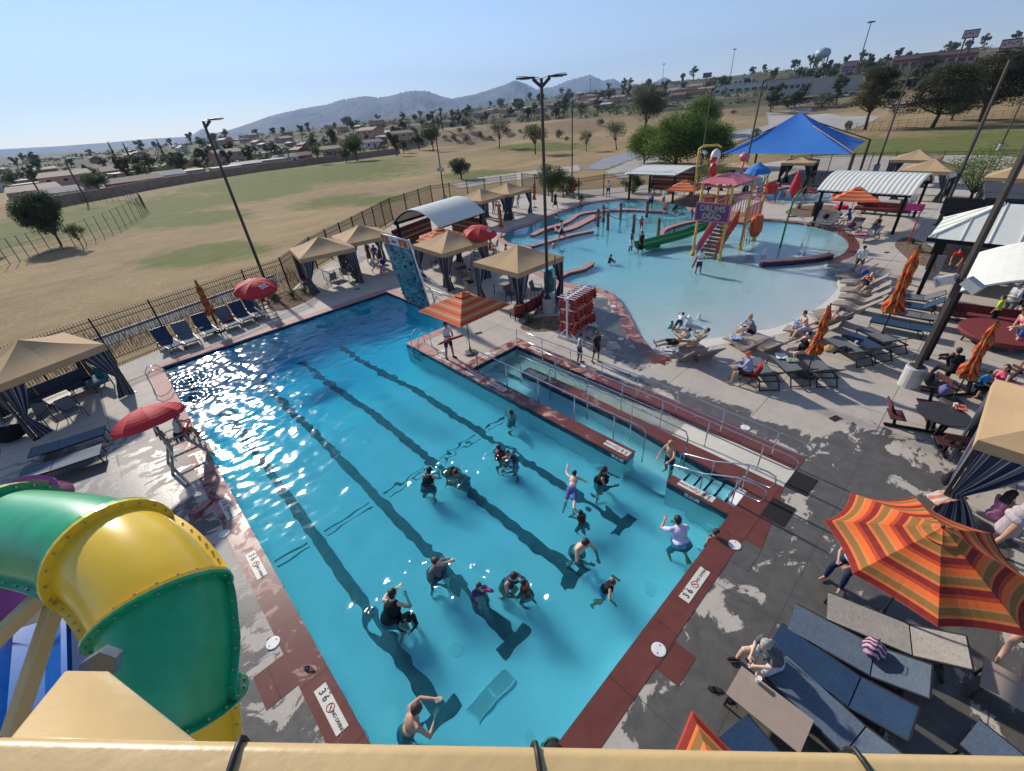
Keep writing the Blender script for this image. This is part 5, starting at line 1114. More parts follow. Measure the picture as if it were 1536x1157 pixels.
q = MB(); q.lathe(L_(31.6,13.9,5.35), [(.16,-.55),(.26,-.35),(.40,.0),(.45,.3),(.36,.55),(.12,.7)], 14, sy=.6); sk = q.build('sugar_skull', mat('skull_white', (.66,.66,.62), .5), r, smooth=True); q = MB()
for s in (-1, 1): q.ell(L_(31.28,13.9+s*.16,5.5), (.06,.11,.12), 10, 7)
q.ell(L_(31.24,13.9,5.2), (.05,.05,.08), 8, 6); q.build('skull_eyes', black, sk)
q = MB(); q.tube([L_(29.9,14.2,3.6),L_(30.0,14.3,6.2),L_(30.1,14.1,6.35),L_(30.6,13.4,6.35),L_(30.7,13.2,6.2)], .07, 8); q.build('spout_pipe', yel_pl, r, smooth=True)
q = MB(); q.lathe(L_(34.6,11.0,3.05), [(.28,0),(.42,.65),(.40,.66),(.26,.05)], 14); q.build('dump_bucket', red_pl, r)
q = MB(); q.box(L_(28.95,12.35,2.75), (.08,2.1,.98)); sg_ = q.build('sign_board', pur, r); q = MB()
for a, c_ in (((28.94,11.28,2.22),(28.94,13.42,2.22)),((28.94,11.28,3.28),(28.94,13.42,3.28)),((28.94,11.28,2.22),(28.94,11.28,3.28)),((28.94,13.42,2.22),(28.94,13.42,3.28))): q.bar(L_(*a),L_(*c_),.09)
q.build('frame', pink_pl, sg_); MR = Matrix.Rotation(RAD(-90), 4, 'Z') @ Matrix.Rotation(RAD(90), 4, 'X'); letc = mat('letter_gold', (.48,.38,.24), .6, var=0)
text_mesh('DRUMS', .50, letc, sg_, Matrix.Translation(L_(28.9,12.35,2.97)) @ MR, bold=.01); text_mesh('OF THE', .14, letc, sg_, Matrix.Translation(L_(28.9,12.35,2.74)) @ MR, bold=.004); text_mesh('DEAD', .46, letc, sg_, Matrix.Translation(L_(28.9,12.35,2.49)) @ MR, bold=.01)
q = MB()
for k in range(9): q.box(L_(29.15+.29*k,12.3,.08+.185*k), (.31,1.15,.05)); q.box(L_(29.29+.29*k,12.3,.0+.185*k), (.03,1.15,.17))
q.build('stairs', brown_st, r)
for s, m_ in ((12.95,red_pl),(11.68,red_pl)): q = MB(); q.add([L_(29.0,s,0),L_(31.7,s,1.65),L_(31.7,s,2.55),L_(29.0,s,.75),L_(29.0,s+.05,0),L_(31.7,s+.05,1.65),L_(31.7,s+.05,2.55),L_(29.0,s+.05,.75)], [(0,1,2,3),(7,6,5,4),(0,3,7,4),(3,2,6,7),(1,0,4,5)]); q.tube([L_(28.9,s,.8),L_(31.7,s,2.65)], .035, 6); q.build('stair_guard', pink_pl if s > 12.5 else m_, r)
q = MB(); q.box(L_(33.2,12.6,1.62), (3.0,2.6,.12)); q.build('platform', brown_st, r)
for a, c_ in (((31.8,11.35),(34.6,11.35)),((34.6,11.35),(34.6,13.9)),((32,13.9),(34.6,13.9))):
    q = MB(); A, B_ = V((*a,0)), V((*c_,0)); n_ = int((B_-A).length/.18)
    for k in range(n_+1): p = A.lerp(B_, k/n_); q.bar(L_(p.x,p.y,1.7),L_(p.x,p.y,2.6),.035)
    q.bar(L_(A.x,A.y,2.62),L_(B_.x,B_.y,2.62),.05); q.build('railing', pink_pl, r)
q = MB()
for k in range(6):
    q.tube([L_(31.6+.25*k,11.2-.1*k,.1),L_(31.6+.4*k,11.25,1.6)], .02, 5); q.tube([L_(31.5,11.15-.0*k,.3+.24*k),L_(33.2,10.8+.06*k,.3+.24*k)], .02, 5)
q.build('climbing_net', yel_pl, r)
q = MB(); q.lathe(L_(32.9,10.9,1.2), [(.25,-.6),(.42,-.2),(.40,.5),(.30,.8)], 12); q.build('tiki_drum', mat('drum_orange', (.55,.10,.03), .5), r)
# green half-pipe slide
path = [V((32.8,14.1,.85)),V((32.5,14.7,.55)),V((31.7,15.2,.32)),V((30.8,15.7,.2)),V((29.8,16.2,.12)),V((28.8,16.65,.06)),V((28.1,16.95,.04))]; b = MB(); NN = len(path)-1
def sp(v):
    i = min(NN-1, int(v*NN)); f = v*NN-i; p0, p1, p2, p3 = path[max(i-1,0)], path[i], path[i+1], path[min(i+2,NN)]; return .5*((2*p1)+(p2-p0)*f+(2*p0-5*p1+4*p2-p3)*f*f+(3*p1-p0-3*p2+p3)*f**3)
def hp(u, v, r_): d = (sp(min(1,v+.02))-sp(max(0,v-.02))).normalized(); s_ = V((d.y,-d.x,0)).normalized(); a = math.pi*(u-.5)*1.05; return sp(v)+s_*math.sin(a)*r_+V((0,0,.35-math.cos(a)*r_))
b.grid(lambda u, v: hp(u, v, .42), 12, 26); b.grid(lambda u, v: hp(1-u, v, .47), 12, 26)
for uu in (0, 1): b.grid(lambda w, v: hp(uu, v, .42+.07*w)+V((0,0,.01)), 1, 26)
b.box((29.2,16.5,-.05), (1.2,.5,.4), rz=-.4); o = b.build('water_slide', grn_pl, smooth=False); tag(o, 'short green trough slide beside the play tower', 'water slide')
q = MB(); q.tube([(0,0,-.5),(0,0,1.6),(.1,-.05,3.0),(.35,-.25,3.5)], .06, 8); q.tube([(0,0,1.9),(.05,-.5,1.95)], .045, 8); o = q.build('spray_post', grn_pl, smooth=True, loc=(33.6,9.3,0)); tag(o, 'thin green spray post right of the play tower', 'spray post')
foam = mat('water_foam', (.8,.84,.86), .3, var=0)
q = MB(); q.tube([(33.65,8.8,1.95),(33.6,8.4,1.9),(33.5,8.15,1.5),(33.45,8.05,.9),(33.4,8.0,0)], [.03,.035,.03,.04,.07], 7); tag(q.build('water_jet', foam, smooth=True), 'white water jet arching from the green spray post', 'water jet')
for (u, v, s, lab) in [(1022,486,.28,'small foaming bubbler left of its twin'),(1033,486,.34,'taller foaming bubbler in the shallow end'),(1146,382,.35,'foaming bubbler right of the play tower'),(1048,478,.22,'low bubbler near the swimming children')]:
    g = G(u, v, -.07); q = MB(); q.ell((0,0,s*.3), (s*.4,s*.4,s), 12, 9); q.v = [tuple(V(x)*(1+.35*noise.noise(V(x)*9))) for x in q.v]; tag(q.build('bubbler', foam, smooth=True, loc=g), lab, 'water jet')
# toddler play hut
r = empty('toddler_hut', (51.0,17.9,0), .2); tag(r, 'small toddler play hut with blue peaked top and teal frame', 'play hut'); q = MB(); q.lathe((0,0,0), [(1.25,2.0),(.9,2.45),(.35,2.75),(.03,3.0)], 12); q.build('roof', bl, r); q = MB()
for sx in (-1,1):
    for sy in (-1,1): q.tube([(sx*1.1,sy*.9,-.2),(sx*1.1,sy*.9,2.0)], .05, 8)
for s in (-1,1): q.tube([(-1.1,s*.9,2.0),(1.1,s*.9,2.0)], .05, 8); q.tube([(s*1.1,-.9,2.0),(s*1.1,.9,2.0)], .05, 8); q.tube([(-1.1,s*.9,1.0),(1.1,s*.9,1.9)], .04, 8)
q.build('frame', mat('teal_frame', (.10,.34,.29), .4), r); q = MB(); q.box((0,0,1.0), (1.9,1.5,.1)); q.box((-.95,0,1.35), (.04,1.5,.7)); q.build('panel', mat('hut_panel', (.35,.42,.50), .5), r)
# --- climbing wall
teal = mat('resin_teal', (.06,.25,.29), .3, var=.75, scale=2.2, coat=.4); wfr = mat('white_tube', (.72,.73,.72), .35, var=.04)
BL_, BR_, TL_, TR_ = V((12.12,22.8,-.25)), V((12.12,20.25,-.25)), V((11.5,22.95,3.95)), V((11.5,20.15,3.95))
r = empty('climbing_wall', (12.12,21.5,0)); tag(r, 'leaning teal climbing wall with sponsor banner over the deep end', 'climbing wall'); O2 = V((12.12,21.5,0))
def cwp(u, v, d=0): return BL_.lerp(BR_, u).lerp(TL_.lerp(TR_, u), v)-O2+V((-.99,0,-.145))*d
for iy in range(5):
    for ix in range(3):
        b = MB(); u0, u1, v0, v1 = ix/3+.006, (ix+1)/3-.006, iy/5*.87+.004, (iy+1)/5*.87-.004
        b.grid(lambda u, v: cwp(u1+(u0-u1)*u, v0+(v1-v0)*v, .05+.10*(noise.noise(V((ix*5+u*3,iy*5+v*3,2)))+.3)*math.sin(math.pi*u)*math.sin(math.pi*v)), 10, 10); b.grid(lambda u, v: cwp(u0+(u1-u0)*u, v0+(v1-v0)*v, -.03), 1, 1); b.build('resin_panel', teal, r, smooth=True)
q = MB(); rr = random.Random(4)
for k in range(34): p = cwp(rr.uniform(.05,.95), rr.uniform(.04,.84), .13); s = rr.uniform(.04,.075); q.ell(p, (s,s*1.2,s), 7, 5)
q.build('hand_holds', mat('hold_dark', (.01,.05,.07), .5), r)
b = MB(); b.grid(lambda u, v: cwp(1-u, .885+.115*v, .08), 1, 1); b.grid(lambda u, v: cwp(u, .885+.115*v, .04), 1, 1); bn = b.build('banner', mat('banner_white', (.70,.70,.70), .5, var=0), r)
for u0, u1 in ((.03,.32),(.68,.97)): b = MB(); b.grid(lambda u, v: cwp(u1+(u0-u1)*u, .895+.095*v, .09), 1, 1); b.build('banner_square', mat('banner_orange', (.58,.11,.035), .5, var=0), bn)
for uu in (.175,.825):
    q = MB()
    for k in range(8): a = k*math.pi/4; p = cwp(uu, .942, .10); q.bar(p+V((0,math.cos(a)*.05,math.sin(a)*.05)), p+V((0,math.cos(a)*.15,math.sin(a)*.15)), .035)
    q.build('sun_emblem', mat('emblem_gold', (.75,.45,.12), .5, var=0), bn)
q = MB(); p = cwp(.5,.94,.10); q.box(p, (.01,.42,.13)); q.build('sponsor_name', mat('banner_blue', (.02,.12,.35), .5, var=0), bn)
for s in (0, 1): q = MB(); q.tube([cwp(s, 0, -.06), cwp(s, 1, -.06)], .045, 8); q.tube([cwp(s,.62,-.08), V((1.75,(.5-s)*2.4,.05))], .035, 8); q.tube([cwp(s,.3,-.08), V((1.0,(.5-s)*2.4,.4))], .03, 8); q.tube([cwp(s,.02,-.08)+V((0,0,.3)), V((1.75,(.5-s)*2.4,.05))], .035, 8); q.tube([cwp(s,.45,-.08), V((1.38,(.5-s)*2.4,.7))], .025, 8); q.build('side_frame', wfr, r, smooth=True)
q = MB()
for v_ in (.1,.35,.6,.98): q.tube([cwp(0,v_,-.1), cwp(1,v_,-.1)], .03, 8)
q.tube([(1.75,1.2,.05),(1.75,-1.2,.05)], .035, 8); q.tube([cwp(0,.6,-.1), (1.4,-1.2,.6)], .025, 8); q.tube([cwp(1,.6,-.1), (1.4,1.2,.6)], .025, 8); q.build('cross_tube', wfr, r, smooth=True)
# --- life vest rack
r = empty('vest_rack', (14.75,11.75,0), RAD(8)); r.scale = (.95,.85,.95); tag(r, 'white post rack crowded with red life vests', 'rack')
for s in (-1, 1):
    q = MB(); q.box((s*.95,0,1.05), (.11,.11,2.1)); q.build('post', white, r); q = MB(); q.bar((s*.95,-.65,.05),(s*.95,.65,.05),.09); q.bar((s*.95,-.6,.06),(s*.95,0,.62),.07); q.bar((s*.95,.6,.06),(s*.95,0,.62),.07); q.build('foot', white, r)
q = MB(); q.box((0,0,2.12), (2.3,.09,.09)); q.box((0,0,1.45), (2.0,.07,.07)); q.box((0,0,.8), (2.0,.07,.07)); q.build('top_rail', white, r); q = MB()
for k in range(10): q.tube([(-1.05+.233*k,-.52,2.16),(-1.05+.233*k,.52,2.16)], .025, 8)
for k in range(9):
    for z in (1.45,.8): q.tube([(-.85+.21*k,-.46,z+.03),(-.85+.21*k,.46,z+.03)], .02, 6)
q.build('arms', white, r)
vm = mat('vest_red', (.42,.05,.032), .7, var=.25, scale=9); b = MB()
for s in (-1, 1): b.ell((s*.105,0,-.28), (.095,.055,.24), 10, 8); b.ell((s*.10,0,-.03), (.045,.05,.10), 8, 6)
b.ell((0,-.03,-.3), (.13,.045,.2), 10, 7); vst = remesh(b, .02, 'life_vest', 1); vst.materials.append(vm); vo = bpy.data.objects.new('life_vest', vst); COL.objects.link(vo); q = MB()
for z in (-.2,-.36): q.tube([(math.cos(a*.628)*.215,math.sin(a*.628)*.075,z) for a in range(10)], .013, 5, closed=True)
q.build('belt', cloth_mat(BLK), vo); rr = random.Random(2); Rz = Matrix.Rotation(RAD(8), 3, 'Z')
for tier, z in enumerate((2.12,1.46,.84)):
    for k in range(8):
        for s in (-1, 1):
            p = Rz @ V((-.88+.25*k+rr.uniform(-.03,.03), s*(.17+rr.uniform(0,.12)), 0)); p.z = (z-.03)*.95; p += V((14.75,11.75,0))
            o = place(vo, p, RAD(8)+math.pi/2*(1 if rr.random() < .7 else .8)+rr.uniform(-.3,.3), 'red life vest hung on the white rack among others just like it', 'life vest', 'red life vests hanging on the white rack', sc=rr.uniform(.9,1.12))
# --- picnic tables
redslat = mat('slat_maroon', (.10,.030,.030), .6, var=.2)
def picnic(loc, rz, lab, top=black, rt=.62, back=True):
    r = empty('picnic_table', loc, rz); tag(r, lab, 'picnic table', 'dark round picnic tables with maroon seats'); q = MB(); q.lathe((0,0,.72), [(rt,0),(rt,.03),(.02,.035)], 32); q.build('table_top', mat('table_perf', (.035,.035,.04), .5, var=.2), r)
    for k in range(4):
        a = k*math.pi/2; M = Matrix.Rotation(a, 3, 'Z'); q = MB(); q.bar(M @ V((0,.0,.06)), M @ V((0,1.2,.06)), .07); q.bar(M @ V((0,.15,.06)), M @ V((0,.30,.70)), .07); q.bar(M @ V((0,.95,.06)), M @ V((0,1.02,.42)), .07); q.bar(M @ V((0,1.02,.42)), M @ V((0,1.27,.85)), .07); q.build('leg', black, r); q = MB()
        for j in range(4): q.box(M @ V((0,.86+.10*j,.45)), (.58,.085,.035), M=M)
        q.build('seat', redslat, r); q = MB()
        for j in range(2): q.box(M @ V((0,1.26+.03*j,.74+.11*j)), (.58,.03,.09), M=M)
        q.build('backrest', redslat, r)
    return r
g = G(1415,622,.72); picnic((g.x,g.y,0), RAD(20), 'round picnic table with a patterned backpack and food on top'); g = G(1452,580,.5); picnic((g.x+.5,g.y-.2,0), RAD(50), 'round picnic table where the black-shirted boy and the girl in pink sit')
g = G(1375,800,.7)
# --- sofas, chairs, tables
sf = make_sofa(2.4, cush_red, curve=.32, n=4); g = G(782,470); place(sf, (g.x+.3,g.y-.4,0), RAD(8), 'curved red sofa under the tan cabana by the lamp pole', 'sofa')
s2 = make_sofa(3.6, cush_red, n=5); g = G(1320,322); place(s2, g, RAD(90), 'long red sofa under the ribbed barrel roof', 'sofa'); g = G(1455,482); place(s2, (g.x,g.y-.4,0), RAD(100), 'red sofa under the near barrel-roofed shelter', 'sofa', sc=.8)
g = G(455,424); place(s2, g, RAD(80), 'red sofa in the cabana nearest the planter', 'sofa', sc=.6); g = G(1205,292); place(s2, g, RAD(80), 'red sofa in the right dark-curtained cabana', 'sofa', sc=.7)
q = MB(); q.lathe((0,0,.30), [(1.25,0),(1.3,.1),(1.28,.17),(.3,.2)], 32); r = empty('round_daybed', G(1495,513)); tag(r, 'big round maroon daybed at the right edge', 'daybed'); q.build('cushion', cush_red, r); q = MB(); q.lathe((0,0,.0), [(1.1,.22),(1.25,.25),(1.25,.29),(1.1,.29)], 32)
for k in range(6): a = k*math.pi/3; q.bar((1.1*math.cos(a),1.1*math.sin(a),.25),(1.15*math.cos(a),1.15*math.sin(a),0),.06)
q.build('frame', dark, r)
nsf = make_sofa(2.6, cush_navy, n=3); place(nsf, (-3.9,25.1,0), RAD(196), 'dark navy sofa at the back of the left cabana', 'sofa'); tsf = make_sofa(.95, cush_teal, n=1, name='armchair'); g = G(152,585); place(tsf, (g.x,g.y+.3,0), RAD(110), 'teal cushioned armchair in the left cabana', 'armchair')
ch = make_chair(); sq = make_table(.8,.8,.5)
for (u, v, rz, lab) in [(118,628,200,'grey chair beside the low table in the left cabana'),(70,640,150,'dark chair at the corner of the left cabana curtains')]: place(ch, G(u,v), RAD(rz), lab, 'chair', 'grey patio chairs')
g = G(98,610); place(sq, (g.x,g.y,0), RAD(16), 'low beige table in the left cabana', 'table')
for (u, v, rz, lab) in [(768,452,180,'grey chair facing the curved red sofa'),(805,445,200,'grey chair at the back right under the cabana with the red sofa'),(524,420,-70,'grey chair at the planter-side cabana'),(500,428,10,'grey chair behind the striped curtain of the planter-side cabana'),
   (655,402,90,'grey chair left inside the cabana by the climbing wall'),(700,425,-90,'grey chair right of the table by the climbing wall'),(672,430,60,'dark chair at the table by the climbing wall'),(742,378,30,'grey chair on the open deck behind the cabanas'),(1353,318,120,'black chair beside the pink sign'),(1362,312,60,'black chair behind the pink sign')]: place(ch, G(u,v), RAD(rz), lab, 'chair', 'grey patio chairs')
tb = make_table(.95,.95,.7)
for (u, v, lab) in [(688,412,'beige table in the cabana by the climbing wall'),(500,418,'table with plates in the planter-side cabana'),(757,440,'small table in front of the curved red sofa')]: g = G(u,v); place(tb, (g.x,g.y,0), RAD(10), lab, 'table', 'square patio tables')
nt1 = make_table(1.15,.62,.45, mat('table_beige', (.34,.265,.205), .55, var=.05), name='side_table'); a, b_, rz = two((1118,1032),(1188,1087),.45); c_ = G(1153,1060,.45); place(nt1, (c_.x,c_.y,0), rz+math.pi/2, 'beige side table with a white mug next to the grey-shirted woman', 'table')
c_ = G(1532,1060,.45); place(nt1, (c_.x+.25,c_.y-.1,0), rz+math.pi/2, 'beige side table cut off by the right edge', 'table')
# --- trash can, signs, planters
b = MB()
for k in range(18): a = k*math.pi/9; b.box((.29*math.cos(a),.29*math.sin(a),.5), (.03,.07,.95), rz=a)
b.lathe((0,0,.95), [(.33,0),(.34,.06),(.2,.12)], 20); b.lathe((0,0,0), [(.26,0),(.26,.9)], 16)
tag(b.build('trash_can', black, loc=G(1223,324)), 'black slatted trash can at the gravel bed', 'trash can')
r = empty('pink_sign', G(1361,366)); tag(r, 'hot pink sign plate on a leaning red post', 'sign'); q = MB(); q.tube([(0,0,0),(0,0,2.4)], .035, 8); q.build('post', red_pl, r); q = MB(); q.box((0,.35,2.2), (.03,.9,.42)); pl = q.build('plate', mat('sign_pink', (.68,.06,.25), .5), r)
r = empty('board_sign', G(1393,420)); tag(r, 'tall grey A-board with red print by the hip-roofed pavilion', 'sign'); q = MB(); q.box((0,0,.65), (.06,.55,1.3)); q.build('board', mat('board_grey', (.25,.26,.28), .5), r); q = MB(); q.bar((-.035,-.1,.45),(-.035,.12,.95),.12,.01); q.build('print', red_pl, r)
r = empty('flag_sign', G(834,470)); tag(r, 'teal and yellow feather banner beside the lamp pole', 'banner'); q = MB(); q.tube([(0,0,0),(0,0,3.0)], .03, 8); q.build('pole', mat('dark_green_pole', (.015,.07,.05), .5), r); q = MB(); q.grid(lambda u, v: (.1*math.sin(u*3),.05+u*.75,1.2+1.2*v-.35*u), 6, 4); q.build('cloth', mat('banner_teal', (.05,.22,.25), .7, var=.6, scale=3), r)
def bed(pts, lab, m=None):
    b = MB(); lp = smooth_loop([tuple(G(u,v)[:2]) for u, v in pts], 3); b.poly([lp], .012); b.wall(lp, -.1, .012); o = b.build('gravel_bed', gravel); tag(o, lab, kind='stuff'); return lp
gravel, nt, bs = newmat('river_gravel'); bs.inputs['Roughness'].default_value = 1; bs.inputs['Specular IOR Level'].default_value = .05; oc = nt.objc(); vo_ = nt.new('ShaderNodeTexVoronoi'); vo_.inputs['Scale'].default_value = 9; nt.link(oc, vo_.inputs['Vector']); cr = nt.new('ShaderNodeValToRGB'); cr.color_ramp.elements[0].color = (.12,.075,.05,1); cr.color_ramp.elements[1].color = (.26,.19,.14,1); sp_ = nt.new('ShaderNodeSeparateColor'); nt.link(vo_.outputs['Color'], sp_.inputs[0]); nt.link(sp_.outputs[0], cr.inputs[0]); nt.link(cr.outputs[0], bs.inputs['Base Color']); nt.link(nt.bump(vo_.outputs['Distance'], .03), bs.inputs['Normal'])
bed([(780,492),(800,478),(850,474),(862,484),(842,494),(805,498)], 'gravel bed round the lamp footing'); bed([(402,462),(410,446),(455,432),(478,436),(468,448),(425,466)], 'gravel bed by the fence')
bed([(1342,366),(1362,356),(1400,372),(1402,400),(1370,394),(1352,380)], 'gravel bed under the pink sign'); bed([(1178,318),(1200,310),(1248,308),(1255,318),(1215,326),(1190,324)], 'gravel bed behind the trash can')
bed([(1010,300),(1048,290),(1095,296),(1100,310),(1060,312),(1025,310)], 'gravel bed in front of the big trees')
spiky = mat('yucca_leaf', (.09,.15,.05), .7, var=.3)
def spiky_plant(loc, h, lab, n=60, seed=1, name='yucca', grp=None):
    rr = random.Random(seed); b = MB()
    for k in range(n):
        a = rr.uniform(0, 6.283); t = rr.uniform(.15, 1.1); L = h*rr.uniform(.7,1.1); d = V((math.cos(a)*math.sin(t), math.sin(a)*math.sin(t), math.cos(t))); s = V((-math.sin(a), math.cos(a), 0))*.018
        b.add([-s, s, d*L*.6+s*.8, d*L*.6-s*.8, d*L-V((0,0,L*.12*t))], [(0,1,2,3),(3,2,4)])
    o = b.build(name, spiky, loc=loc); tag(o, lab, 'plant', grp); return o
for i, (u, v, h, lab) in enumerate([(412,452,.6,'spiky plant at the foot of the left lamp pole'),(440,447,.8,'bigger spiky plant in the bed by the fence'),(458,440,.75,'spiky plant nearest the planter-side cabana'),(795,485,.6,'spiky plant beside the lamp footing'),(848,484,.45,'small plant right of the lamp footing'),(1378,378,.6,'spiky plant under the pink sign'),(1198,314,.7,'thin spiky plant in the gravel behind the trash can'),(1368,366,.5,'low plant close to the pink sign post')]): spiky_plant(G(u,v), h, lab, seed=i)

# ============================================================ the tower the picture is taken from
beige = mat('beige_steel', (.58,.41,.185), .38, var=.05, scale=4, coat=.15, bump=.0015, bscale=30)
def bevel(o, w=.012, seg=4):
    m = o.modifiers.new('b', 'BEVEL'); m.width = w; m.segments = seg; m.limit_method = 'ANGLE'; 
    for p in o.data.polygons: p.use_smooth = True
    return o
r = empty('tower_railing'); tag(r, 'cream painted steel railing beam across the bottom edge', 'railing')
A, B_ = near(-260,1098,.62), near(1800,1136,.62); dirn = (B_-A).normalized(); nrm_ = V((0,0,1))-dirn*dirn.z; nrm_.normalize(); side = dirn.cross(nrm_).normalized()
tocam = V((0,0,EYE))-(A+B_)/2; side = side if side.dot(tocam) > 0 else -side
ce = -nrm_*.045+side*.06; q = MB(); q.bar(A+ce, B_+ce, .12, .10, up=tuple(nrm_)); bevel(q.build('rail', beige, r), .016, 5)
for k, u in enumerate((372,812,1288,-15)):
    t_ = (u-(-260))/(1800+260); p = A.lerp(B_, t_); q = MB(); w_, h_ = .068, .058; loop_ = [p+ce+side*(w_*math.cos(a)*(1.0 if abs(math.cos(a)) < .7 else 1))+nrm_*(h_*math.sin(a))+dirn*(.012*math.cos(a)) for a in [i*math.pi/12 for i in range(24)]]
    loop_ = [p+ce+side*max(-.064, min(.064, (l-p-ce).dot(side)*1.25))+nrm_*max(-.054, min(.054, (l-p-ce).dot(nrm_)*1.25))+dirn*((l-p-ce).dot(dirn)) for l in loop_]
    q.tube(loop_, .0042, 8, closed=True); o = q.build('cable_tie', mat('black_cord', (.012,.014,.013), .5), smooth=True); tag(o, ['black cord looped over the railing beside the yellow slide','black cord looped over the middle of the railing','black cord looped over the railing below the loungers','black cord at the left end of the railing'][k], 'cord', 'black cords round the railing')
# square post end with its bolt
r = empty('tower_post'); tag(r, 'beige square steel post end with a big bolt, lower left', 'steel post')
Pt = [near(95,1004,.95), near(158,1005,.93), near(292,1112,.70), near(8,1108,.70)]
dn = V((0,0,-.30)); q = MB(); P1 = near(95,1004,1.02); P2 = near(160,1005,1.0); P3 = near(112,1112,.72); P4 = near(5,1112,.74); P5 = near(300,1116,.80)
q.add([P1,P2,P3,P4,P5, P1+dn,P2+dn,P3+dn,P4+dn,P5+dn], [(0,3,2,1),(1,2,4),(0,1,6,5),(1,4,9,6),(4,2,7,9),(2,3,8,7),(3,0,5,8)]); bevel(q.build('post', beige, r), .012, 4)
q = MB(); p = near(150,1000,1.12); d_ = (near(165,985,1.2)-p).normalized(); q.tube([p-d_*.03,p+d_*.05], .040, 6); q.tube([p,p+d_*.10], .020, 14); q.build('bolt', mat('galvanised_bolt', (.12,.14,.17), .4, metal=.8), r)
# enclosed tube slide
gts, yts = mat('slide_green', (.005,.34,.135), .35, var=.16, scale=4, coat=.25), mat('slide_yellow', (.84,.55,.03), .3, var=.07, scale=3, coat=.3)
KP = [near(-330,806,4.9), near(-120,796,4.75), near(40,803,4.45), near(165,828,4.05), near(238,900,3.75), near(258,985,3.6), near(262,1075,3.55), near(268,1180,3.5), near(275,1290,3.45)]
KN = len(KP)-1
def kp(v):
    v = max(0, min(1, v)); i = min(KN-1, int(v*KN)); f = v*KN-i; p0, p1, p2, p3 = KP[max(i-1,0)], KP[i], KP[i+1], KP[min(i+2,KN)]; return .5*((2*p1)+(p2-p0)*f+(2*p0-5*p1+4*p2-p3)*f*f+(3*p1-p0-3*p2+p3)*f**3)
def fr_(v): d = (kp(v+.01)-kp(v-.01)).normalized(); s_ = d.cross(V((0,0,1))).normalized(); return d, s_, s_.cross(d).normalized()
def tp(v, a, r_): d, s_, u_ = fr_(v); return kp(v)+s_*math.cos(a)*r_+u_*math.sin(a)*r_
RT = .455; r = empty('tube_slide', kp(.5)); tag(r, 'enclosed tube slide in green and yellow sections with bolted flanges', 'tube slide'); O3 = kp(.5)
cuts = [-.02,.10,.235,.385,.525,.735,1.02]; boltm = mat('bolt_steel', (.5,.48,.42), .3, metal=.9)
for i in range(6):
    v0, v1 = max(0,cuts[i]), min(1,cuts[i+1]); m_ = [gts,yts,gts,yts,gts,yts][i]; b = MB(); b.grid(lambda u, v: tp(v0+(v1-v0)*v, 2*math.pi*u, RT)-O3, 40, 14)
    sec = b.build('section', m_, r, smooth=True); b = MB()
    for e_, sgn in ((v0, 1), (v1, -1)):
        w0 = e_+sgn*.0035
        for aa in (0,): b.grid(lambda u, v: tp(e_ if v < .5 else w0, 2*math.pi*u, RT-.005 if (v < .01 or v > .99) else RT+.075)-O3, 40, 3)
    for a in (0, math.pi):
        b.grid(lambda u, v: tp(v0+(v1-v0)*v, a-.012, RT-.01+.075*u)-O3, 1, 14); b.grid(lambda u, v: tp(v0+(v1-v0)*v, a+.012, RT-.01+.075*(1-u))-O3, 1, 14); b.grid(lambda u, v: tp(v0+(v1-v0)*v, a-.012+.024*u, RT+.065)-O3, 1, 14)
    b.build('flange', m_, sec); q = MB()
    for e_, sgn in ((v0, 1), (v1, -1)):
        for k in range(22): a = 2*math.pi*k/22+.1; d, s_, u_ = fr_(e_); p = tp(e_+sgn*.0045, a, RT+.04)-O3; q.tube([p-d*.0*sgn, p+d*sgn*.018], .011, 6)
    for k in range(8):
        v = v0+(v1-v0)*(k+.5)/8
        for a in (0, math.pi): d, s_, u_ = fr_(v); p = tp(v, a, RT+.035)-O3; q.tube([p-u_*.022, p+u_*.022], .010, 6)
    q.build('bolts', boltm, sec)
# struts carrying the slide
r = empty('slide_support', near(85,880,4.3)); tag(r, 'pair of beige steel struts under the green slide bend', 'support'); Os = near(85,880,4.3)
q = MB(); q.bar(near(85,872,4.3)-Os, near(-60,1010,4.0)-Os, .13); bevel(q.build('strut', beige, r), .012); q = MB(); q.bar(near(90,884,4.35)-Os, near(8,1130,4.1)-Os, .13); bevel(q.build('strut', beige, r), .012)
r = empty('floor_posts', G(162,800)); tag(r, 'upright steel and yellow posts between the flat loungers and the green slide', 'post'); g = G(178,800); q = MB(); q.tube([(0,0,0),(0,0,1.25)], .05, 10); q.build('pole', steel, r); q = MB(); q.box((-.16,0,.5), (.09,.09,1.0)); q.build('yellow_pole', mat('guard_yellow', (.55,.42,.12), .5), r)
# pink slide mouth and the open blue chute low on the left
pinks, blues = mat('slide_pink', (.36,.045,.20), .22, var=.1, coat=.6), mat('slide_blue', (.008,.115,.42), .2, var=.2, scale=3, coat=.6)
r = empty('pink_slide'); tag(r, 'pink slide mouth beyond the green tube', 'water slide'); c_ = G(40,742,1.3); b = MB(); M_ = Matrix.Rotation(RAD(-12), 3, 'Z') @ Matrix.Rotation(RAD(48), 3, 'X')
for r0, r1, z0, z1 in ((.55,.68,0,.02),(.68,.66,.02,-.14),(.55,.53,0,-1.1)): b.grid(lambda u, v: c_+M_ @ V((math.cos(2*math.pi*u)*(r0+(r1-r0)*v), math.sin(2*math.pi*u)*(r0+(r1-r0)*v)*.72, z0+(z1-z0)*v)), 40, 3)
b.build('mouth', pinks, r, smooth=False); 
r = empty('blue_slide'); tag(r, 'open blue and pink double chute with running water, lower left', 'water slide'); b = MB()
a0_, a1_ = G(104,868,1.0), G(112,1100,1.0); d_ = (a1_-a0_); n_ = V((-d_.y, d_.x, 0)).normalized(); n_ = n_ if n_.x < 0 else -n_
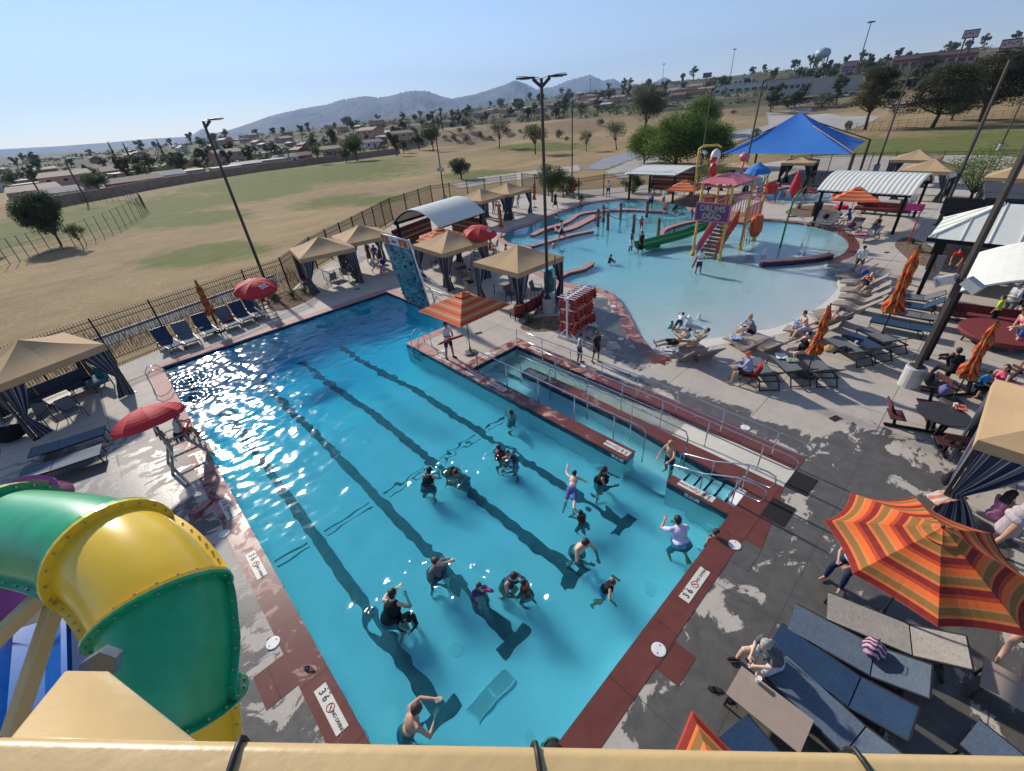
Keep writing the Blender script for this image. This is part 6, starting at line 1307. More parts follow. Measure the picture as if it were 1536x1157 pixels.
prof = [(0,0),(-.02,-.9),(.06,-.9),(.12,-.1),(.2,-.08),(.3,-.55),(.75,-.72),(1.2,-.55),(1.3,-.1),(1.42,-.08),(1.52,-.55),(2.0,-.72),(2.5,-.5),(2.6,.0),(2.7,0)]
b.grid(lambda u, v: a0_+d_*v+n_*prof[min(14,round(u*14))][0]+V((0,0,prof[min(14,round(u*14))][1])), 14, 16); b.build('chute', blues, r)
b = MB(); e0, e1 = G(100,800,1.6), G(104,868,1.05); b.grid(lambda u, v: e0.lerp(e1, v)+n_*(.1+2.5*u)-V((0,0,.55*math.sin(math.pi*u)-.1)), 14, 10); b.build('pink_chute', pinks, r, smooth=True)
# ============================================================ the people in the picture
def wader(u, v, pose, h, face, skin, wear, hr, lab, dz=None, grp='swimmers in the lane pool', vox=.0135):
    g = G(u, v, -.13); dep = depth_main(g.y)+.03 if dz is None else dz
    if dz is None:
        P = dict(POSE[pose]); P['legs'] = [(36,9,96),(20,9,90)]; P['key'] = pose.replace('_', 'w_') if '_' in pose else pose+'w'; P['girth'] = P.get('girth', 1)*1.12; h *= 1.09; P['legs'] = [(20,4,46),(8,4,38)]; wear = [(k_, (.13,.27,.31) if k_ in ('brief','trunks','shorts') else c_) for k_, c_ in wear]; P['arms'] = {'wade': [(30,30,50,16),(34,24,60,30)], 'headup': [(98,34,118,58),(38,24,60,24)], 'hug': [(78,22,46,40),(52,26,66,44)], 'wade2': [(56,22,56,34),(50,24,62,38)]}.get(pose.split('_')[0], P['arms']); pose = P  # swim bottoms recoloured blue-grey: the water's scattered light is put into the cloth
    return person(pose, (g.x, g.y, -dep-(.14 if dz is None and h > 1.5 else 0)), face, h, skin, wear, hr, lab, grp, wet=True, vox=vox)
L1, BN, SH, PY = 'long', 'bun', 'short', 'pony'
W_ = [(768,622,'stand',1.45,-20,0,[('trunks',NVY)],(SH,HBK),'bare-backed boy standing alone close to the dividing wall',None),
 (749,682,'hug_f',1.35,40,2,[('vest',RED),('brief',BLK)],(SH,HBK),'left child of the trio by the second lane line, in a red vest',None),
 (761,683,'wade',1.5,-150,1,[('trunks',BLK)],(SH,HBK),'middle bather of the trio by the second lane line',None),
 (772,690,'wade_f',1.45,-60,1,[('onepiece',(.45,.42,.75))],(L1,HBK),'long-haired girl of the trio in a lilac swimsuit',None),
 (639,722,'wade2_fh',1.6,60,1,[('tank',BLK),('brief',BLK)],(SH,HBK),'woman in a dark top left of the two boys on the lane line',None),
 (671,700,'wade2',1.3,170,1,[('vest',ORG),('trunks',BLU)],(SH,HBK),'child in an orange vest facing the bare-shouldered boy',None),
 (697,708,'wade2',1.5,-70,1,[('trunks',BLU)],(SH,HBK),'bare-shouldered boy bending toward the child in the orange vest',None),
 (901,716,'wade_fh',1.6,150,2,[('tank',BLK),('brief',BLK)],(L1,HBK),'woman in black with long hair near the rounded wall tip',None),
 (874,775,'headup',1.22,10,1,[('vest',(.62,.06,.04)),('trunks',BLK)],(SH,HBK),'small child in a bright red vest raising one arm',None),
 (864,818,'wade2',1.72,-175,0,[('trunks',BLK)],(SH,HBK),'bare-chested man clasping his hands at the end of a lane line',None),
 (1023,812,'hug_h',1.7,35,1,[('tee',(.62,.58,.74)),('shorts',BLK)],(SH,HBK),'broad bather in a soaked pale lilac shirt near the coping corner',None),
 (1068,806,'wade_f',1.5,-150,1,[('tank',BLK)],(SH,HBK),'black-haired child tucked against the near coping by the steps',None),
 (652,852,'headup_fh',1.65,170,0,[('tee',GRY),('shorts',BLK)],(PY,HBR),'woman in a grey t-shirt with a hand at her brow',None),
 (717,878,'headup_f',1.25,-160,1,[('rash',(.42,.07,.22)),('brief',BLK)],(SH,HBK),'child in a wine-pink rash top holding its head',None),
 (758,866,'wade2_f',1.65,175,1,[('tank',(.03,.06,.10)),('brief',BLK)],(SH,HBK),'woman in a dark teal tank top between two children',None),
 (790,880,'wade',1.25,-20,2,[('vest',(.62,.09,.05)),('trunks',NVY)],(SH,HBK),'child in an orange-red vest right of the woman in dark teal',None),
 (583,925,'hug_fh',1.72,58,0,[('tank',BLK),('brief',BLK)],(SH,HBK),'large woman in a black swimsuit hugging a dark-haired child',None),
 (607,912,'hug_f',1.25,-150,1,[('rash',BLK),('brief',BLK)],(L1,HBK),'dark-haired child being hugged by the woman in black',None),
 (284,570,'stand',1.6,90,1,[('trunks',BLK)],(SH,HBK),'swimmer with only the head showing, higher of two at the left edge',1.66),
 (284,598,'stand',1.6,60,1,[('trunks',BLK)],(SH,HBK),'swimmer with only the head showing, lower of two at the left edge',1.64),
 (605,1098,'hug',1.75,100,1,[('trunks',BLK)],(SH,HBR),'tan swimmer half hidden below the yellow railing, left one',None),
 (828,1112,'hug',1.7,-140,1,[('tank',BLK)],(SH,HBK),'dark-haired swimmer half hidden below the yellow railing, right one',None)]
for a in W_: wader(*a[:9], dz=a[9])
g = G(858,742,-.2); o = person('swim', (g.x, g.y, -.42), 60, 1.4, 0, [('trunks',(.1,.12,.35))], (SH,HBK), 'child swimming with an outstretched arm beside the last lane line', 'swimmers in the lane pool', wet=True)
g = G(905,885,-.3); o = person('float_f', (g.x, g.y, -.98), 150, 1.22, 1, [('vest',BLK),('tank',TEAL),('trunks',(.20,.33,.62))], (PY,HBR), 'child floating with spread arms in a black vest and pale blue shorts', 'swimmers in the lane pool', wet=True)
person('reach', (9.45,4.05,-.55), -75, 1.5, 1, [('trunks',NVY)], (SH,HBL), 'blond-haired boy pointing, leaning on the rounded wall by the steps', wet=True)
# on the deck near the pools
p = G(676,538); o = person('carry', p, 175, 1.76, 2, [('tee',WHT),('shorts',NVY),('shoes',BLK)], (SH,HBK), 'standing lifeguard in white shirt and navy shorts by the orange umbrella')
def tube(loc, rz, lab, L=1.15, m=None, pitch=0):
    b = MB(); b.tube([(-L/2,0,0),(-L*.42,0,0),(0,0,.015),(L*.42,0,0),(L/2,0,0)], [.02,.07,.075,.07,.02], 10, flat=.7); o = b.build('rescue_tube', red_pl, smooth=True, loc=loc); o.rotation_euler = (0,pitch,rz); q = MB(); q.tube([(L/2,0,0),(L/2+.2,.05,-.2),(L/2+.1,.1,-.5)], .008, 5); q.build('strap', cloth_mat(BLK), o); tag(o, lab, 'rescue tube', 'red foam rescue tubes')
tube((p.x,p.y-.26,1.02), RAD(-8), 'red rescue tube held by the standing lifeguard', 1.3)
person('stand2_f', G(869,546), 150, 1.42, 2, [('tank',(.45,.62,.62)),('shorts',(.03,.07,.14)),('shoes',BLK)], (BN,HBK), 'girl in a pale teal top and denim shorts by the ramp rail')
o = person('stand', G(894,544), 190, 1.42, 2, [('tee',(.02,.024,.03)),('shorts',(.02,.025,.04)),('shoes',BLK)], (SH,HBK), 'boy in a black t-shirt with a white print on its back, beside the girl')
q = MB(); q.tube([(.085*math.cos(a*.628),0,.085*math.sin(a*.628)) for a in range(10)], .016, 5, closed=True); q.bar((-.05,0,-.04),(.05,0,.05),.03,.012); d = q.build('shirt_print', mat('print_white', (.6,.6,.6), .8, var=0), o); d.location = (0,.0,.42)
for c in o.children:
    if c.name.startswith('shirt_print'): c.location = (0,-.135,.36)
o = person('sit2_f', (-.66,15.85,0), 80, 1.68, 2, [('tank',WHT),('shorts',NVY)], (BN,HBK), 'lifeguard in a white tank top seated on the near guard chair', sitz=.94)
tube((-.36,15.80,1.22), RAD(70), 'red rescue tube in the lap of the near seated lifeguard', .8)
p = G(404,476); person('sit_f', (p.x,p.y+.2,0), 175, 1.65, 3, [('tank',RED),('shorts',RED)], (L1,HBK), 'dark-haired lifeguard in red seated on the far guard chair', sitz=.94); tube((p.x,p.y-.15,1.30), RAD(8), 'red rescue tube across the knees of the far guard', 1.3)
p = G(843,362); person('walk_f', (p.x,p.y,.02), -20, 1.65, 2, [('tank',WHT),('shorts',BLK)], (PY,HBK), 'lifeguard walking along the red dividing wall by the river mouth'); tube((p.x-.5,p.y+.2,1.05), .9, 'red rescue tube carried along the dividing wall', 1.1)
p = G(1047,409,-.1); person('carry', (p.x,p.y,-.35), -160, 1.7, 2, [('tee',WHT),('shorts',NVY)], (SH,HBK), 'lifeguard in a white shirt wading in front of the tower stairs'); tube((p.x,p.y+.25,.6), 1.3, 'red rescue tube held by the wading guard at the tower', 1.1, pitch=1.2)
F_ = [(946,376,'stand',1.75,160,3,[('shorts',WHT)],(SH,HBK),'shirtless man in white shorts wading hand in hand',-.35), (961,377,'stand_f',1.65,200,2,[('dress',BLK)],(SH,HBK),'woman in a black dress wading beside the man in white shorts',-.35),
 (833,313,'walk_f',1.7,200,2,[('dress',BLK)],('hat',WHT),'person in long black with a white hat near the far fence',0), (912,296,'stand2',1.75,-120,2,[('tee',WHT),('shorts',NVY)],(SH,HBK),'guard in white standing at the far end by the fence',0),
 (975,316,'bend',1.75,60,1,[('tee',BLU),('shorts',BLK)],('cap',NVY),'man in a blue shirt bending over by the lagoon',0), (994,312,'stand2',1.75,170,1,[('tee',WHT),('shorts',(.2,.2,.25))],(SH,HBK),'man in a white shirt standing by the striped post',0),
 (962,343,'stand',1.2,30,1,[('rash',(.60,.10,.09)),('trunks',RED)],(SH,HBK),'child in a coral rash suit on the white lagoon floor',-.3), (1008,325,'crouch',1.7,150,2,[('tee',BLK),('shorts',GRY)],(SH,HBK),'man in black crouching at the pool edge by the striped post',0), (995,322,'crouch_f',1.5,170,1,[('tank',RED),('shorts',GRY)],(L1,HBK),'girl in red crouching beside the man in black',0),
 (1037,332,'reach',1.2,-60,1,[('rash',RED),('trunks',BLU)],(SH,HBK),'child in red climbing at the left of the play tower',-.2),
 (1430,408,'bend',1.7,-80,1,[('tee',RED),('shorts',GRY)],(SH,HBK),'man in a red shirt bent over by the grey A-board',0), (1445,416,'bend',1.75,-95,1,[('tee',(.02,.04,.25)),('shorts',(.12,.12,.13))],(SH,HBK),'man in a royal blue shirt bent over behind the red-shirted one',0),
 (1483,490,'stand',1.35,10,1,[('tee',LIM),('pants',BLK)],(SH,HBK),'child in a lime green shirt near the red sofa',0), (1502,482,'stand2_h',1.7,-40,1,[('tee',(.4,.45,.5)),('trunks',GRY)],('cap',GRY),'man in a grey cap and striped towel behind the lime-shirted child',0), (1520,478,'lean_f',1.65,-60,0,[('tank',BLK),('shorts',BLK)],(L1,HBR),'woman leaning in under the near barrel roof',0),
 (1516,524,'lean_f',1.68,-40,0,[('top',PNK),('shorts',(.05,.1,.22))],(BN,HBR),'woman in denim shorts with a pink towel by the round daybed',0), (1532,560,'stand',1.4,-90,1,[('tee',RED),('shorts',NVY)],(SH,HBK),'child cut off by the right edge beside the girl in pink',0)]
for u, v, pose, h, face, sk, wr, hr, lab, z in F_:
    g = G(u, v, min(0, max(z, -.1))); person(pose, (g.x, g.y, z), face, h, sk, wr, hr, lab)
g = G(1283,412); person('lean', (g.x, g.y, 0), -95, 1.72, 1, [('tee',(.62,.66,.72)),('shorts',(.16,.10,.06))], ('cap',BLK), 'man in a white shirt and dark cap standing over his wave lounger')
def seated(u, v, pose, h, face, sk, wr, hr, lab, sz, grp=None, dx=0, dy=0, vox=.0135, tilt=0):
    g = G(u, v, sz); return person(pose, (g.x+dx, g.y+dy, 0), face, h, sk, wr, hr, lab, grp, sitz=sz, vox=vox, tilt=tilt)
for a in [(1296,432,'recline_f',1.65,-80,0,[('onepiece',BLK),('top',RED)],(SH,HBK),'woman reclining in black with a red top on a wave lounger',.33), (1236,489,'recline',1.75,-60,0,[('trunks',GRY)],(SH,HBK),'sunbather lying back beside the dark cooler bag',.33), (1208,494,'sit2',1.7,-40,0,[('trunks',(.4,.4,.5))],(SH,HBR),'shirtless sunbather sitting up with blue beach things',.33),
  (1127,499,'sitfloor_fh',1.7,-40,0,[('tee',(.20,.21,.24)),('shorts',BLK)],(BN,HBL),'woman in a grey shirt sitting in the shallows behind a wave lounger',.02), (1113,499,'sitfloor',.85,-30,0,[('tee',WHT)],('cap',WHT),'small child with a white cap beside the woman in the shallows',.03),
  (1203,529,'sit3_fh',1.68,-50,0,[('onepiece',BLK)],(BN,HBK),'woman in a black swimsuit sitting up among the dark loungers',.40), (1121,560,'sit_h',1.7,-25,1,[('rash',(.35,.36,.5)),('shorts',BLK)],('cap',(.70,.10,.04)),'person with an orange cap and striped wrap in the red folding chair',.42),
  (1013,516,'recline',1.7,-45,1,[('trunks',BLK)],(SH,HBK),'sunbather with raised knees in the leftmost wave lounger',.33), (1041,517,'recline',1.7,-50,1,[('tee',(.35,.30,.2))],(SH,HBK),'sunbather in the wave lounger next to the leftmost',.33),
  (1428,560,'sit2',1.7,60,1,[('rash',BLK),('pants',BLK)],(SH,HBK),'boy in black hunched at the round table, back to the pool',.50), (1494,580,'sit_f',1.6,-70,1,[('tank',(.78,.14,.22)),('shorts',(.68,.10,.22))],(L1,HBK),'girl in hot pink with long black hair at the round table',.50), (1466,582,'sit',1.3,-160,1,[('tee',(.03,.25,.55)),('trunks',BLK)],(SH,HBK),'child in bright blue between the boy in black and the girl in pink',.50),
  (1316,342,'sit_f',1.6,-70,1,[('tank',BLK)],(SH,HBK),'woman at the lounger piled with bags',.40), (1274,332,'sit2',1.7,10,1,[('tee',BLU)],(SH,HBK),'person in blue bent over the piled bags',.40), (1312,347,'recline_f',1.6,-110,0,[('onepiece',NVY)],(SH,HBL),'fair-haired person lying on the lounger with a pink towel',.40),
  (740,390,'sit_f',1.6,150,1,[('top',BLK)],(SH,HBK),'woman sitting on the deck curb beyond the cabanas, left one',.15), (758,384,'sit',1.6,130,1,[('trunks',NVY)],(SH,HBK),'boy sitting on the deck curb beyond the cabanas, right one',.15), (735,376,'sit',1.6,150,1,[('tank',RED)],(SH,HBK),'guard in red on the chair among the cabanas',.94),
  (708,424,'sit_f',1.68,-70,0,[('tee',(.18,.20,.18)),('shorts',BLK)],(SH,HBK),'grey-shirted woman at the table by the climbing wall',.45), (655,385,'sit',1.7,60,2,[('tank',BLK)],(SH,HBK),'man in a dark top inside the cabana by the climbing wall',.45), (662,383,'sit_f',1.6,-60,2,[('tank',(.15,.06,.05))],(SH,HBK),'woman inside the cabana by the climbing wall',.45)]: seated(*a)
CRW = [(521,405,'lean',1.7,150,2,[('tee',BLK),('shorts',(.5,.10,.13))],'man in black shirt and coral shorts in the planter-side cabana'),(560,408,'crouch',1.7,160,1,[('tee',WHT),('shorts',WHT)],'person all in white crouching left of the climbing wall'),(572,413,'sitfloor',1.2,120,0,[('rash',PNK)],'child in hot pink sitting on the deck left of the climbing wall'),(566,398,'lean_f',1.6,200,1,[('tee',(.1,.12,.35))],'woman in blue behind the one in white by the climbing wall'),
 (556,395,'stand_f',1.6,170,1,[('dress',(.15,.05,.04))],'woman in a maroon dress under the second fence-side cabana'),(732,326,'stand',1.75,160,1,[('tee',(.35,.5,.62)),('shorts',(.1,.2,.3))],'man in a light blue shirt in front of the far cabanas'),(750,328,'stand2',1.6,200,1,[('trunks',(.06,.12,.3))],'shirtless boy in blue trunks in front of the far cabanas'),
 (741,322,'stand_f',1.6,150,1,[('tank',(.3,.2,.3))],'woman in a mauve top beside the far cabanas'),(757,320,'stand2_f',1.6,200,2,[('dress',BLK)],'woman in black beside the far cabanas'),(777,313,'lean',1.7,120,1,[('tee',(.16,.17,.24))],'man in grey leaning by the far cabana bench'),(765,318,'stand_f',1.5,150,1,[('tee',WHT)],'girl in a white shirt in the far cabana crowd'),
 (726,318,'stand',1.7,90,1,[('tee',GRY)],'man in grey behind the light-blue-shirted man'),(700,330,'sitfloor_f',1.6,150,1,[('tank',BLK)],'woman in black sitting low in the nearer far cabana'),(711,332,'sit',1.6,160,1,[('trunks',ORG)],'boy in orange trunks sitting in the nearer far cabana'),(690,322,'sit_f',1.6,200,1,[('tank',RED)],'woman in red at the back of the nearer far cabana'),(745,316,'stand2',1.2,180,1,[('trunks',RED)],'small child in red trunks in the far cabana crowd'),(716,322,'sit_f',1.6,120,1,[('tee',NVY)],'woman in navy under the nearer far cabana'),
 (1204,300,'wade_f',1.6,120,1,[('onepiece',BLK)],'woman in black standing in the toddler pool'),(1176,296,'stand',1.0,80,1,[('trunks',RED)],'toddler in red in the small pool'),(1214,282,'stand',1.7,200,2,[('tee',BLK)],'man in black beyond the toddler pool'),(1228,280,'sit_f',1.6,200,1,[('tank',RED)],'woman in red beyond the toddler pool'),(1134,296,'stand2',1.1,150,1,[('rash',BLU)],'child in blue at the toddler hut'),
 (1032,306,'sit_f',1.6,160,2,[('tank',(.2,.1,.1))],'woman resting under the orange umbrella by the big trees'),(975,290,'sit',1.7,160,2,[('tee',BLK)],'man in black under the low metal-roofed shelter'),(985,289,'sit_f',1.7,170,1,[('tee',RED)],'woman in red under the low metal-roofed shelter'),(1283,318,'sit_f',1.6,180,1,[('tank',BLK)],'woman in black under the ribbed barrel roof, left one'),(1300,316,'sit',1.7,170,1,[('tee',(.3,.1,.08))],'man in rust red under the ribbed barrel roof, right one')]
for u, v, pose, h, face, sk, wr, lab in CRW:
    g = G(u, v, 0); st = pose.split('_')[0] in SITK; zz = -.3 if 'toddler pool' in lab and 'beyond' not in lab or 'small pool' in lab else 0
    person(pose, (g.x, g.y, zz), face, h, sk, wr, (L1 if '_f' in pose else SH, HBK), lab, None, sitz=(.05 if 'floor' in pose else .42) if st else None)
# swimmers in the leisure pool
for u, v, pose, h, face, sk, wr, lab in [(1003,492,'sitfloor',1.1,170,1,[('rash',TEAL)],'small child in teal sitting in the shallow end'),(913,394,'sitfloor_f',1.4,120,1,[('rash',BLK)],'child up to the chest in the middle of the leisure pool'),(829,372,'sitfloor',1.4,90,1,[('trunks',BLK)],'boy bathing beside the short red stub wall'),(892,330,'sitfloor',1.3,90,2,[('trunks',BLK)],'child dipping near the first timber post'),(869,310,'sitfloor',1.4,90,2,[('trunks',BLK)],'person floating in the lazy river, upper one'),(833,331,'sitfloor',1.4,90,1,[('trunks',BLK)],'person floating in the lazy river, lower one')]:
    g = G(u, v, -.1); person(pose, (g.x,g.y,0), face, h, sk, wr, (SH,HBK), lab, None, sitz=-.28)
g = G(1020,489,-.1); person('swim', (g.x-.1,g.y,-.22), 80, 1.3, 2, [('tee',WHT),('trunks',NVY)], (SH,HBK), 'child in a white shirt crawling face down in the shallow end')
g = G(1008,356,-.1); person('float', (g.x,g.y,-.55), 80, 1.2, 3, [('trunks',BLK)], (SH,HBK), 'dark child splashing above the green slide')
# foreground: woman on the lounger with her phone
FP = dict(legs=[(80,8,92),(88,18,84)], arms=[(34,6,58,28),(30,12,66,36)], lean=26, head=(24,0), girth=1.32, fem=1, key='phone')
g = G(1158,990,.40); pw = person(FP, (g.x,g.y,0), -58, 1.66, 0, [('tee',(.105,.11,.12)),('shorts',(.42,.50,.58)),('shoes',(.02,.02,.022))], (PY,HGR), 'grey-haired woman in a dark grey shirt looking at her phone on a lounger', sitz=.40, vox=.0085)
J = BODY['phone'][1]; hp_ = (J['arm0'][2]+J['arm1'][2])/2+J['arm0'][3]*.07; wp = pw.matrix_basis @ hp_; q = MB(); q.box((0,0,0), (.075,.15,.009)); ph = q.build('phone', mat('phone_glass', (.01,.01,.012), .12, var=0), loc=wp); ph.rotation_euler = (RAD(25),0,RAD(58)); tag(ph, 'black phone in the hands of the woman in grey', 'phone'); bevel(ph, .004, 2)
up = G(1273,850,.42); person('sit_f', (up.x+.1,up.y,0), -75, 1.6, 1, [('tee',(.30,.50,.62)),('pants',(.015,.025,.06))], (L1,HBK), 'person in pale blue and navy trousers seated under the octagonal umbrella', sitz=.42)
g = G(1508,800,.5); person('lean_fh', (g.x+.1,g.y,0), 150, 1.7, 1, [('dress',(.42,.36,.38)),('top',(.40,.34,.36))], (L1,HBK), 'woman in a lacy pinkish-grey dress under the near cabana')
g = G(1540,775); person('stand2_f', (g.x,g.y,0), -120, 1.65, 1, [('dress',(.22,.20,.30))], ('hat',(.4,.34,.5)), 'woman in lilac with a pale hat at the right edge under the near cabana')
g = G(1470,770,.45); person('sit_f', (g.x,g.y-.2,0), 120, 1.6, 1, [('dress',(.5,.2,.32))], (L1,HBK), 'seated woman in pink stripes in the shade of the near cabana', sitz=.45)
g = G(1534,1010,.45); person('recline_f', (g.x+.75,g.y,0), -80, 1.65, 1, [('onepiece',BLK)], (L1,HBK), 'sunbather whose hand reaches in at the right edge', sitz=.42)
# ============================================================ loose things
cg = G(1121,560,.42); r = empty('folding_chair', (cg.x-.02,cg.y-.06,0)); tag(r, 'red folding camp chair with a white cup', 'chair'); r.rotation_euler = (0,0,RAD(25)); q = MB(); q.box((0,0,.40), (.5,.46,.03)); q.bar((0,-.24,.42),(0,-.34,.86),.5,.03,up=(0,1,0)); q.build('seat_cloth', cloth_mat(RED), r); q = MB()
for s in (-1,1): q.bar((s*.27,-.26,0),(s*.24,.24,.42),.022); q.bar((s*.27,.26,0),(s*.25,-.24,.42),.022); q.bar((s*.25,-.24,.4),(s*.25,-.34,.88),.022); q.bar((s*.27,-.28,.6),(s*.27,.22,.6),.06,.03); q.bar((s*.27,.24,.0),(s*.27,.24,.6),.02)
q.build('frame', dark, r)
g = G(1308,978,.44); bag((g.x,g.y,.40), (.02,.035,.12), 'drawstring bag striped navy, red and white on a grey-blue lounger', s=(.21,.17,.15), c2=(.55,.30,.34))
cup(G(1136,1022,.47), 'white paper mug on the beige side table'); cup(G(1283,516,.40), 'white cup standing on a dark lounger'); cup(G(1431,610,.76), 'white cup on the round picnic table'); cup(G(1310,447,.3), 'tiny white cup on a wave lounger'); cup(G(1522,572,0), 'white cup dropped on the deck near the girl in pink')
for (u, v, rz, lab) in [(1073,1035,35,'black sandal on the wet deck, left of a pair'),(1098,1049,60,'black sandal under the beige side table, right of a pair'),(1380,610,20,'dark flip-flop near the picnic table, first'),(1389,612,60,'dark flip-flop near the picnic table, second'),(464,1004,30,'black slipper left on the coping at the pool edge')]:
    g = G(u, v); b = MB(); b.prism([(.045*math.cos(a*.3927)*(1+.15*math.sin(a*.3927)),.135*math.sin(a*.3927)) for a in range(16)], 0, .022); b.tube([(-.045,.03,.02),(0,.06,.07),(.045,.03,.02)], .012, 6); o = b.build('sandal', mat('sandal_black', (.012,.013,.016), .7), loc=(g.x,g.y,.008)); o.rotation_euler = (0,0,RAD(rz)); tag(o, lab, 'sandal', 'black sandals and slippers left about')
TW = [((1260,526,.38),1.1,(.30,.9),BLK,'black towel draped over a raised lounger back',None,0),((1172,535,.38),.6,(.45,.4),WHT,'crumpled white towel on a dark lounger',None,0),((1188,541,.38),.6,(.3,.4),(.25,.35,.22),'greenish towel on the same dark lounger as a white one',None,0),((1103,507,.34),.5,(.4,.45),(.35,.40,.55),'folded pale blue cloth on a wave lounger',None,0),((1290,352,.4),.4,(.5,.8),PNK,'pink towel over the foot of a blue-grey lounger',None,0),
 ((343,479,.45),.3,(.5,.35),(.45,.03,.07),'crimson towel on a fence-side lounger',None,0),((301,493,.42),.3,(.22,.2),WHT,'small white cloth on a fence-side lounger',None,0),((1420,745,.6),.9,(.35,.75),(.62,.20,.10),'orange and white striped towel beside the near cabana curtain',(.6,.55,.5),.3),((1005,525,.4),.5,(.5,.7),WHT,'black and white striped towel on the leftmost wave lounger',BLK,0),((1440,612,.77),.3,(.35,.28),(.55,.15,.10),'red and white food tray paper on the picnic table',None,0),((1497,868,.45),.3,(.45,.5),(.3,.35,.4),'grey-blue towel right of the octagonal umbrella',None,0)]
for i, ((u, v, z), rz, sz, c, lab, st, dr) in enumerate(TW): g = G(u, v, z); towel((g.x,g.y,z+.0), rz, sz, c, lab, st, dr, seed=i+2)
BG_ = [((1413,592,.77),(.12,.12,.26),'patterned blue and purple backpack on the picnic table',(.2,.14,.17),None),((1396,580,.0),(.04,.10,.10),'green and black bag under the boy in black',(.2,.2,.16),None),((1196,490,.32),(.04,.20,.55),'bright blue beach bag beside the shirtless sunbather',(.22,.16,.13),None),((1270,480,.25),(.03,.03,.16),'navy and red cooler bag behind the lying sunbather',(.16,.2,.18),None),((1243,503+25,.40),(.4,.25,.1),'tan woven basket among the dark loungers',(.25,.2,.13),None),
 ((236,503,.5),(.5,.05,.04),'red swim bag on the first fence-side lounger',(.22,.16,.14),None),((242,497,.55),(.03,.22,.45),'turquoise towel roll on the first fence-side lounger',(.2,.15,.12),None),((1275,342,.4),(.15,.05,.12),'red and navy heap of bags on a far lounger',(.3,.3,.2),None),((1238,328,.4),(.02,.02,.025),'black bag heaped on the lounger by the trash can',(.3,.22,.18),None),((1258,325,.4),(.03,.03,.03),'dark bag on the second far grey lounger',(.25,.2,.15),None),((1296,412,.3),(.03,.06,.35),'blue cooler with a white lid beside the kneeling man',(.25,.16,.14),None),((22,660,.0),(.012,.012,.014),'big black bag in the corner of the left cabana',(.5,.35,.3),None),
 ((1418,728,.4),(.02,.02,.025),'black bag hanging by the near cabana curtain',(.16,.14,.2),None),((575,397,.0),(.03,.05,.35),'blue bag on the deck left of the climbing wall',(.25,.2,.2),None),((1390,575,.4),(.02,.02,.03),'dark rucksack on the picnic bench',(.16,.13,.2),None),((1005,290,.0),(.55,.12,.03),'orange float under the low metal-roofed shelter',(.45,.35,.2),None),((1062,306,.2),(.6,.16,.03),'orange float left on the deck behind the play tower',(.5,.35,.25),None),((1052,308,.0),(.6,.62,.66),'white bag on the deck behind the play tower',(.3,.3,.3),None),((995,510+15,.2),(.28,.2,.14),'tan shoe-like bundle left of the wave loungers',(.16,.1,.05),None),((1030,508,.35),(.1,.45,.4),'green and blue towel bundle on a wave lounger',(.2,.14,.12),None)]
for i, ((u, v, z), c, lab, s, _) in enumerate(BG_): g = G(u, v, z); bag((g.x,g.y,z), c, lab, s, cat='bag', name='basket' if 'basket' in lab else 'cooler' if 'cooler with' in lab else 'float' if 'float' in lab else 'bag', seed=i)
for (u, v, z, c, lab) in [(1178,275,.0,RED,'closed red guard umbrella by the dark-curtained cabana'),(1248,278,.0,PNK,'pink inflatable by the far pool')]:
    pass
q = MB(); q.lathe((0,0,0), [(.08,.2),(.5,.9),(.35,1.6),(.05,2.6)], 12); o = q.build('closed_umbrella', redc, smooth=True, loc=G(1188,300)); tag(o, 'half-closed red guard umbrella in front of the dark-curtained cabana', 'umbrella')
b = MB(); b.tube([(.38*math.cos(a*.524),.38*math.sin(a*.524),.13) for a in range(12)], .13, 10, closed=True); tor = b.build('swim_ring', cloth_mat((.62,.03,.08)), smooth=True)
for (u, v, z, lab) in [(1262,313,0,'red swim ring under the ribbed barrel-roofed shelter'),(1243,280,0,'pink-red swim ring beyond the toddler pool'),(760,304,.4,'red swim ring among the far cabanas')]: place(tor, G(u,v,z), 0, lab, 'swim ring', 'red swim rings')
q = MB(); q.box((0,0,0), (.6,.5,.03)); o = q.build('body_board', mat('board_white', (.6,.62,.64), .5), loc=G(1288,322,.6)); o.rotation_euler = (.5,.2,.3); tag(o, 'white board lying on the heap of bags', 'board')
q = MB(); q.box((0,0,.0), (.16,.22,.003)); q.v = [(x,y,z+.01) for x,y,z in q.v]; o = q.build('paper', mat('paper_white', (.75,.75,.74), .8), loc=G(267,487,.85)); o.rotation_euler = (.9,0,.3); tag(o, 'white paper on the back of a fence-side lounger', 'paper')
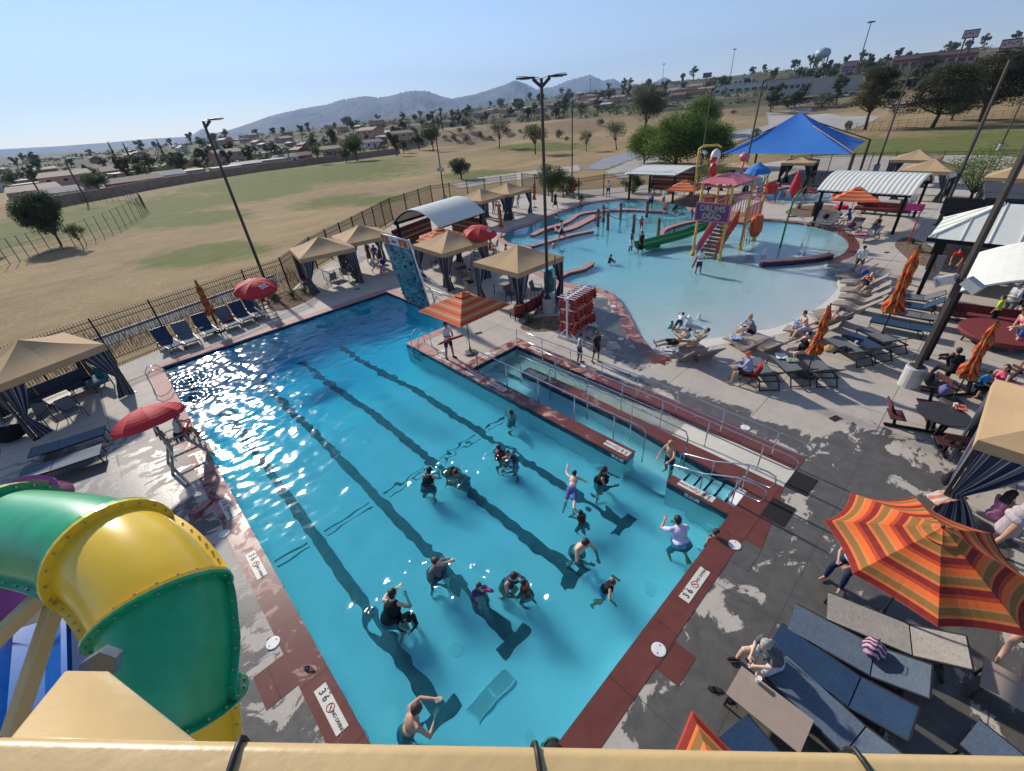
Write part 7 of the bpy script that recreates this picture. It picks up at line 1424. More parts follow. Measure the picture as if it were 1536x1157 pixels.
# ============================================================ land beyond the fence
def hit(u, v, r0=40, r1=4000):
    d = ray(u, v); h = math.hypot(d.x, d.y); r = r0
    while r < r1:
        t = r/h; z = EYE+d.z*t
        if z <= T(d.x*t, d.y*t): return V((d.x*t, d.y*t, T(d.x*t, d.y*t)))
        r *= 1.012
    t = r1/h; return V((d.x*t, d.y*t, T(d.x*t, d.y*t)))
def drape(pts, name, m, lab, step=1.2, dz=.05, kind='structure'):
    lp = [tuple(hit(u, v)[:2]) for u, v in pts]; xs = [p[0] for p in lp]; ys = [p[1] for p in lp]; keep = {}; vs = []; fs = []
    nx, ny = int((max(xs)-min(xs))/step)+2, int((max(ys)-min(ys))/step)+2; x0, y0 = min(xs)-step/2, min(ys)-step/2
    for i in range(nx):
        for j in range(ny):
            if inside((x0+(i+.5)*step, y0+(j+.5)*step), lp):
                q = []
                for a, c in ((i,j),(i+1,j),(i+1,j+1),(i,j+1)):
                    if (a,c) not in keep: keep[(a,c)] = len(vs); x, y = x0+a*step, y0+c*step; vs.append((x, y, T(x, y)+dz+.02*noise.noise(V((x,y,0)))))
                    q.append(keep[(a,c)])
                fs.append(tuple(q))
    b = MB(); b.add(vs, fs); o = b.build(name, m, smooth=True); tag(o, lab, kind=kind); return o
chan = mat('channel_concrete', (.36,.335,.30), .85, var=.16, scale=.4); chan2 = mat('channel_slope', (.23,.25,.27), .8, var=.12, scale=.4)
drape([(674,277),(720,267),(800,258),(868,249),(872,257),(810,267),(740,276),(690,284)], 'path', mat('sandy_path', (.38,.33,.27), .9, var=.15, scale=.6), 'pale drainage strip crossing the dry field', .6)
drape([(876,254),(900,241),(950,224),(985,212),(990,220),(950,240),(905,256)], 'channel', chan2, 'blue-grey concrete slope of the storm channel', .8)
drape([(905,260),(950,241),(985,228),(1000,240),(975,262),(930,270)], 'channel', chan, 'white concrete bed of the storm channel', .8, .07)
drape([(1060,214),(1066,203),(1110,196),(1152,189),(1152,200),(1100,208)], 'channel', chan2, 'grey concrete bank of the storm channel to the right', 1.2)
drape([(1150,169),(1216,161),(1262,175),(1325,177),(1300,187),(1262,198),(1215,184),(1150,202),(1060,226),(1060,215),(1150,190)], 'channel', chan, 'wide pale concrete apron of the storm channel', 1.2, .07)
# the street and kerb just outside the fence
b = MB(); A, B_ = V((-30,21.5,0)), V((9.2,33.6,0)); d = (B_-A).normalized(); n = V((-d.y,d.x,0)); b.add([A+n*.5+V((0,0,-.04)),B_+n*.5+V((0,0,-.04)),B_+n*2.1+V((0,0,-.04)),A+n*2.1+V((0,0,-.04))], [(0,1,2,3)]); tag(b.build('path', mat('asphalt_path', (.13,.13,.135), .9)), 'grey asphalt path outside the fence', kind='structure')
b = MB(); b.bar(A+n*2.2+V((0,0,-.0)), B_+n*2.2+V((0,0,-.0)), .16, .12); tag(b.build('kerb', conc), 'concrete kerb of the path', kind='structure')
# ---------------------------------------------------------- plants
def leafmat(name, c1, c2, c3):
    m, nt, bs = newmat(name); bs.inputs['Roughness'].default_value = .65; bs.inputs['Specular IOR Level'].default_value = .25; oc = nt.objc()
    a = nt.noise(oc, .9, 3, .6); b_ = nt.noise(oc, 9, 2); c = nt.mix(nt.ramp(a, .35, .65), c1, c2); c = nt.mix(nt.math('MULTIPLY', nt.ramp(b_, .45, .7), .6), c, c3); nt.link(c, bs.inputs['Base Color'])
    bs.inputs['Subsurface Weight'].default_value = 0; tr = nt.new('ShaderNodeBsdfTranslucent'); nt.link(c, tr.inputs[0]); mx = nt.new('ShaderNodeMixShader'); mx.inputs[0].default_value = .42; nt.link(bs.outputs[0], mx.inputs[1]); nt.link(tr.outputs[0], mx.inputs[2]); nt.link(mx.outputs[0], nt.n['Material Output'].inputs[0]); return m
lf_dark, lf_mid, lf_bright = leafmat('leaf_dark', (.045,.068,.028), (.08,.105,.045), (.12,.135,.065)), leafmat('leaf_mid', (.055,.085,.03), (.09,.13,.045), (.13,.16,.07)), leafmat('leaf_bright', (.07,.125,.022), (.12,.20,.035), (.18,.25,.06))
lf_pine, lf_grey, lf_wisp = leafmat('leaf_pine', (.045,.055,.022), (.08,.082,.036), (.125,.11,.055)), leafmat('leaf_greygreen', (.07,.09,.055), (.11,.13,.075), (.16,.17,.10)), leafmat('leaf_wispy', (.11,.16,.04), (.18,.23,.06), (.25,.29,.09))
bark = mat('bark', (.09,.065,.045), .9, var=.3, scale=6, bump=.02, bscale=12)
def make_tree(name, H, W, cb, leaf, clumps, per, ls, seed, kind='broad', lean=0, trunk=.16, forks=5, cat='tree'):
    "H height, W crown width, cb crown base fraction"
    rr = random.Random(seed); r = empty(name); q = MB(); ch = H*(1-cb); base = V((0,0,0)); top = V((lean,0,H*cb+ch*.35))
    q.tube([base, base.lerp(top,.4)+V((rr.uniform(-.1,.1)*W*.2,rr.uniform(-.1,.1)*W*.2,0)), top, top+V((lean*.3,0,ch*.4))], [trunk,trunk*.8,trunk*.55,trunk*.15], 7); cl = []
    for k in range(clumps):
        if kind == 'cypress': z = (k+.5)/clumps; a = rr.uniform(0,6.28); R = W/2*(1-z)**.55*min(1, z*6+.45)*.8; c = V((math.cos(a)*R*.35, math.sin(a)*R*.35, H*(.05+.93*z))); s = V((R*.75, R*.75, H/clumps*1.6))
        elif kind == 'pine':
            z = rr.random(); a = rr.uniform(0,6.28); R = W/2*(.95-.55*z)*(rr.random()**.5); c = V((lean+math.cos(a)*R, math.sin(a)*R, H*(cb+(1-cb)*z*.95))); s0 = W*rr.uniform(.10,.17); s = V((s0*1.25,s0*1.25,s0*.55))
        else:
            d = V((rr.gauss(0,1), rr.gauss(0,1), rr.gauss(0,1))).normalized()*rr.uniform(.35,1.0); c = V((lean+d.x*W*.37, d.y*W*.37, H*cb+ch*(.48+.40*d.z))); s0 = W*rr.uniform(.12,.20); s = V((s0,s0,s0*.8))
        cl.append((c, s))
    for c, s in cl[::max(1, clumps//forks)]:
        if kind != 'cypress': m_ = V((lean*.6,0,H*cb*.75)); q.tube([m_, m_.lerp(c,.55)+V((0,0,-ch*.06)), c], [trunk*.45,trunk*.28,trunk*.08], 5)
    q.build('trunk', bark, r, smooth=True); b = MB(); vs = []; fs = []
    for c, s in cl:
        for _ in range(per):
            d = V((rr.gauss(0,1), rr.gauss(0,1), rr.gauss(0,1))).normalized()*(rr.random()**.4); p = c+V((d.x*s.x,d.y*s.y,d.z*s.z)); nn = (d+V((rr.uniform(-.8,.8),rr.uniform(-.8,.8),rr.uniform(-.3,1)))).normalized()
            t1 = nn.orthogonal().normalized(); t1 = (Matrix.Rotation(rr.uniform(0,6.28),3,nn) @ t1); t2 = nn.cross(t1); L = ls*rr.uniform(.6,1.3); k0 = len(vs)
            vs += [p-t1*L*.5, p+t2*L*.32, p+t1*L*.5, p-t2*L*.32]; fs.append((k0,k0+1,k0+2,k0+3))
    b.add(vs, fs); b.build('crown', leaf, r); return r
def tree_at(proto, base, top, lab, grp=None, rz=None, cat='tree', wide=1.0, z=None):
    g = hit(*base) if z is None else G(*base, z); d = ray(*top); t = (g.x*d.x+g.y*d.y)/(d.x**2+d.y**2); h = EYE+t*d.z-g.z
    s = h/proto['H']; return place(proto, (g.x,g.y,g.z-.05), rz if rz is not None else rnd.uniform(0,6.28), lab, cat, grp, sc=(s*wide,s*wide,s))
def mk(*a, **k): o = make_tree(*a, **k); o['H'] = a[1]; return o
pine1 = mk('pine_tree', 11, 10, .38, lf_pine, 95, 190, .26, 1, kind='pine', trunk=.34, forks=12); pine2 = mk('pine_tree', 11, 12, .30, lf_pine, 120, 190, .26, 2, kind='pine', trunk=.34, forks=12); pine0 = mk('pine_tree', 10, 8.5, .22, lf_dark, 110, 260, .26, 21, kind='broad', trunk=.22, forks=10)
br1 = mk('leafy_tree', 8, 9.5, .10, lf_bright, 90, 260, .22, 3, trunk=.2); br2 = mk('leafy_tree', 7, 7, .28, lf_mid, 46, 200, .22, 4, trunk=.2); br3 = mk('leafy_tree', 9, 8.5, .25, lf_grey, 60, 200, .22, 5, trunk=.22)
sp1 = mk('young_tree', 5, 4.5, .42, lf_mid, 20, 130, .18, 6, trunk=.11, forks=7); sp2 = mk('young_tree', 5, 5, .40, lf_grey, 22, 90, .17, 7, trunk=.10, forks=8, lean=-.4); drk = mk('round_tree', 5, 5.6, .22, lf_dark, 44, 180, .2, 8, trunk=.2)
wis = mk('wispy_tree', 4.5, 6.0, .15, lf_wisp, 40, 110, .12, 9, trunk=.10, forks=14); bsh = mk('shrub', 2.2, 3.0, .02, lf_mid, 18, 120, .14, 10, trunk=.05); bsg = mk('shrub', 1.6, 3.2, .0, lf_grey, 14, 70, .15, 12, trunk=.04)
for p, b_, t, lab, w_ in [(pine0,(92,368),(62,275),'leaning dark pine by the ballfield fence at the left edge',1.0),(pine0,(-22,380),(0,282),'dark pine cut off by the left edge of the picture',1.1),(sp1,(126,374),(112,332),'small bright young tree at the ballfield fence',.9),(drk,(692,270),(694,233),'dark round low tree alone in the dry field',1.05),
   (br2,(536,242),(526,200),'broad green tree at the far edge of the field, left of the first thin pole',1.15),(sp1,(480,247),(476,216),'small green tree left of the broad field tree',.9),(sp2,(749,224),(748,175),'airy grey-green tree below the bluff',1.1),(sp1,(803,232),(793,184),'dense bright green small tree left of the tall lamp pole',1.25),(sp2,(880,228),(876,193),'thin leaning young tree in the middle field',1.0),
   (sp2,(925,226),(923,177),'airy tree at the head of the storm channel',1.05),(br3,(968,200),(975,120),'tall grey-green tree behind the bright green ones',1.1),(br1,(1012,252),(1005,165),'largest bright green tree spreading by the storm channel',1.3),(br1,(1050,205),(1042,142),'bright green tree behind and above the largest one',1.0),
   (pine1,(1297,196),(1312,100),'dark pine with open lower limbs left of the thin lamp pole',.95),(pine2,(1398,192),(1412,96),'broad pine right of the thin lamp pole',1.15),(pine2,(1470,184),(1490,78),'largest broad pine in the upper right group',1.25),(pine1,(1560,182),(1560,70),'pine cut off by the right edge of the picture',1.3),(drk,(1427,182),(1428,140),'low dark bush-like tree between the two broad pines',1.1),
   (br1,(966,246),(966,186),'bright green tree at the left of the big green cluster',1.1),(br1,(1062,252),(1060,178),'bright green tree at the right of the big green cluster',1.1),(br2,(650,228),(652,182),'tree just behind the first thin pole at the field edge',.9),(bsh,(1182,162),(1183,138),'round green bush above the channel apron, left',1.2),(bsg,(1232,162),(1230,138),'grey-green bush above the channel apron, right',1.3),(bsh,(1271,196),(1272,178),'small upright bush left of the open-limbed pine',.7),(br2,(152,292),(158,254),'round green tree between the beige houses',1.3),(sp1,(1132,214),(1150,190),'small tree seen beside the blue canopy',1.0)]:
    tree_at(p, b_, t, lab, wide=w_)
for p, b_, t, lab, w_ in [(br2,(828,303),(828,243),'leafy green tree behind the far cabanas',1.1),(bsh,(850,292),(850,258),'green bush right of the tree behind the far cabanas',1.2),(bsh,(948,290),(948,254),'dark upright bush left of the low metal-roofed shelter',.9),(bsh,(872,302),(872,290),'low clipped bush at the far end of the river',.8),(wis,(1062,292),(1056,232),'feathery yellow-green tree behind the play tower',.95),(wis,(1455,300),(1470,210),'wide feathery green tree behind the pergola',1.25),(wis,(1535,292),(1540,215),'feathery green tree cut off by the right edge',1.0)]: tree_at(p, b_, t, lab, wide=w_, z=0)
for i, (u, v) in enumerate([(690,203),(705,198),(720,207),(735,212),(668,212),(682,214),(700,215),(760,205),(780,202),(812,212),(838,208),(850,212),(900,190),(880,178),(1080,160),(1095,158),(1130,155),(1165,150),(1100,172),(1340,170),(1365,172),(1380,160)]):
    g = hit(u, v); place(bsg, g, rnd.uniform(0,6), 'grey-green desert shrub on the bare slope beyond the field', 'shrub', 'desert shrubs on the slopes', sc=rnd.uniform(.7,1.6))
# town trees
ft = [mk('town_tree', 6, 6, .2, lf_dark, 14, 36, .7, 31, trunk=.2, forks=3), mk('town_tree', 6, 5.4, .25, lf_mid, 14, 36, .7, 32, trunk=.2, forks=3), mk('town_tree', 7, 5, .25, lf_grey, 12, 34, .7, 33, trunk=.2, forks=3), mk('town_tree', 8, 5, .2, lf_pine, 14, 36, .7, 34, trunk=.2, forks=3)]
cyp = mk('cypress_tree', 11, 1.9, .05, lf_dark, 22, 55, .38, 35, kind='cypress', trunk=.15)
for u, v, tu, tv in [(186,262,165,213),(205,258,192,213),(254,252,237,208),(203,274,188,234),(222,250,210,228),(330,232,318,200),(470,232,460,210),(664,196,663,160),(690,184,688,160),(793,178,791,160),(797,178,796,160),(786,180,784,161),(455,214,448,196),(600,205,597,188),(1036-60,150,975,132),(922,160,921,142),(928,160,927,142),(850,172,849,158),(857,172,856,158)]:
    tree_at(cyp, (u,v), (tu,tv), 'tall narrow dark cypress standing up out of the neighbourhood', 'cypress trees in the neighbourhood')
TL = ['dark round tree among the houses below the field', 'mid-green tree among the houses below the field', 'grey-green tree among the houses below the field', 'dark pine-like tree among the houses below the field']
TR2 = ['dark round tree on the built-up rise', 'mid-green tree on the built-up rise', 'grey-green tree on the built-up rise', 'dark pine-like tree on the built-up rise']
rt = random.Random(77); spots = []
def scatter(n, a0, a1, r0, r1, lst, labs, grp, s0=.8, s1=1.3):
    k = 0
    while k < n:
        a = RAD(rt.uniform(a0, a1)); r_ = math.exp(rt.uniform(math.log(r0), math.log(r1))); x, y = r_*math.sin(a), r_*math.cos(a)
        if any((x-p[0])**2+(y-p[1])**2 < (3+r_*.008)**2 for p in spots): continue
        spots.append((x, y)); i = rt.randrange(len(lst)); s = rt.uniform(s0, s1)*1.25*(1+max(0, r_-300)*.0016); place(lst[i], (x, y, T(x, y)-.2), rt.uniform(0,6), labs[i], 'tree', grp, sc=s); k += 1
# ---------------------------------------------------------- houses and other buildings
roofs = [mat('roof_grey', (.22,.22,.23), .8), mat('roof_brown', (.15,.09,.065), .8), mat('roof_white', (.42,.41,.39), .8), mat('roof_tan', (.27,.19,.135), .8)]; walls = [mat('stucco_tan', (.42,.30,.21), .85), mat('stucco_white', (.58,.55,.50), .85), mat('brick_red', (.27,.11,.075), .85), mat('stucco_pinkish', (.45,.29,.21), .85)]
glassd = mat('window_dark', (.03,.035,.045), .15); trim = mat('window_trim', (.6,.58,.54), .6)
def house(name, w, d, h, rm, wm_, gable=1.3, flat=False, storeys=1):
    r = empty(name); b = MB(); b.box((0,0,h/2-.5), (w,d,h+1)); b.build('wall', wm_, r); b = MB(); o = .35
    if flat: b.box((0,0,h+.12), (w+.3,d+.3,.3))
    else:
        x, y = w/2+o, d/2+o; vs = [(-x,-y,h),(x,-y,h),(x,y,h),(-x,y,h),(-x+.8,0,h+gable),(x-.8,0,h+gable)]; b.add(vs, [(0,1,5,4),(2,3,4,5),(3,0,4),(1,2,5),(3,2,1,0)])
    b.build('roof', rm, r)
    for s in range(storeys):
        for k in range(3):
            for sd_ in (-1, 1):
                if k == 1 and s == 0 and sd_ < 0: q = MB(); q.box((0,-d/2-.03,1.0), (.95,.08,2.0)); q.build('door', roofs[1], r); continue
                q = MB(); q.box(((k-1)*w*.32, sd_*(d/2+.02), h/storeys*(s+.58)), (1.5,.10,1.15)); wf = q.build('window', trim, r); q = MB(); q.box(((k-1)*w*.32, sd_*(d/2+.045), h/storeys*(s+.58)), (1.25,.10,.9)); q.build('pane', glassd, wf)
    return r
HP = [house('house', 10, 7, 2.7, roofs[0], walls[1]), house('house', 9.5, 7, 2.7, roofs[1], walls[2]), house('house', 10, 7, 2.7, roofs[2], walls[0], flat=True), house('house', 12, 9, 2.9, roofs[3], walls[3]), house('house', 11, 7, 2.6, roofs[2], walls[2], .9), house('house', 13, 8, 5.2, roofs[3], walls[3], storeys=2)]
HL = ['single-storey white house with a grey hipped roof', 'brick house with a brown roof', 'tan flat-roofed house with a white roof edge', 'pinkish stucco house with a tan roof', 'low brick house with a pale roof', 'two-storey pinkish stucco house with a tan roof']
for u, v, k, rz, lab in [(112,288,5,-.1,'two-storey beige house with two square windows, nearest behind the field wall'),(98,302,0,.1,'grey-roofed white house right in front of the beige two-storey one'),(192,286,1,.1,'brown-roofed brick house right of the round green tree'),(222,282,1,.15,'second brown-roofed brick house along the field wall'),(258,274,0,.1,'grey-roofed house along the field wall, right of the brick ones'),(288,268,2,.1,'pale flat-roofed house by the field wall near the left lamp pole'),(60,300,3,0,'pinkish house half hidden by the dark leaning pine'),
   (342,262,2,.2,'long pale house just right of the left lamp pole'),(372,256,4,.2,'low pale-roofed house with red trim, right of the lamp pole'),(412,250,2,.2,'white-roofed house, third right of the left lamp pole'),(452,243,1,.2,'dark red house behind the field wall'),(430,246,0,.2,'grey-roofed house next to the dark red house'),(500,232,3,.2,'tan-roofed house behind the broad field tree'),(603,216,5,.4,'two-storey pale blue-white house at the foot of the bluff'),(560,222,0,.3,'grey house left of the two-storey pale one')]:
    g = hit(u, v, 118); place(HP[k], (g.x,g.y,g.z-.1), math.atan2(-g.x, g.y)+rz, lab, 'house', 'houses beyond the field', sc=.66); spots.append((g.x,g.y))
rt2 = random.Random(5); k = 0
while k < 115:
    a = RAD(rt2.uniform(-9, 44)); r_ = math.exp(rt2.uniform(math.log(165), math.log(900))); x, y = r_*math.sin(a), r_*math.cos(a)
    if any((x-p[0])**2+(y-p[1])**2 < 9.5**2 for p in spots) or (a > RAD(33) and r_ < 260): continue
    spots.append((x,y)); i = rt2.randrange(6); place(HP[i], (x,y,T(x,y)-.2), RAD(rt2.choice([10,100])+rt2.uniform(-6,6)), HL[i]+' among the trees of the neighbourhood', 'house', 'houses beyond the field', sc=rt2.uniform(.62,.9)); k += 1
k = 0
while k < 60:
    a = RAD(rt2.uniform(44, 66)); r_ = math.exp(rt2.uniform(math.log(330), math.log(1100))); x, y = r_*math.sin(a), r_*math.cos(a)
    if any((x-p[0])**2+(y-p[1])**2 < 14**2 for p in spots): continue
    spots.append((x,y)); i = rt2.randrange(6); place(HP[i], (x,y,T(x,y)-.2), RAD(rt2.choice([10,100])+rt2.uniform(-6,6)), HL[i]+' on the built-up rise', 'house', 'houses on the built-up rise', sc=rt2.uniform(.9,1.3)); k += 1
scatter(70, -9, 33, 138, 300, ft, TL, 'trees of the neighbourhood', .5, .85); scatter(95, -9, 42, 270, 1000, ft, TL, 'trees of the neighbourhood', .65, 1.0); scatter(40, 42, 62, 260, 1100, ft, TR2, 'trees on the built-up rise'); scatter(44, 70, 93, 240, 470, ft, TR2, 'trees on the built-up rise', .9, 1.4); scatter(50, 62, 93, 480, 1000, ft, TR2, 'trees on the built-up rise')
# greenery too small and too plentiful to count between the houses
for gi, (lf, n_) in enumerate(((lf_dark, 1500), (lf_mid, 1100), (lf_grey, 1000))):
    rr = random.Random(40+gi); vs = []; fs = []
    for _ in range(n_):
        a = RAD(rr.uniform(-10, 93)); ad = math.degrees(a); r_ = math.exp(rr.uniform(math.log(165 if ad < 33 else 270 if ad < 66 else 330), math.log(1700))); x, y = r_*math.sin(a), r_*math.cos(a); z = T(x, y); s = rr.uniform(.7, 1.9)*(1+r_*.0014)
        for _ in range(16):
            d = V((rr.gauss(0,1), rr.gauss(0,1), abs(rr.gauss(0,1)))).normalized()*(rr.random()**.4)*s; p = V((x,y,z))+V((d.x*1.25,d.y*1.25,d.z*1.3+.1)); nn = (d+V((rr.uniform(-1,1),rr.uniform(-1,1),rr.uniform(-.3,1)))).normalized(); t1 = nn.orthogonal().normalized(); t1 = Matrix.Rotation(rr.uniform(0,6.28),3,nn) @ t1; t2 = nn.cross(t1); L = s*rr.uniform(.35,.7); k0 = len(vs)
            vs += [p-t1*L*.6, p+t2*L*.4, p+t1*L*.6, p-t2*L*.4]; fs.append((k0,k0+1,k0+2,k0+3))
    b = MB(); b.add(vs, fs); tag(b.build('shrubbery', lf), ['dark garden greenery between the far houses', 'mid-green garden greenery between the far houses', 'grey-green scrub between the far houses'][gi], kind='stuff')
# field wall
def post_line(pts, name, lab, m, h, th=.3, posts=0, pm=None, grp=None, mesh_=False, n=14):
    P_ = []
    for (u0,v0), (u1,v1) in zip(pts, pts[1:]):
        a, c = hit(u0,v0), hit(u1,v1)
        for i in range(n): P_.append(a.lerp(c, i/n))
    P_.append(hit(*pts[-1])); o = P_[0].copy(); r = empty(name, o); tag(r, lab, 'wall' if not mesh_ else 'fence'); q = MB()
    for a, c in zip(P_, P_[1:]):
        a = V((a.x,a.y,T(a.x,a.y)))-o; c = V((c.x,c.y,T(c.x,c.y)))-o
        if mesh_:
            for z in (.08,h*.33,h*.66,h): q.bar(a+V((0,0,z)), c+V((0,0,z)), th)
            L = (c-a).length
            for k in range(int(L/.5)): p = a.lerp(c, k*.5/L); q.bar(p, p+V((0,0,h)), th*.45)
            w_ = MB(); w_.tube([a, a+V((0,0,h+.05))], .035, 6); w_.build('post', m, r)
        else: q.bar(a+V((0,0,h/2-.3)), c+V((0,0,h/2-.3)), h+.6, th, up=(c-a).cross(V((0,0,1))).normalized() if False else None)
    q.build('mesh' if mesh_ else 'stonework', m, r); return r
b = MB(); P_ = [hit(u, v) for u, v in ((60,316),(105,307),(150,299),(225,284),(300,271),(400,256),(470,247),(530,240),(600,231))]; lp = [(p.x,p.y) for p in P_]
for a, c in zip(P_, P_[1:]):
    L = (c-a).length; d = (c-a)/L; n = V((-d.y,d.x,0))*.15; b.add([a-n+V((0,0,-1)),c-n+V((0,0,-1)),c-n+V((0,0,1.6)),a-n+V((0,0,1.6)),a+n+V((0,0,-1)),c+n+V((0,0,-1)),c+n+V((0,0,1.6)),a+n+V((0,0,1.6))], [(0,1,2,3),(7,6,5,4),(3,2,6,7)])
tag(b.build('rock_wall', mat('rock_wall_tan', (.30,.22,.165), .9, var=.25, scale=1.2)), 'long low tan rock wall between the field and the houses', 'wall')
clm = mat('chain_link', (.09,.09,.085), .8, spec=.2)
post_line([(-30,412),(0,402),(60,385),(130,366),(180,345),(212,326),(221,316),(214,308),(190,303),(150,301),(100,306)], 'chainlink_fence', 'curving chain-link fence round the green ballfield', clm, 2.2, .022, mesh_=True, n=4)
post_line([(1270,200),(1330,197),(1400,190),(1470,183),(1545,176)], 'chainlink_fence', 'thin chain-link fence line below the pines', clm, 1.6, .03, mesh_=True, n=5)
def bld(u0, u1, vt, vb, r_, dep, wm_, rm, lab, cat='building', name='commercial_building', nwin=6, stripe=None, sink=3):
    a, c = far(u0, vb, r_), far(u1, vb-(u1-u0)*.085, r_); h = far(u0, vt, r_).z-a.z; W = (V((c.x,c.y,0))-V((a.x,a.y,0))).length; m_ = (a+c)/2; rz = math.atan2(c.y-a.y, c.x-a.x)
    r = empty(name, (m_.x,m_.y,m_.z), rz, lab, cat); q = MB(); q.box((0,dep/2,(h-sink)/2), (W,dep,h+sink)); q.build('wall', wm_, r); q = MB(); q.box((0,dep/2,h+.2), (W+.5,dep+.5,.4)); q.build('roof', rm, r)
    if stripe: q = MB(); q.box((0,-.12,h*.62), (W,.2,h*.22)); q.build('sign_band', stripe, r)
    for k in range(nwin): q = MB(); q.box((-W/2+W*(k+.5)/nwin,-.06,h*.28), (W/nwin*.6,.16,h*.32)); q.build('window', glassd, r)
    return r
bld(1336,1462,86,104,330,40,mat('store_tan', (.42,.32,.24), .8),roofs[3],'long tan store with a red band and dark entrance on the hill', stripe=mat('band_red', (.30,.05,.035), .6), nwin=9)
bld(1374,1398,86,108,326,3,mat('store_entry', (.10,.05,.05), .7),roofs[0],'dark entrance block in the middle of the long store', nwin=2)
bld(1150,1217,122,138,300,25,mat('strip_grey', (.34,.36,.38), .8),roofs[0],'low grey commercial strip left of the retaining wall', nwin=8); bld(1218,1292,120,131,290,2,mat('retaining_wall', (.38,.37,.35), .85),roofs[2],'long white retaining wall above the slope', 'wall', 'retaining_wall', 0)
bld(1070,1148,130,141,420,25,walls[1],roofs[2],'pale low building left of the grey commercial strip', nwin=7); bld(1264,1284,94,105,360,12,walls[0],roofs[3],'small tan tower-like building behind the purple sign', nwin=2); bld(1010,1060,138,148,450,20,walls[3],roofs[1],'pinkish long building on the rise behind the bright trees', nwin=5); bld(868,905,142,150,620,20,walls[2],roofs[1],'red-brown building under the distant peaks', nwin=4)
bld(1100,1128,118,126,560,20,walls[1],roofs[2],'white building high on the rise', nwin=4); bld(1320,1345,100,108,400,15,walls[1],roofs[2],'white low building beside the long store', nwin=3)
# cars on the hill lots
carp = []
for c_ in ((.55,.56,.58),(.05,.06,.08),(.35,.04,.04),(.20,.22,.25)):
    r = empty('parked_car'); pm = mat('car_paint_%d' % len(carp), c_, .3, coat=.5, var=0); q = MB(); b = MB(); b.grid(lambda u, v: ((v-.5)*4.4, (u-.5)*1.8, .45+.45*min(1, 6*v, 6*(1-v))), 2, 12); b.box((0,0,.55), (4.4,1.8,.5)); b.build('body', pm, r); q.box((-.1,0,1.12), (2.3,1.55,.5), taper=.78); q.build('cabin', glassd, r); carp.append(r)
    for sx in (-1,1):
        for sy in (-1,1): q = MB(); q.tube([(sx*1.4,sy*.8,.33),(sx*1.4,sy*.92,.33)], .33, 12); q.build('wheel', black, r)
for i in range(34):
    if i < 14: u, v, r_ = 1152+i*10, 141-i*.4, 285
    elif i < 26: u, v, r_ = 1376+(i-14)*6.5, 111+((i*7) % 5), 300
    else: u, v, r_ = 1356+(i-26)*4, 131-(i-26)*.6, 215
    p = far(u, v, r_); place(carp[i % 4], (p.x,p.y,T(p.x,p.y)+.05), math.atan2(-p.x,p.y)+math.pi/2*(i % 3 == 0), ['silver','black','red','dark grey'][i % 4]+' car parked on the hillside lots', 'car', 'cars parked on the hillside lots')
# masts, signs, tower
def mast(b_, t, r_, lab, w_=.25, name='light_mast', head=True):
    p = far(*b_, r_); d = ray(*t); tt = (p.x*d.x+p.y*d.y)/(d.x**2+d.y**2); h = EYE+tt*d.z-p.z; r = empty(name, p); tag(r, lab, 'light mast'); q = MB(); q.tube([(0,0,-3),(0,0,h)], [w_,w_*.5], 7); q.build('pole', clm, r)
    if head: q = MB(); q.lathe((0,0,h), [(w_*5,0),(w_*5,.4),(w_,.6)], 10); q.build('head', clm, r)
mast((1284,112),(1307,34),330,'very tall highway light mast above the open-limbed pine',.35); mast((1096,112),(1100,75),420,'tall highway light mast above the white buildings'); mast((993,128),(994,97),520,'distant thin light mast left of the billboard'); mast((885,150),(884,120),600,'faint thin mast in front of the peaks',.2)
def sign(b_, p0, p1, r_, face, lab, posts=2):
    base = far(*b_, r_); a, c = far(*p0, r_), far(*p1, r_); W = math.hypot(c.x-a.x, c.y-a.y); H_ = abs(a.z-c.z)+.1; m_ = (a+c)/2; r = empty('billboard', (m_.x,m_.y,base.z), math.atan2(c.y-a.y, c.x-a.x)); tag(r, lab, 'billboard')
    q = MB(); q.box((0,0,m_.z-base.z), (W,.5,H_)); bd = q.build('board', mat('board_dark', (.06,.06,.07), .6), r); q = MB(); q.box((0,-.3,m_.z-base.z), (W*.9,.1,H_*.7)); q.build('face', face, bd); q = MB()
    for k in range(4): q.box((-W*.3+W*.2*k,-.37,m_.z-base.z+H_*.12*(k%2)), (W*.14,.05,H_*.16))
    q.build('print', mat('board_print', (.12,.10,.10), .6), bd)
    for k in range(posts): q = MB(); q.tube([((k-(posts-1)/2)*W*.5,0,-3),((k-(posts-1)/2)*W*.5,0,m_.z-base.z-H_/2)], .3, 8); q.build('post', clm, r)
sign((1444,80),(1447,46),(1467,56),300,mat('board_pale', (.45,.40,.38), .6),'pale roadside sign on two tall posts against the sky'); sign((1512,75),(1504,60),(1530,72),260,mat('board_red', (.42,.30,.28), .6),'reddish and white store sign at the upper right',1)
sign((1058,128),(1055,110),(1067,116),430,mat('board_grey2', (.12,.12,.13), .6),'dark billboard on the rise left of the tall mast',1); sign((1062,130),(1064,118),(1074,123),440,mat('board_red2', (.45,.12,.10), .6),'small red billboard under the dark one',1); sign((1270,118),(1264,101),(1279,106),300,mat('board_purple', (.30,.12,.45), .5),'small purple and white electronic sign',1); sign((852,160),(848,140),(860,146),600,mat('board_dk3', (.1,.1,.11), .6),'tiny dark billboard under the pointed peak',1); sign((908,155),(905,136),(923,143),520,mat('board_dk4', (.2,.10,.08), .6),'distant brown billboard left of the tall trees',2)
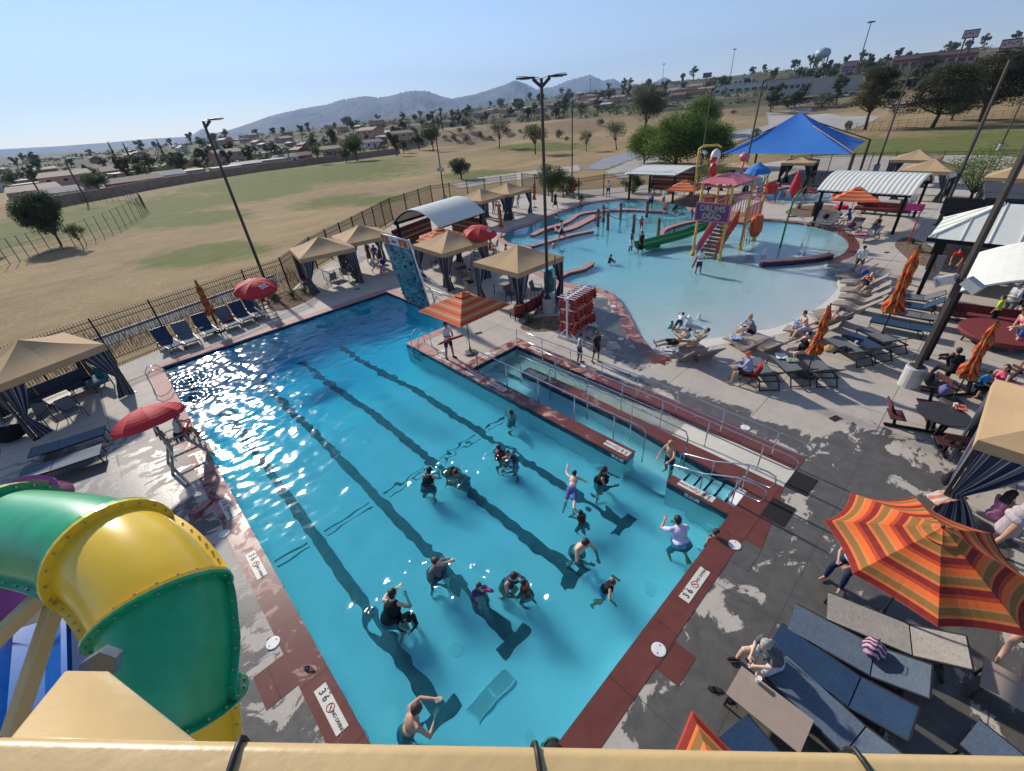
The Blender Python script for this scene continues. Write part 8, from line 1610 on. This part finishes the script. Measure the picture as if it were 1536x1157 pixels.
p = far(1229,101,620); q = MB(); r = empty('water_tower', (p.x,p.y,p.z)); r.scale = (.72,.72,.85); tag(r, 'pale blue water tower on legs on the skyline', 'water tower'); q.lathe((0,0,0), [(5,8.5),(9,10.5),(9.8,13.5),(8,16.5),(3,18.2),(.3,18.6)], 20); q.build('tank', mat('tank_blue', (.30,.42,.45), .5), r, smooth=True)
for k in range(8): a = k*math.pi/4; q = MB(); q.tube([(8*math.cos(a),8*math.sin(a),-6),(8*math.cos(a),8*math.sin(a),11)], .5, 6); q.build('leg', clm, r)
for i, (u, v, tu, tv) in enumerate([(131,303,108,245),(69,340-35,52,262),(310,265,300,236),(438,250,432,222),(1163,143,1160,120),(1246,135,1250,112),(1300,150,1310,128)]):
    p = hit(u, v); d = ray(tu, tv); tt = (p.x*d.x+p.y*d.y)/(d.x**2+d.y**2); h = min(14, EYE+tt*d.z-p.z); q = MB(); q.tube([(0,0,-1),(0,0,h)], [.18,.12], 7); q.bar((-1.1,0,h-.7),(1.1,0,h-.7),.12); o = q.build('utility_pole', mat('pole_wood', (.13,.09,.065), .9), loc=p); o.rotation_euler = (0,0,i); tag(o, 'wooden utility pole with a crossarm beyond the field wall', 'utility pole', 'utility poles beyond the field')
# dry weeds along the outside of the fence
wd = mat('dry_weed', (.20,.16,.07), .9, var=.35); b = MB(); rr = random.Random(9)
for k in range(5200):
    t = rr.random(); x = -14+t*24; y = 25.2+(x+14)*.275+abs(rr.gauss(2.8,1.6)); h = rr.uniform(.10,.42); a = rr.uniform(0,6.28); dx, dy = math.cos(a)*.012, math.sin(a)*.012; b.add([(x-dx,y-dy,-.07),(x+dx,y+dy,-.07),(x+rr.uniform(-.12,.12),y+rr.uniform(-.12,.12),h)], [(0,1,2)])
tag(b.build('weeds', wd), 'dry weeds growing along the outside of the fence', kind='stuff')
# unused prototypes leave the scene
def kill(o):
    for c in list(o.children): kill(c)
    bpy.data.objects.remove(o)
for o in [o for o in SC.objects if o.parent is None and not o.get('label') and o.type in ('EMPTY', 'MESH') and o.get('kind') != 'structure']: kill(o)
# ============================================================ air
hz = bpy.data.materials.new('haze_air'); hz.use_nodes = True; hn = hz.node_tree; hn.nodes.clear(); ho = hn.nodes.new('ShaderNodeOutputMaterial'); hv = hn.nodes.new('ShaderNodeVolumePrincipled'); hv.inputs['Color'].default_value = (.46,.66,1,1); hv.inputs['Density'].default_value = 1.0e-4; hv.inputs['Anisotropy'].default_value = .2; hn.links.new(hv.outputs[0], ho.inputs['Volume'])
b = MB(); b.box((0,0,410), (24000,24000,1060)); o = b.build('haze', hz); tag(o, 'thin blue haze', kind='stuff')
SC.cycles.volume_bounces = 0
